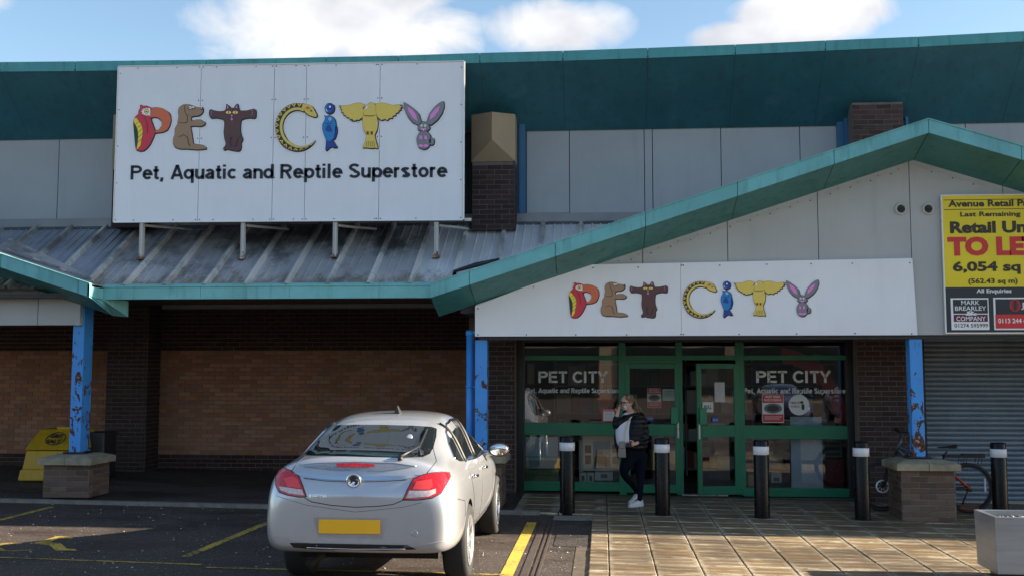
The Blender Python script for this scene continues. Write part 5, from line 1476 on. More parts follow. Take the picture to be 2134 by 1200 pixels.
SEC = [  # y, ten (x,z) from the bottom centre to the roof centre
    (0.00, [(0, .45), (.52, .45), (.72, .46), (.76, .56), (.745, .70), (.68, .80), (.52, .83), (.34, .84), (.17, .845), (0, .845)]),
    (0.05, [(0, .38), (.56, .38), (.82, .385), (.855, .56), (.85, .74), (.80, .89), (.66, .96), (.42, .985), (.2, .995), (0, 1.0)]),
    (0.13, [(0, .36), (.60, .36), (.88, .365), (.905, .56), (.90, .77), (.865, .95), (.76, 1.07), (.5, 1.14), (.24, 1.16), (0, 1.165)]),
    (0.24, [(0, .35), (.62, .35), (.91, .355), (.925, .56), (.922, .79), (.895, .97), (.79, 1.09), (.54, 1.15), (.26, 1.168), (0, 1.172)]),
    (0.50, [(0, .32), (.62, .32), (.925, .34), (.94, .56), (.94, .79), (.91, .97), (.80, 1.10), (.62, 1.16), (.3, 1.187), (0, 1.192)]),
    (0.85, [(0, .22), (.6, .22), (.89, .33), (.935, .56), (.94, .78), (.91, .96), (.815, 1.08), (.68, 1.25), (.40, 1.31), (0, 1.325)]),
    (1.30, [(0, .2), (.6, .2), (.88, .31), (.93, .56), (.935, .78), (.905, .955), (.825, 1.06), (.695, 1.375), (.46, 1.445), (0, 1.460)]),
    (1.75, [(0, .19), (.6, .19), (.87, .30), (.92, .56), (.925, .78), (.90, .94), (.825, 1.03), (.67, 1.425), (.44, 1.488), (0, 1.500)]),
    (2.30, [(0, .19), (.6, .19), (.87, .29), (.92, .56), (.925, .78), (.90, .92), (.825, 1.005), (.66, 1.415), (.44, 1.478), (0, 1.495)]),
    (2.80, [(0, .19), (.6, .19), (.87, .29), (.92, .56), (.925, .77), (.90, .90), (.825, .985), (.62, 1.34), (.34, 1.42), (0, 1.435)]),
    (3.30, [(0, .19), (.6, .19), (.87, .30), (.925, .56), (.925, .76), (.90, .88), (.82, .97), (.70, 1.14), (.38, 1.20), (0, 1.21)]),
    (3.70, [(0, .2), (.6, .2), (.88, .32), (.925, .56), (.92, .75), (.89, .87), (.80, .95), (.66, .99), (.36, 1.03), (0, 1.04)]),
    (4.20, [(0, .21), (.58, .21), (.85, .33), (.895, .55), (.885, .72), (.85, .82), (.74, .885), (.58, .92), (.3, .945), (0, .95)]),
    (4.60, [(0, .23), (.5, .23), (.74, .33), (.79, .5), (.78, .66), (.74, .74), (.62, .79), (.48, .81), (.25, .825), (0, .83)]),
    (4.82, [(0, .30), (.4, .30), (.56, .36), (.60, .5), (.58, .60), (.52, .66), (.42, .68), (.3, .69), (.15, .695), (0, .70)]),
]
CARX, CARY = -2.075, 9.28
car = thing('parked_car', (CARX, CARY, GZ(CARX)), 'silver hatchback car parked nose in between the yellow bay lines', 'car')
CO = Vector((CARX, CARY, GZ(CARX)))


def car_body():
    vs, fs = [], []; n = 10
    for y, p in SEC:
        p = [(x * .895, z) for x, z in p]
        ring = [(x, y, z) for x, z in p] + [(-x, y, z) for x, z in p[-2:0:-1]]
        vs += ring
    R = 2 * n - 2
    for s in range(len(SEC) - 1):
        for k in range(R):
            k2 = (k + 1) % R; fs.append([s * R + k, s * R + k2, (s + 1) * R + k2, (s + 1) * R + k])
    for s, fl in ((0, 1), (len(SEC) - 1, 0)):          # caps as quad strips
        b = s * R
        for i in range(n - 1):
            q = [b + i, b + i + 1, b + (R - i - 1) % R, b + (R - i) % R]
            q = list(dict.fromkeys(q)); fs.append(q if not fl else q[::-1])
    me = bpy.data.meshes.new('body'); me.from_pydata(vs, [], fs)
    bm = bmesh.new(); bm.from_mesh(me); bmesh.ops.recalc_face_normals(bm, faces=bm.faces); cl = bm.edges.layers.float.new('crease_edge')
    bm.to_mesh(me); bm.free()
    me.materials.append(PAINT); me.materials.append(WELL)
    o = bpy.data.objects.new('body', me); COL.objects.link(o)
    ss = o.modifiers.new('s', 'SUBSURF'); ss.levels = 3; ss.render_levels = 3
    dg = bpy.context.evaluated_depsgraph_get(); m2 = bpy.data.meshes.new_from_object(o.evaluated_get(dg)); o.modifiers.clear(); o.data = m2
    full = BVHTree.FromPolygons([v.co.copy() for v in m2.vertices], [list(p.vertices) for p in m2.polygons])
    # wheel arches
    for ax in (1.08, 3.82):
        for sx in (-1, 1):
            q = MB(); q.lathe([(0, sx * .58), (.372, sx * .58), (.385, sx * 1.2), (0, sx * 1.2)] if sx > 0 else [(0, -1.2), (.385, -1.2), (.372, -.58), (0, -.58)], (0, ax, .335), 'X', 40, smooth=False)
            c = bpy.data.objects.new('cut', q.mesh('cut', WELL)); COL.objects.link(c)
            bmc = bmesh.new(); bmc.from_mesh(c.data); bmesh.ops.remove_doubles(bmc, verts=bmc.verts, dist=1e-5); bmesh.ops.recalc_face_normals(bmc, faces=bmc.faces); bmc.to_mesh(c.data); bmc.free()
            md = o.modifiers.new('b', 'BOOLEAN'); md.operation = 'DIFFERENCE'; md.object = c; md.solver = 'EXACT'
            try: md.material_mode = 'TRANSFER'
            except Exception: pass
            bpy.context.view_layer.update()
            dg = bpy.context.evaluated_depsgraph_get(); m3 = bpy.data.meshes.new_from_object(o.evaluated_get(dg)); o.modifiers.clear(); o.data = m3; bpy.data.objects.remove(c)
    o.name = 'body'; o.data.shade_smooth()
    o.data.set_sharp_from_angle(angle=math.radians(38))
    o.parent = car; ORG[o.name] = Vector(CO); return o, full


body, CBVH = car_body()
CORG = {'parent': car}


def hit_cam(px, py):
    d = ray(px, py); h = CBVH.ray_cast(CAM - CO, d); return h


def hit_side(y, z, sx):
    return CBVH.ray_cast(Vector((sx * 3, y, z)), Vector((-sx, 0, 0)))


def patch(name, pts, hitf, mat, off=.003, parent=None, cuts=4, smooth=True, thick=0.0):
    """a polygon laid on the body shell: hitf(u,v)->(co,normal)"""
    bm = bmesh.new(); vs = [bm.verts.new((x, y, 0)) for x, y in pts]
    for t in tessellate_polygon([[Vector((x, y, 0)) for x, y in pts]]):
        try: bm.faces.new([vs[i] for i in t])
        except ValueError: pass
    bmesh.ops.beautify_fill(bm, faces=bm.faces, edges=bm.edges)
    xs_ = [p[0] for p in pts]; ys_ = [p[1] for p in pts]; tgt = max(max(xs_) - min(xs_), max(ys_) - min(ys_)) / cuts / 2
    for _ in range(6):
        ed = [e for e in bm.edges if e.calc_length() > tgt]
        if not ed: break
        bmesh.ops.subdivide_edges(bm, edges=ed, cuts=1); bmesh.ops.triangulate(bm, faces=bm.faces)
    last = None
    for v in bm.verts:
        h = hitf(v.co.x, v.co.y)
        if h[0] is None: v.tag = True; continue
        v.tag = False; v.co = h[0] + h[1] * off; last = v.co.copy()
    bmesh.ops.delete(bm, geom=[v for v in bm.verts if v.tag], context='VERTS')
    bmesh.ops.recalc_face_normals(bm, faces=bm.faces)
    me = bpy.data.meshes.new(name); bm.to_mesh(me); bm.free()
    # make the faces look outwards
    me.update()
    flip = 0
    for p in me.polygons:
        q = CBVH.find_nearest(p.center)
        if q[0] is not None: flip += 1 if p.normal.dot(q[1]) < 0 else -1
    if flip > 0: me.flip_normals()
    for p in me.polygons: p.use_smooth = smooth
    me.materials.append(mat); o = bpy.data.objects.new(name, me); COL.objects.link(o); o.parent = parent or car; ORG[o.name] = Vector(CO)
    return o


def strip(name, pts, hitf, w, mat, off=.002, parent=None, r=None):
    """a line on the body: tube pressed on the surface"""
    P_ = []
    for (a, b) in zip(pts, pts[1:]):
        for k in range(8):
            t = k / 8; h = hitf(a[0] + (b[0] - a[0]) * t, a[1] + (b[1] - a[1]) * t)
            if h[0] is not None: P_.append(h[0] + h[1] * off)
    h = hitf(*pts[-1]);
    if h[0] is not None: P_.append(h[0] + h[1] * off)
    if len(P_) < 2: return None
    m = MB(); m.tube([p + CO for p in P_], w / 2, 6); return m.build(name, mat, parent or car)


# rear view items (outlines read in the picture, laid on the shell)
rw = [(636, 946), (641, 930), (655, 908), (672, 893), (690, 886), (740, 884.5), (800, 885), (860, 886.5), (900, 889), (910, 893), (909, 910), (903, 932), (896, 945), (882, 951.5), (840, 953), (760, 951), (690, 949), (645, 948)]
win = patch('rear_window', rw, hit_cam, CGL, .003, cuts=8)
lampL = [(577, 985), (582, 978), (592, 975.5), (606, 981), (622, 992), (630, 1012), (637, 1033), (625, 1034), (600, 1030), (583, 1024), (576, 1010)]
lampR = [(935, 985), (920, 984), (900, 986), (880, 990), (862, 998), (850, 1020), (841, 1040), (870, 1040), (900, 1036), (918, 1026), (930, 1010), (937, 992)]
for L_, inr, clr in ((lampL, [(592, 996), (612, 992), (622, 1000), (628, 1017), (600, 1014)], [(582, 1013), (600, 1015.5), (630, 1020), (634, 1031), (602, 1027), (586, 1021)]),
                     (lampR, [(868, 1003), (900, 998), (902, 1014), (893, 1020), (860, 1019)], [(853, 1022), (893, 1022), (908, 1018), (908, 1027), (893, 1034), (847, 1037)])):
    lp = patch('tail_lamp', L_, hit_cam, LRED, .006, cuts=6)
    patch('lamp_edge', grow([tuple(p) for p in L_], 2.2), hit_cam, BPL, .003, lp, cuts=6)
    patch('lamp_reflector', inr, hit_cam, LRD2, .009, lp, cuts=3); patch('clear_lens', clr, hit_cam, LCLR, .009, lp, cuts=4)
patch('brake_light', [(701, 966), (740, 965), (781, 967), (781, 972), (740, 973), (702, 972)], hit_cam, LRED, .008, cuts=5)
patch('chrome_strip', [(612, 985), (650, 989), (720, 992), (780, 992), (840, 991), (882, 989), (850, 997), (790, 1000), (730, 1001), (680, 999), (632, 994)], hit_cam, CHR, .010, cuts=8)
# number plate in its recess
patch('plate_recess', [(653, 1077), (808, 1079), (797, 1123), (664, 1118)], hit_cam, M('recess_silver', (.42, .42, .44), .35, .5), .003, cuts=5)
h = hit_cam(729, 1096)[0]; pn = MB(); hw, hh = .262, .058
pn.box(h.x - hw + CO.x, h.x + hw + CO.x, CO.y + h.y - .022, CO.y + h.y - .012, CO.z + h.z - hh, CO.z + h.z + hh); bevel(pn.build('number_plate', PLATE, car), .004, 2)
# badge
c = hit_cam(738, 1000)[0] + CO
m = MB(); m.lathe([(0, -.020), (.040, -.018), (.050, -.028), (.062, -.024), (.066, -.008), (.066, 0)], (c.x, c.y - .004, c.z), 'Y', 32); bg_ = m.build('badge', CHR, car)
m = MB()
gr = [(-.036, .018), (-.020, .034), (.004, .036), (.020, .026), (.030, .012), (.018, .014), (.008, .022), (.016, .004), (.034, -.006), (.036, -.026), (.014, -.038), (.006, -.026), (.016, -.014), (-.004, -.006), (-.016, -.020), (-.034, -.026), (-.020, -.006), (-.030, .006)]
m.prism([(c.x + x, c.z + z) for x, z in gr], c.y - .030, c.y - .020); m.build('griffin_emblem', M('badge_dark', (.05, .06, .09), .3, .6), bg_)
m = MB()
def hb_(u, v):
    hq = hit_cam(645 + 37 * u, 1036 - 6.5 * v); return hq[0] + hq[1] * .005 + CO
font_text(m, 'INSIGNIA', hb_, .01); m.build('model_lettering', CHR, car)
GAP = M('panel_gap', (.02, .02, .022), .6)
boot = [(612, 992), (622, 1020), (634, 1036), (650, 1045), (690, 1052), (740, 1056), (790, 1054), (820, 1050), (838, 1042), (850, 1020), (862, 998)]
strip('panel_gap', boot, hit_cam, .007, GAP, 0)
strip('panel_gap', [(905, 893), (903, 935), (910, 960), (890, 985)], hit_cam, .006, GAP, 0); strip('panel_gap', [(640, 948), (622, 960), (608, 980)], hit_cam, .006, GAP, 0)
strip('spoiler_edge', [(624, 968), (660, 964), (740, 962), (820, 964), (868, 971)], hit_cam, .012, PAINT, .002)
patch('spoiler_shadow', [(630, 972), (690, 967), (790, 967), (862, 973), (800, 981), (700, 980)], hit_cam, M('spoiler_shade_silver', (.36, .36, .38), .3, .6), .004, cuts=7)  # shade below the spoiler edge, painted as a darker silver band
strip('chrome_shadow_line', [(634, 996), (680, 1001.5), (730, 1003.5), (790, 1002.5), (850, 999)], hit_cam, .006, GAP, .002)  # shadow of the chrome strip, painted on as a dark line
strip('bumper_crease', [(575, 1032), (600, 1040), (640, 1052), (740, 1066), (840, 1056), (880, 1046)], hit_cam, .005, GAP, -.0015)
strip('bumper_crease', [(566, 1115), (620, 1128), (740, 1140), (860, 1138), (940, 1124)], hit_cam, .006, M('crease_silver', (.5, .5, .5), .3, .6), .001)
patch('diffuser', [(604, 1130), (660, 1131), (800, 1134), (850, 1135), (868, 1143), (800, 1145), (660, 1143), (612, 1139)], hit_cam, BPL, .006, cuts=6)
strip('diffuser_trim', [(640, 1138), (740, 1141), (845, 1141)], hit_cam, .010, CHR, .012)
h_ = hit_cam(864, 1111)[0] + CO; m = MB(); m.lathe([(.019, -.004), (.026, -.005), (.028, 0)], (h_.x, h_.y, h_.z), 'Y', 20); m.build('towing_cover', M('crease_silver', (.5, .5, .5), .3), car)
# wiper
a, b, d_ = [hit_cam(*p) for p in ((834, 957), (872, 937), (889, 897))]
m = MB(); pa, pb_, pd_ = (q[0] + q[1] * .03 + CO for q in (a, b, d_)); m.tube([pa, pa.lerp(pb_, .6), pb_], [.016, .010, .008], 6); pc_ = hit_cam(876, 950); pcc = pc_[0] + pc_[1] * .014 + CO
m.tube([pcc, pb_ - Vector((0, 0, .01)), pd_ - Vector((0, 0, .012))], .008, 6); m.lathe([(0, 0), (.022, -.003), (.022, -.03), (0, -.034)], tuple(pa), 'Z', 12); m.build('rear_wiper', BPL, car)
# roof fin aerial
hf = CBVH.ray_cast(Vector((0.05, 1.62, 3)), Vector((0, 0, -1)))[0] + CO
m = MB(); m.hexa([hf + Vector(p) for p in ((-.03, -.06, -.01), (.03, -.06, -.01), (.03, .10, -.01), (-.03, .10, -.01), (-.006, -.055, .075), (.006, -.055, .075), (.006, -.02, .075), (-.006, -.02, .075))]); bevel(m.build('aerial_fin', BPL, car), .006, 2)
# inside things seen against the rear glass: sticker
hs_ = hit_cam(853, 911); m = MB(); c = hs_[0] + hs_[1] * .006 + CO
m.ellipsoid(c, (.03, .004, .038), 12, 8, rot=Matrix.Rotation(-.9, 3, 'X')); m.build('window_sticker', M('sticker_silver', (.5, .5, .55), .3, .5), car)

# side glass and seams from the side projection
sideglass = [(.86, 1.10), (1.0, 1.215), (1.2, 1.315), (1.45, 1.385), (1.8, 1.41), (2.3, 1.40), (2.7, 1.335), (3.05, 1.21), (3.30, 1.06), (3.36, .985), (3.1, .975), (2.2, .995), (1.4, 1.035), (1.0, 1.065)]
for sx in (-1, 1):
    hs = lambda u, v, sx=sx: hit_side(u, v, sx)
    patch('side_window', sideglass, hs, CGL, .003, cuts=9)
    strip('chrome_window_line', sideglass + sideglass[:1], hs, .012, CHR, .004)
    for y0, y1 in ((1.37, 1.28), (2.22, 2.20)):
        strip('window_pillar', [(y0 - .02, 1.03), (y1 + .03, 1.39)], hs, .045, BPL, .0)
    strip('panel_gap', [(1.28, .97), (1.50, .60), (1.55, .40)], hs, .008, GAP, 0); strip('panel_gap', [(2.23, .96), (2.23, .35)], hs, .008, GAP, 0); strip('panel_gap', [(3.30, .93), (3.36, .6), (3.34, .36)], hs, .008, GAP, 0)
    strip('sill_gap', [(1.50, .345), (3.38, .335)], hs, .008, GAP, 0); strip('panel_gap', [(.30, .80), (.68, .74), (.72, .60)], hs, .007, GAP, 0)
    for y0 in (1.42, 2.38):
        P_ = []
        for k in range(7):
            t = k / 6; hq = hit_side(y0 + .20 * t, .885, sx); P_.append(hq[0] + Vector((sx * (.012 + .032 * math.sin(math.pi * t)), 0, 0)) + CO)
        m = MB(); m.tube(P_, .014, 8); m.build('door_handle', CHR, car)
    # mirror
    hm = hit_side(3.10, .99, sx)[0] + CO
    m = MB(); cc = hm + Vector((sx * .19, -.02, .035)); m.ellipsoid(cc, (.105, .07, .072), 20, 12); m.tube([hm + Vector((-sx * .02, 0, -.01)), cc + Vector((-sx * .05, 0, -.04))], [.04, .03], 10); mo = m.build('wing_mirror', PAINT, car)
    m = MB(); m.ellipsoid(cc + Vector((0, -.066, 0)), (.098, .014, .062), 20, 10); m.build('mirror_glass', M('mirror_glass', (.8, .82, .85), .03, 1.0, var=.0), mo)
    m = MB(); m.tube([cc + Vector((.108 * math.cos(a_), -.052, .070 * math.sin(a_))) for a_ in [2 * math.pi * k / 24 for k in range(25)]], .008, 6); m.build('mirror_rim', BPL, mo)

# wheels
def wheel(y, sx):
    c = CO + Vector((sx * .733, y, .335)); s_ = sx
    T_ = MB(); pr = [(.225, -.10), (.305, -.112), (.328, -.095), (.335, -.06), (.335, .06), (.328, .095), (.305, .112), (.225, .10)]
    T_.lathe(pr, c, 'X', 56)
    w = T_.build('wheel', RUBBER, car); 
    m = MB(); m.lathe([(.228, s_ * .095), (.232, s_ * .108), (.222, s_ * .112), (.21, s_ * .09), (.20, s_ * .0), (.21, -s_ * .09)], c, 'X', 48); w_ = m.build('rim', ALLOY, w)
    m = MB()
    for k in range(7):
        for dd_ in (-.11, .11):
            a0 = 2 * math.pi * k / 7; a1 = a0 + dd_
            p = lambda r, a, h: c + Vector((s_ * h, r * math.cos(a), r * math.sin(a)))
            q = Vector((0, -math.sin(a0), math.cos(a0))) * .011
            A_, B_ = p(.04, a0 + dd_ * .4, .085), p(.218, a1, .100); m.hexa([A_ - q, B_ - q, B_ + q, A_ + q] + [x + Vector((-s_ * .03, 0, 0)) for x in (A_ - q, B_ - q, B_ + q, A_ + q)])
    m.lathe([(0, s_ * .098), (.045, s_ * .094), (.06, s_ * .075)], c, 'X', 24); m.build('spokes', ALLOY, w)
    m = MB(); m.lathe([(0, s_ * .02), (.165, s_ * .02), (.165, s_ * .0)], c, 'X', 32); m.build('brake_disc', M('brake_iron', (.12, .11, .10), .5, .7), w)


for y in (1.08, 3.82):
    for sx in (-1, 1): wheel(y, sx)
m = MB(); m.box(CO.x - .62, CO.x + .62, CO.y + .55, CO.y + 4.5, CO.z + .25, CO.z + .36); m.tube([(CO.x - .42, CO.y + .12, CO.z + .27), (CO.x - .42, CO.y + .6, CO.z + .27)], .035, 10); m.build('underside', WELL, car)

# parked cars behind the photographer, seen only in the shop glass
for k, (x, y, col) in enumerate(((-6.3, -9.6, (.35, .36, .38)), (3.9, -9.3, (.30, .02, .02)), (6.7, -9.8, (.03, .06, .18)), (9.4, -9.4, (.5, .5, .5)))):
    c = copy_tree(car); c.location = (x, y, GZ(x)); c['label'] = ('grey car parked across the car park, reflected at the left of the shop glass', 'red car parked across the car park, reflected in the shop glass', 'dark blue car parked across the car park, reflected in the shop glass', 'pale car parked across the car park, furthest along its row')[k]
    pm_ = m_carpaint('far_paint_%d' % k, col); c['group'] = 'cars parked across the car park'
    for ch in c.children:
        for sl_o in ch.material_slots:
            if sl_o.material == PAINT: sl_o.link = 'OBJECT'; sl_o.material = pm_
fb_ = thing('opposite_store', (0, -36, 0), 'long sandy store across the car park, seen only in reflections', 'building')
m = MB(); m.box(-40, 40, -44, -36, -1, 5.5); m.build('wall', M('sand_wall', (.36, .29, .20), .8, var=.5, vscale=.3), fb_)
for k in range(10):
    m = MB(); m.box(-39 + 8 * k, -32.2 + 8 * k, -36, -35.95, .1, 3.3); m.build('shopfront', M('far_glass', (.03, .035, .04), .15), fb_)
m = MB(); m.box(-40, 40, -36.6, -35.8, 4.4, 5.6); m.build('fascia', M('far_fascia', (.25, .10, .05), .6), fb_)

# ================================================================== bollards
BOLL = M('bollard_black', (.006, .006, .008), .25, var=.2, vscale=6, spec=.18)
BAND = M('reflective_band', (.62, .62, .66), .35, var=.06)


def bollard(x, y, label, first=None):
    if first is None:
        t = thing('bollard', (x, y, GZ(x)), label, 'bollard', 'black bollards in front of the shop')
        m = MB(); h = 1.035; r = .100; m.lathe([(r, -.05), (r, h - .018), (r - .006, h - .004), (r - .016, h), (0, h + .001)], (x, y, GZ(x)), 'Z', 40); m.build('post', BOLL, t)
        m = MB(); m.lathe([(r + .001, .845), (r + .0045, .847), (r + .0045, .952), (r + .001, .954)], (x, y, GZ(x)), 'Z', 40); m.build('reflective_band', BAND, t)
        return t
    t = copy_tree(first); t.location = (x, y, GZ(x)); t['label'] = label; return t


bp = [gnd(1182, 1073), gnd(1382, 1078), gnd(1591, 1084), gnd(1802, 1088), None]
b4 = bp[3]; bx = (bp[3].x - bp[2].x); bp[4] = Vector((at(2080, 1000, 15.35).x, 15.3, 0))
labs = ['black bollard with white band nearest the silver car', 'black bollard with white band just right of the woman', 'black bollard with white band in front of the right shop window', 'black bollard with white band beside the bicycle front wheel', 'black bollard with white band behind the steel planter']
fb = None
for p, l in zip(bp, labs):
    yy = p.y + .1 if p is not bp[4] else p.y
    t = bollard(p.x, yy, l, fb); fb = fb or t

# ================================================================== steel planter
PS = NT('planter_steel')
def _ps():
    n = PS; c = n.mix(n.ramp(n.noise(1, 5, .6, n.scale((1.5, 1.5, 14))), .3, .7), (.27, .30, .35), (.35, .39, .45))
    n.setin(n.p, 'Base Color', c); n.p.inputs['Metallic'].default_value = .7; n.setin(n.p, 'Roughness', n.ramp(n.noise(3, 5), .3, .7, .30, .45)); return n.m
PS = _ps()
a = gnd(2079, 1196, .10)
px0, py0, py1 = a.x, a.y, a.y + .56; g = GZ(a.x); H = .62; px1 = px0 + 1.3
pl = thing('steel_planter', (px0 + .7, py0 + .3, g), 'square brushed steel planter filled with gravel at the edge of the paving', 'planter')
m = MB(); e = .002; w_ = .045
o_ = [(px0 + e, py0 + e), (px1 - e, py0 + e), (px1 - e, py1 - e), (px0 + e, py1 - e)]; t_ = [(px0 - .01, py0 - .01), (px1 + .01, py0 - .01), (px1 + .01, py1 + .01), (px0 - .01, py1 + .01)]; i_ = [(px0 + w_, py0 + w_), (px1 - w_, py0 + w_), (px1 - w_, py1 - w_), (px0 + w_, py1 - w_)]
vs = [(x, y, g + .10) for x, y in o_] + [(x, y, g + H) for x, y in t_] + [(x, y, g + H) for x, y in i_] + [(x, y, g + H - .10) for x, y in i_]
fs = [(3, 2, 1, 0)]
for k in range(4):
    j = (k + 1) % 4; fs += [(k, j, 4 + j, 4 + k), (4 + k, 4 + j, 8 + j, 8 + k), (8 + k, 8 + j, 12 + j, 12 + k)]
m.add(vs, fs); bevel(m.build('body', PS, pl), .004, 2, 30)
m = MB(); m.box(px0 + .09, px1 - .09, py0 + .09, py1 - .09, g - .02, g + .11); m.build('plinth', DARK, pl)
m = MB(); m.box(px0 + w_, px1 - w_, py0 + w_, py1 - w_, g + H - .12, g + H - .06); m.build('soil', M('soil', (.03, .025, .02), .9, var=.4, vscale=20, bump=.8), pl)
m = MB(); random.seed(5)
for k in range(500):
    x, y = random.uniform(px0 + w_ + .01, px1 - w_ - .01), random.uniform(py0 + w_ + .01, py1 - w_ - .01); r = random.uniform(.007, .016)
    m.ellipsoid((x, y, g + H - .055), (r * random.uniform(.8, 1.6), r, r * .7), 5, 3, mi=random.randrange(2))
m.build('gravel', [M('gravel_pale', (.42, .38, .30), .8, var=.3), M('gravel_brown', (.14, .11, .08), .8, var=.3)], pl, kind='stuff')

# ================================================================== grit bin and litter bin
GY = M('grit_bin_yellow', (.50, .295, .012), .5, var=.15, vscale=4, grime=.75)
p0 = at(35, 1003, 17.0); p1 = at(152, 1003, 17.0); gz = GZ(p0.x) + .035
xg0, xg1 = p0.x, at(160, 1003, 17.0).x; W_ = xg1 - xg0
gb = thing('grit_bin', ((xg0 + xg1) / 2, 17.4, gz), 'yellow grit salt bin with sloping lid beside the left pedestal', 'grit bin')
zz = lambda py: at(90, py, 17.0).z
y0, y1 = 17.0, 17.85; z1, z2, z3 = gz + (zz(976) - zz(1003)), gz + (zz(940) - zz(1003)) + .02, gz + (zz(902) - zz(1003)) + .06
m = MB(); x0, x1 = xg0, xg1
m.hexa([(x0, y0, gz + .02), (x1, y0, gz + .02), (x1, y1, gz + .02), (x0, y1, gz + .02), (x0 + .03, y0 + .02, z1), (x1 - .03, y0 + .02, z1), (x1 - .03, y1 - .02, z1), (x0 + .03, y1 - .02, z1)])
bo = m.build('body', GY, gb); bevel(bo, .035, 3)
m = MB(); m.hexa([(x0 + .045, y0 + .05, z1 - .01), (x1 - .045, y0 + .05, z1 - .01), (x1 - .045, y1 - .03, z1 - .01), (x0 + .045, y1 - .03, z1 - .01), (x0 + .08, y0 + .10, z2), (x1 - .08, y0 + .10, z2), (x1 - .08, y1 - .04, z2), (x0 + .08, y1 - .04, z2)]); bevel(m.build('hopper', GY, gb), .03, 3)
m = MB(); for_lid = [(x0 + .06, y0 + .06, z2 + .012), (x1 - .06, y0 + .06, z2 + .012), (x1 - .06, y1 - .0, z2 + .012), (x0 + .06, y1 - .0, z2 + .012), (x0 + .13, y0 + .42, z3), (x1 - .13, y0 + .42, z3), (x1 - .13, y1 - .02, z3), (x0 + .13, y1 - .02, z3)]
m.hexa(for_lid); lid = m.build('lid', GY, gb); bevel(lid, .03, 3)
m = MB(); xm = (x0 + x1) / 2 + .02; m.box(xm - .10, xm + .12, y0 + .42, y0 + .60, z3 - .02, z3 + .035); bevel(m.build('hinge_block', GY, lid), .015, 2)
m = MB()
def lidP(u, v, o=.006):
    a = Vector((x0 + .06, y0 + .06, z2 + .012)); b = Vector((x1 - .06, y0 + .06, z2 + .012)); c = Vector((x1 - .13, y0 + .42, z3)); d = Vector((x0 + .13, y0 + .42, z3))
    n = (b - a).cross(d - a).normalized(); return a.lerp(b, u).lerp(d.lerp(c, u), v) + n * (o + .002)
font_text(m, 'GRIT', lambda u, v: lidP(.36 + .28 * u, .55 + .18 * v), .05); font_text(m, 'SALT', lambda u, v: lidP(.34 + .30 * u, .30 + .19 * v), .05)
m.tube([lidP(.5 + .20 * math.cos(t), .52 + .29 * math.sin(t), .004) for t in [2 * math.pi * k / 30 for k in range(31)]], .008, 5); m.build('lid_lettering', BK, lid)

pb0, pb1 = at(170, 940, 17.6), at(216, 940, 17.6)
lb = thing('litter_bin', ((pb0.x + pb1.x) / 2, 17.8, GZ(-7)), 'black litter bin with yellow emblem between the post and the brick pier', 'bin')
m = MB(); r = (pb1.x - pb0.x) / 2 + .03; cxb = (pb0.x + pb1.x) / 2 - .03; zt = at(190, 900, 17.6).z
m.hexa([(cxb - r, 17.6, GZ(-7) + .05), (cxb + r, 17.6, GZ(-7) + .05), (cxb + r, 18.1, GZ(-7) + .05), (cxb - r, 18.1, GZ(-7) + .05), (cxb - r, 17.6, zt), (cxb + r, 17.6, zt), (cxb + r, 18.1, zt), (cxb - r, 18.1, zt)]); bevel(m.build('body', M('bin_black', (.02, .024, .032), .45), lb), .05, 3)
m = MB(); m.box(cxb - r - .01, cxb + r + .01, 17.59, 18.11, zt - .05, zt - .01); m.build('rim', M('bin_black', (.02, .024, .032), .45), lb)
m = MB(); c = at(174, 932, 17.59); m.tube([(c.x + .07 * math.cos(t), 17.59, c.z + .07 * math.sin(t)) for t in [2 * math.pi * k / 20 for k in range(21)]], .008, 5); m.ellipsoid((c.x + .01, 17.59, c.z), (.025, .004, .045), 10, 6); m.build('emblem', flat('emblem_gold', (190, 170, 80)), lb)

# ================================================================== bicycle behind the right pedestal
BY0 = 15.95
fw = at(1838, 1012, BY0); rw_ = at(2018, 1013, BY0); gzb = GZ(fw.x)
R_ = .345; FWc = Vector((fw.x, BY0, gzb + .022 + R_)); RWc = Vector((rw_.x, BY0, GZ(rw_.x) + .022 + R_))
bk = thing('bicycle', tuple((FWc + RWc) / 2 - Vector((0, 0, R_))), 'black mountain bicycle with rear rack locked behind the brick pedestal', 'bicycle')
FRM = M('bike_grey', (.055, .06, .07), .35, .3); BRED = M('bike_orange_red', (.62, .05, .02), .4); BBK = M('bike_black', (.012, .012, .013), .5); SIL = M('bike_silver', (.6, .6, .6), .25, .9)


def bwheel(c, red=0):
    m = MB(); n = 64; pr = [(R_ - .052 + .0, .0)]
    prof_ = [(R_ - .045, -.018), (R_ - .030, -.027), (R_ - .008, -.022), (R_, -.008), (R_, .008), (R_ - .008, .022), (R_ - .030, .027), (R_ - .045, .018)]
    m.lathe(prof_, c, 'Y', 56); w = m.build('wheel', M('bike_tyre', (.02, .02, .022), .8, bump=.4), bk)
    m = MB(); m.lathe([(R_ - .065, -.012), (R_ - .043, -.014), (R_ - .043, .014), (R_ - .065, .012), (R_ - .065, -.012)], c, 'Y', 56); m.build('rim', BBK, w)
    m = MB()
    for k in range(28):
        a = 2 * math.pi * k / 28; s_ = (-1) ** k * .02
        m.tube([c + Vector((.02 * math.cos(a + .6), s_, .02 * math.sin(a + .6))), c + Vector(((R_ - .06) * math.cos(a), 0, (R_ - .06) * math.sin(a)))], .0014, 4)
    m.lathe([(.018, -.05), (.025, -.03), (.018, 0), (.025, .03), (.018, .05)], c, 'Y', 14); m.build('spokes', BBK, w)
    if red:
        m = MB(); m.tube([c + Vector(((R_ - .052) * math.cos(a), -.018, (R_ - .052) * math.sin(a))) for a in [math.radians(-118 + 4 * k) for k in range(14)]], .007, 6); m.build('rim_stripe', BRED, w)
    return w


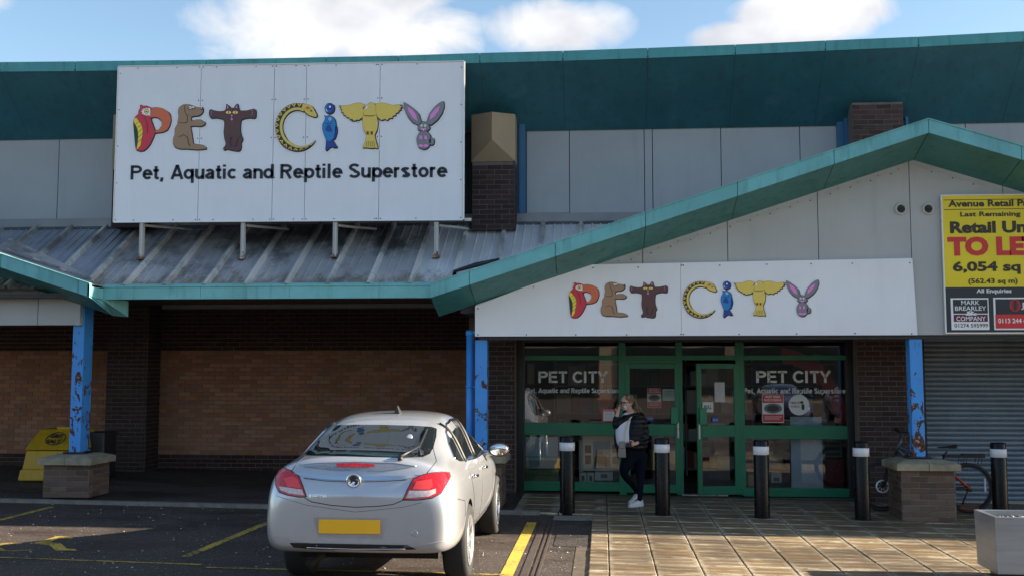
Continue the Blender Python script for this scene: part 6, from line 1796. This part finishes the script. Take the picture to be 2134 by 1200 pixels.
bwheel(FWc); bwheel(RWc, 1)
m = MB(); m.lathe([(.072, -.034), (.092, -.034), (.092, -.030), (.072, -.030), (.072, -.034)], FWc, 'Y', 36)
for k in range(8):
    a = k * math.pi / 4; m.tube([FWc + Vector((.02 * math.cos(a), -.032, .02 * math.sin(a))), FWc + Vector((.074 * math.cos(a + .5), -.032, .074 * math.sin(a + .5)))], .003, 4)
m.build('brake_disc', M('disc_white', (.75, .75, .78), .35, .3), bk)
Hd = at(1872, 935, BY0); St = at(1880, 906, BY0); BBc = at(1945, 1018, BY0); SC = at(1962, 962, BY0); SD = at(1973, 940, BY0)
m = MB()
for s_ in (-.055, .055):
    m.tube([FWc + Vector((0, s_, 0)), FWc.lerp(Hd, .45) + Vector((0, s_, 0))], .021, 10)
m.build('fork_leg', BBK, bk)
m = MB()
for s_ in (-.055, .055): m.tube([FWc.lerp(Hd, .45) + Vector((0, s_, 0)), FWc.lerp(Hd, .80) + Vector((0, s_, 0))], .015, 10)
m.build('fork_stanchion', SIL, bk)
m = MB(); m.box(FWc.lerp(Hd, .82).x - .03, FWc.lerp(Hd, .82).x + .03, BY0 - .075, BY0 + .075, FWc.lerp(Hd, .8).z - .015, FWc.lerp(Hd, .8).z + .02); m.tube([FWc.lerp(Hd, .82), St], .024, 10); m.build('head_tube', FRM, bk)
m = MB(); m.tube([Hd, Hd.lerp(BBc, .5) + Vector((.02, 0, .02)), BBc], .036, 12); m.tube([Hd + Vector((.01, 0, .03)), SC + Vector((-.02, 0, -.01))], .022, 10); m.tube([BBc, SC], .022, 10); m.build('frame', FRM, bk)
m = MB()
for s_ in (-.04, .04): m.tube([BBc + Vector((0, s_, 0)), RWc + Vector((0, s_ * 1.6, 0))], .012, 8)
m.build('chain_stay', BBK, bk)
m = MB()
for s_ in (-.045, .045): m.tube([SC + Vector((0, s_ * .4, -.03)), RWc + Vector((0, s_ * 1.5, 0))], .011, 8)
m.build('seat_stay', BRED, bk)
m = MB(); m.tube([St, St + Vector((-.05, 0, .03))], .018, 8); m.tube([St + Vector((-.05 + .05 * abs(t), t * .36, .04 + .02 * abs(t))) for t in (-1, -.6, -.2, .2, .6, 1)], .013, 8)
for s_ in (-1, 1): m.tube([St + Vector((0, s_ * .36, .06)), St + Vector((.03, s_ * .24, .055))], .018, 8); m.tube([St + Vector((-.06, s_ * .22, .03)), St + Vector((-.12, s_ * .3, .0))], .006, 5)
m.build('handlebar', BBK, bk)
m = MB(); c = at(1866, 900, BY0); m.tube([St + Vector((-.05, 0, .04)), St + Vector((-.16, -.05, .06)), St + Vector((-.2, -.06, -.1)), FWc + Vector((.05, -.05, .2))], .004, 5); m.build('brake_cable', BBK, bk)
m = MB(); m.tube([SC, SD], .014, 8); m.build('seat_post', BBK, bk)
m = MB(); s0 = at(1954, 932, BY0); s1 = at(1994, 930, BY0)
prof2 = [(0, .012, .008), (.25, .022, .012), (.5, .035, .014), (.75, .068, .022), (.95, .072, .028), (1, .05, .015)]
vs = []; fs = []
for t, w, h in prof2:
    c = s0.lerp(s1, t) + Vector((0, 0, .02 * (t - .4) ** 2))
    for k in range(10):
        a = 2 * math.pi * k / 10; vs.append(c + Vector((0, w * math.cos(a), h * math.sin(a))))
for i in range(5):
    for k in range(10): k2 = (k + 1) % 10; fs.append([i * 10 + k, i * 10 + k2, (i + 1) * 10 + k2, (i + 1) * 10 + k])
fs += [list(range(10))[::-1], [50 + k for k in range(10)]]
m.add(vs, fs, smooth=True); m.build('saddle', BBK, bk)
m = MB(); r0, r1 = at(1966, 950, BY0), at(2050, 951, BY0)
m.box(r0.x, r1.x, BY0 - .06, BY0 + .06, r0.z - .015, r0.z + .02)
m.box(at(2005, 950, BY0).x, r1.x, BY0 - .065, BY0 + .065, r0.z + .02, r0.z + .035)
for xx in (2002, 2013, 2037, 2044):
    p = at(xx, 953, BY0)
    for s_ in (-.06, .06): m.tube([p + Vector((0, s_, 0)), Vector((p.x - .02, BY0 + s_, RWc.z + R_ * .98))], .005, 5)
m.build('rear_rack', BBK, bk)
m = MB(); m.lathe([(.0, -.048), (.05, -.046), (.052, -.042), (.03, -.03)], RWc, 'Y', 24); m.lathe([(0, -.05), (.085, -.05), (.088, -.045), (0, -.04)], BBc, 'Y', 30); m.build('sprockets', FRM, bk)
m = MB(); m.tube([RWc + Vector((-.02, -.05, -.02)), RWc + Vector((-.05, -.055, -.09)), RWc + Vector((-.09, -.055, -.17)), RWc + Vector((-.1, -.055, -.22))], .012, 7)
m.tube([BBc + Vector((0, -.05, .08)), RWc + Vector((0, -.05, .05))], .004, 5); m.tube([BBc + Vector((0, -.05, -.08)), RWc + Vector((-.06, -.05, -.12))], .004, 5); m.build('derailleur', BBK, bk)
m = MB(); m.tube([BBc + Vector((0, -.06, 0)), BBc + Vector((.12, -.07, -.12))], .010, 7); m.box(BBc.x + .08, BBc.x + .17, BY0 - .17, BY0 - .07, BBc.z - .135, BBc.z - .115)
m.tube([BBc + Vector((0, .06, 0)), BBc + Vector((-.12, .07, .12))], .010, 7); m.build('crank', BBK, bk)
m = MB(); q = at(2053, 1010, BY0 - .03); m.box(q.x - .01, q.x + .014, BY0 - .03, BY0 - .01, q.z - .09, q.z + .09); m.build('wheel_reflector', M('reflector_pale', (.6, .65, .72), .3), bk)


# ================================================================== the woman at the shopfront
FT = gnd(1326, 1055)
PX, PY, PZ = FT.x, FT.y, GZ(FT.x) + .022
SC_ = 2300 / ((Vector((PX, PY, PZ)) - CAM).dot(FW))


def L(px, py, dy=0.0):                                # pixel to a point in her own upright plane
    return Vector((PX + (px - 1326) / SC_, PY + dy, PZ + (1053 - py) / SC_))


woman = thing('person', (PX, PY, PZ), 'woman in black puffer jacket holding a phone to her masked face by the shop window', 'person')


def skin(name, nodes, edges, mat, sub=2, root=0, parent=woman, mats=None, extra=None):
    me = bpy.data.meshes.new(name); me.from_pydata([tuple(p) for p, r in nodes], edges, []); o = bpy.data.objects.new(name, me); COL.objects.link(o)
    sk = o.modifiers.new('k', 'SKIN'); sk.use_smooth_shade = True
    d = me.skin_vertices[0].data
    for i, (p, r) in enumerate(nodes):
        d[i].radius = (r, r) if not isinstance(r, tuple) else r; d[i].use_root = (i == root)
    s2 = o.modifiers.new('s', 'SUBSURF'); s2.levels = sub; s2.render_levels = sub
    bpy.context.view_layer.update()
    m2 = bpy.data.meshes.new_from_object(o.evaluated_get(bpy.context.evaluated_depsgraph_get())); bpy.data.objects.remove(o)
    org = ORG[parent.name]
    for v in m2.vertices: v.co = v.co - org
    for p in m2.polygons: p.use_smooth = True
    m2.materials.clear()
    for mm_ in (mats or [mat]): m2.materials.append(mm_)
    o = bpy.data.objects.new(name, m2); COL.objects.link(o); o.parent = parent; ORG[o.name] = org
    return o


SKN = M('skin', (.60, .35, .27), .55, var=.06); LEG = M('navy_leggings', (.006, .007, .014), .9, var=.2, spec=.1); JAC = NT('black_puffer')
def _jac():
    n = JAC; z = n.sep()[2]
    w = n.N.new('ShaderNodeMath'); w.operation = 'SINE'; n.L.new(n.math('MULTIPLY', z, 95.0), w.inputs[0])
    n.setin(n.p, 'Base Color', n.mix(n.ramp(n.noise(20, 4), .3, .7), (.005, .006, .008), (.014, .015, .019))); n.p.inputs['Roughness'].default_value = .45; n.p.inputs['Specular IOR Level'].default_value = .25
    n.bump(n.math('ADD', n.math('MULTIPLY', w.outputs[0], .6), n.math('MULTIPLY', n.noise(22, 4), 2.0)), .7, .012); return n.m
JAC = _jac(); TEE = M('white_tshirt', (.66, .68, .78), .85, var=.06, bump=.3, bscale=30); HAIR = M('fair_hair', (.17, .12, .07), .6, var=.35, vscale=60)
SHOE = M('white_shoe', (.66, .66, .66), .5, var=.08); MASK = M('pale_mask', (.55, .52, .54), .8, var=.05)

hipc = L(1327, 946, .0)
# joints of the whole body
J = dict(pel=L(1326, 948), belly=L(1319, 925, -.02), chest=L(1318, 893), neckb=L(1320, 866), neck=L(1314, 856, -.01), head=L(1308, 842, -.02),
         hipA=L(1313, 953, -.05), kneeA=L(1299, 985, -.13), ankA=L(1327, 1024, .12), toeA=L(1314, 1043, -.1),
         hipB=L(1336, 953, .05), kneeB=L(1335, 992, -.01), ankB=L(1333, 1036, -.13),
         shA=L(1302, 874, -.12), elA=L(1281, 893, -.10), wrA=L(1289, 861, -.14), haA=L(1294, 850, -.15),
         shB=L(1336, 874, .06), elB=L(1345, 912, -.06), wrB=L(1325, 925, -.20), haB=L(1317, 926, -.23))
nodes = [(J['pel'], .135), (J['belly'], .13), (J['chest'], .12), (J['neckb'], .07), (J['neck'], .052), (L(1311, 849, -.015), .055),
         (J['hipA'], .120), (J['kneeA'], .068), (J['kneeA'].lerp(J['ankA'], .4), .055), (J['ankA'], .036),
         (J['hipB'], .120), (J['hipB'].lerp(J['kneeB'], .5), .098), (J['kneeB'], .068), (J['kneeB'].lerp(J['ankB'], .4), .055), (J['ankB'], .036),
         (J['shA'], .055), (J['elA'], .042), (J['wrA'], .026), (J['haA'], .022),
         (J['shB'], .055), (J['elB'], .042), (J['wrB'], .026), (J['haB'], .022), (J['hipA'].lerp(J['kneeA'], .55), .095),
         (J['ankA'] + Vector((-.01, -.02, -.06)), .034), (J['ankB'] + Vector((-.01, -.02, -.05)), .034)]
edges = [(0, 1), (1, 2), (2, 3), (3, 4), (4, 5), (0, 6), (6, 23), (23, 7), (7, 8), (8, 9), (0, 10), (10, 11), (11, 12), (12, 13), (13, 14), (3, 15), (15, 16), (16, 17), (17, 18), (3, 19), (19, 20), (20, 21), (21, 22), (9, 24), (14, 25)]
bd = skin('body', nodes, edges, SKN, mats=[SKN, LEG])
for p in bd.data.polygons:
    c = p.center + CO * 0
    if c.z < J['neckb'].z - PZ - .0 and min((c + ORG[woman.name] - J[k]).length for k in ('wrA', 'haA', 'wrB', 'haB')) > .085: p.material_index = 1
# head, fingers added to the same mesh
HRZ = Matrix.Rotation(math.radians(38), 3, 'Z')
HV = lambda v: hc + HRZ @ Vector(v)
hd = MB(); hc = J['head']; rot = HRZ @ Matrix.Rotation(math.radians(12), 3, 'Y')
hd.ellipsoid(HV((0, 0, .01)), (.088, .075, .112), 24, 16, mi=0, rot=rot)
hd.ellipsoid(HV((-.045, -.012, -.055)), (.048, .045, .045), 14, 10, mi=0)
hd.ellipsoid(HV((-.092, -.02, -.012)), (.018, .012, .022), 10, 8, mi=0)       # nose
hd.ellipsoid(HV((.012, -.078, -.01)), (.012, .010, .025), 10, 8, mi=0)        # ear
for dy_ in (-.048, .012): hd.ellipsoid(HV((-.079 + abs(dy_ + .018) * .25, dy_, .012)), (.010, .011, .008), 10, 8, mi=1)
def hand(w, h, spread, curl, sgn=1):
    d = (h - w).normalized(); s_ = spread.normalized(); n_ = d.cross(s_)
    hd.ellipsoid(w.lerp(h, .75), (.022, .036, .040), 12, 8, mi=0, rot=Matrix((s_.cross(d) if False else n_, s_, d)).transposed())
    base = w + d * .075
    for k, ln in enumerate((.062, .070, .066, .052)):
        b0 = base + s_ * (.026 - .0175 * k); q = [b0]
        for t in range(3):
            ang = curl * (t + .6); q.append(q[-1] + (d * math.cos(ang) + n_ * math.sin(ang)) * ln / 3)
        hd.tube(q, [.0085, .0085, .0075, .0065], 7, mi=0)
    t0 = w + d * .03 + s_ * .026; hd.tube([t0, t0 + (s_ * .9 + d * .7) * .028, t0 + (s_ * .8 + d * 1.3 + n_ * .5) * .045], [.011, .010, .008], 7, mi=0)
hand(J['wrA'], J['haA'], Vector((-.8, .3, -.3)), .45); hand(J['wrB'], J['haB'], Vector((.1, -.4, .9)), .5)
org = ORG[woman.name]; hm_ = hd.mesh('head_hands', [SKN, M('eye_dark', (.03, .03, .035), .2)], org)
bm = bmesh.new(); bm.from_mesh(bd.data); k0 = len(bm.faces); bm.from_mesh(hm_); bm.faces.ensure_lookup_table()
bd.data.materials.append(M('eye_dark', (.03, .03, .035), .2))
for f in bm.faces[k0:]:
    if f.material_index == 1: f.material_index = 2
bm.to_mesh(bd.data); bm.free()
# t-shirt and jacket (open at the front, towards the left)
tn = [(L(1305, 935, -.07), (.125, .12)), (L(1300, 913, -.08), (.125, .125)), (L(1299, 893, -.08), (.115, .12)), (L(1308, 872, -.06), (.085, .085)), (L(1312, 862, -.04), .062)]
skin('tshirt', tn, [(0, 1), (1, 2), (2, 3), (3, 4)], TEE)
jn = [(L(1328, 945, -.01), (.165, .19)), (L(1327, 920, -.02), (.175, .20)), (L(1327, 893, -.02), (.162, .185)), (L(1325, 870, .0), (.115, .13)), (L(1321, 858, .0), .080),
      (J['shB'] + Vector((.0, -.02, 0)), .092), (J['shB'].lerp(J['elB'], .5) + Vector((.015, -.05, 0)), .085), (J['elB'] + Vector((.01, -.03, 0)), .075), (J['elB'].lerp(J['wrB'], .45), .068), (J['elB'].lerp(J['wrB'], .85), .055)]
skin('jacket', jn, [(0, 1), (1, 2), (2, 3), (3, 4), (3, 5), (5, 6), (6, 7), (7, 8), (8, 9)], JAC)
an = [(L(1318, 868, -.02), .07), (J['shA'] + Vector((.03, .02, .0)), .072), (J['shA'].lerp(J['elA'], .5), .068), (J['elA'], .064), (J['elA'].lerp(J['wrA'], .5), .056), (J['elA'].lerp(J['wrA'], .82), .046)]
skin('jacket_sleeve', an, [(0, 1), (1, 2), (2, 3), (3, 4), (4, 5)], JAC)
fn = [(L(1296, 882, -.06), .045), (L(1287, 905, -.05), .048), (L(1287, 925, -.05), .045), (L(1292, 943, -.03), .035)]
skin('jacket_front', fn, [(0, 1), (1, 2), (2, 3)], JAC)
m = MB(); m.tube([L(1303, 862, -.02), L(1318, 858, .09), L(1335, 862, .05), L(1333, 866, -.05), L(1318, 868, -.12), L(1308, 868, -.13)], [.03, .042, .045, .045, .034, .02], 10); m.build('collar', JAC, woman)
# hair
m = MB(); m.ellipsoid(HV((.040, .010, .030)), (.082, .088, .105), 24, 14, rot=rot)
for k in range(44):
    a = k / 44; y = -.085 + .17 * a; b0 = HV((.0 + .02 * math.sin(k * 1.7), y, .085 - abs(y) * .4)); e_ = L(1330 + 7 * math.sin(k * 2.3), 858 + 5 * math.cos(k * 1.3), .01 + y * .8)
    m.tube([b0, HV((.085, y * 1.0, .045)), HV((.115, y * 1.05, -.03)), e_ + Vector((.02, -.03, 0))], [.014, .016, .014, .005], 5)
for k in range(12):
    y = -.08 + .012 * k; m.tube([HV((-.01, y * .5, .118)), HV((-.05, -.078 + .01 * k, .065)), HV((.0, -.084 + .004 * k, .01))], [.012, .012, .006], 5)
m.build('hair', HAIR, woman)
m = MB(); m.ellipsoid(HV((-.060, -.014, -.050)), (.062, .066, .050), 20, 12, rot=HRZ @ Matrix.Rotation(math.radians(20), 3, 'Y')); mk = m.build('face_mask', MASK, woman)
m = MB()
for dx, dy_, dz_ in ((-.08, -.065, -.04), (-.05, -.077, -.06), (-.105, -.05, -.055), (-.095, -.055, -.03), (-.065, -.074, -.03)): m.ellipsoid(HV((dx, dy_ * 1.0, dz_)), (.010, .008, .008), 8, 6)
m.build('mask_pattern', M('mask_print', (.03, .03, .05), .7), mk)
m = MB(); m.tube([HV((.01, -.082, .004)), HV((-.05, -.080, .012)), HV((-.09, -.052, .012)), HV((-.108, -.01, .012))], .0045, 6)
for c0 in ((-.082, -.055, .004), (-.102, .0, .004)): m.tube([HV((c0[0] + .012 * math.cos(t) , c0[1] + .022 * math.cos(t), c0[2] + .018 * math.sin(t))) for t in [2 * math.pi * k / 16 for k in range(17)]], .0035, 5)
m.build('glasses', M('glasses_red', (.22, .02, .02), .3), woman)
# shoes
def shoe(heel, toe, h=.075, w=.045):
    vs = []; fs = []; d = (toe - heel).copy(); d.z = 0; Ln = d.length; d.normalize(); s_ = Vector((-d.y, d.x, 0))
    st_ = [(0, .65, .95), (.08, .9, 1.0), (.3, .85, 1.0), (.55, 1.0, .72), (.8, .95, .5), (.95, .65, .4), (1, .3, .3)]
    m = MB()
    for t, ww, hh in st_:
        c = heel + d * Ln * t + Vector((0, 0, (toe.z - heel.z) * min(1, t * 1.25)))
        for k in range(12):
            a = math.pi * (k / 11) ; vs.append(c + s_ * (w * ww * math.cos(a)) + Vector((0, 0, .02 + h * hh * math.sin(a) ** .7)))
    n = 12
    for i in range(len(st_) - 1):
        for k in range(n - 1): fs.append([i * n + k, i * n + k + 1, (i + 1) * n + k + 1, (i + 1) * n + k])
    fs += [list(range(n)), [(len(st_) - 1) * n + k for k in range(n)][::-1]]
    m.add(vs, fs, smooth=True)
    vs = []; fs = []
    for zz_ in (0, .024):
        for t, ww, hh in st_: vs.append(heel + d * Ln * (t * 1.03 - .015) + s_ * (w * ww * 1.08) + Vector((0, 0, zz_ + (toe.z - heel.z) * min(1, t * 1.25))))
        for t, ww, hh in st_[::-1]: vs.append(heel + d * Ln * (t * 1.03 - .015) - s_ * (w * ww * 1.08) + Vector((0, 0, zz_ + (toe.z - heel.z) * min(1, t * 1.25))))
    k_ = len(st_) * 2; fs = [list(range(k_))[::-1], list(range(k_, 2 * k_))] + [[i, (i + 1) % k_, k_ + (i + 1) % k_, k_ + i] for i in range(k_)]
    m.add(vs, fs); o = m.build('shoe', SHOE, woman)
    m = MB()
    for t in (.30, .40, .50): c = heel + d * Ln * t + Vector((0, 0, .024 + h * (1.0 - (t - .3) * 1.1))); m.tube([c + s_ * .022, c + Vector((0, 0, .006)), c - s_ * .022], .005, 5)
    m.build('laces', BPL, o)
gz0 = PZ
h1 = Vector((J['ankB'].x + .03, J['ankB'].y + .04, gz0)); shoe(h1, h1 + Vector((-.185, -.17, 0)))
h2 = Vector((J['ankA'].x + .06, J['ankA'].y + .10, gz0 + .12)); shoe(h2, h2 + Vector((-.17, -.10, -.12)))
# what she carries
hbg = thing('handbag', tuple(L(1297, 946, -.24)), 'beige bucket handbag hanging from the woman\'s shoulder strap', 'handbag')
BAG = M('bag_beige', (.21, .19, .165), .6, var=.1)
c = L(1297, 938, -.22)
m = MB(); m.hexa([c + Vector(p) for p in ((-.065, -.045, -.10), (.055, -.045, -.10), (.055, .045, -.10), (-.065, .045, -.10), (-.045, -.03, .085), (.045, -.03, .10), (.045, .03, .10), (-.045, .03, .085))]); bevel(m.build('bag_body', BAG, hbg), .02, 3)
m = MB(); m.hexa([c + Vector(p) for p in ((-.05, -.05, .03), (.05, -.05, .03), (.05, .04, .03), (-.05, .04, .03), (-.04, -.035, .12), (.045, -.035, .13), (.045, .03, .13), (-.04, .03, .12))]); bevel(m.build('flap', BAG, hbg), .015, 2)
m = MB(); pts_ = [c + Vector((.03, -.02, .1)), L(1303, 905, -.215), L(1307, 885, -.20), L(1318, 868, -.135), L(1330, 858, -.04), L(1334, 857, .03)]
for a, b in zip(pts_, pts_[1:]): 
    w_ = Vector((.018, 0, .008)); m.hexa([a - w_, b - w_, b + w_, a + w_] + [q + Vector((0, -.006, .002)) for q in (a - w_, b - w_, b + w_, a + w_)])
m.build('strap', M('strap_cream', (.50, .46, .40), .7), hbg)
ph = thing('mobile_phone', tuple(L(1290, 851, -.15)), 'black mobile phone in the woman\'s raised hand', 'phone')
m = MB(); c = J['haA'] + Vector((.004, -.012, .02)); m.hexa([c + Vector(p) for p in ((-.005, -.035, -.07), (.005, -.035, -.07), (.005, .035, -.07), (-.005, .035, -.07), (-.005 + .02, -.035, .07), (.005 + .02, -.035, .07), (.005 + .02, .035, .07), (-.005 + .02, .035, .07))]); bevel(m.build('phone_body', DARK, ph), .003, 2)
pu = thing('small_purse', tuple(L(1308, 930, -.25)), 'small black purse held in the woman\'s lower hand', 'purse')
m = MB(); c = J['haB'] + Vector((-.04, -.03, 0)); m.box(c.x - .04, c.x + .035, c.y - .02, c.y + .02, c.z - .035, c.z + .03); bevel(m.build('purse_body', DARK, pu), .01, 2)
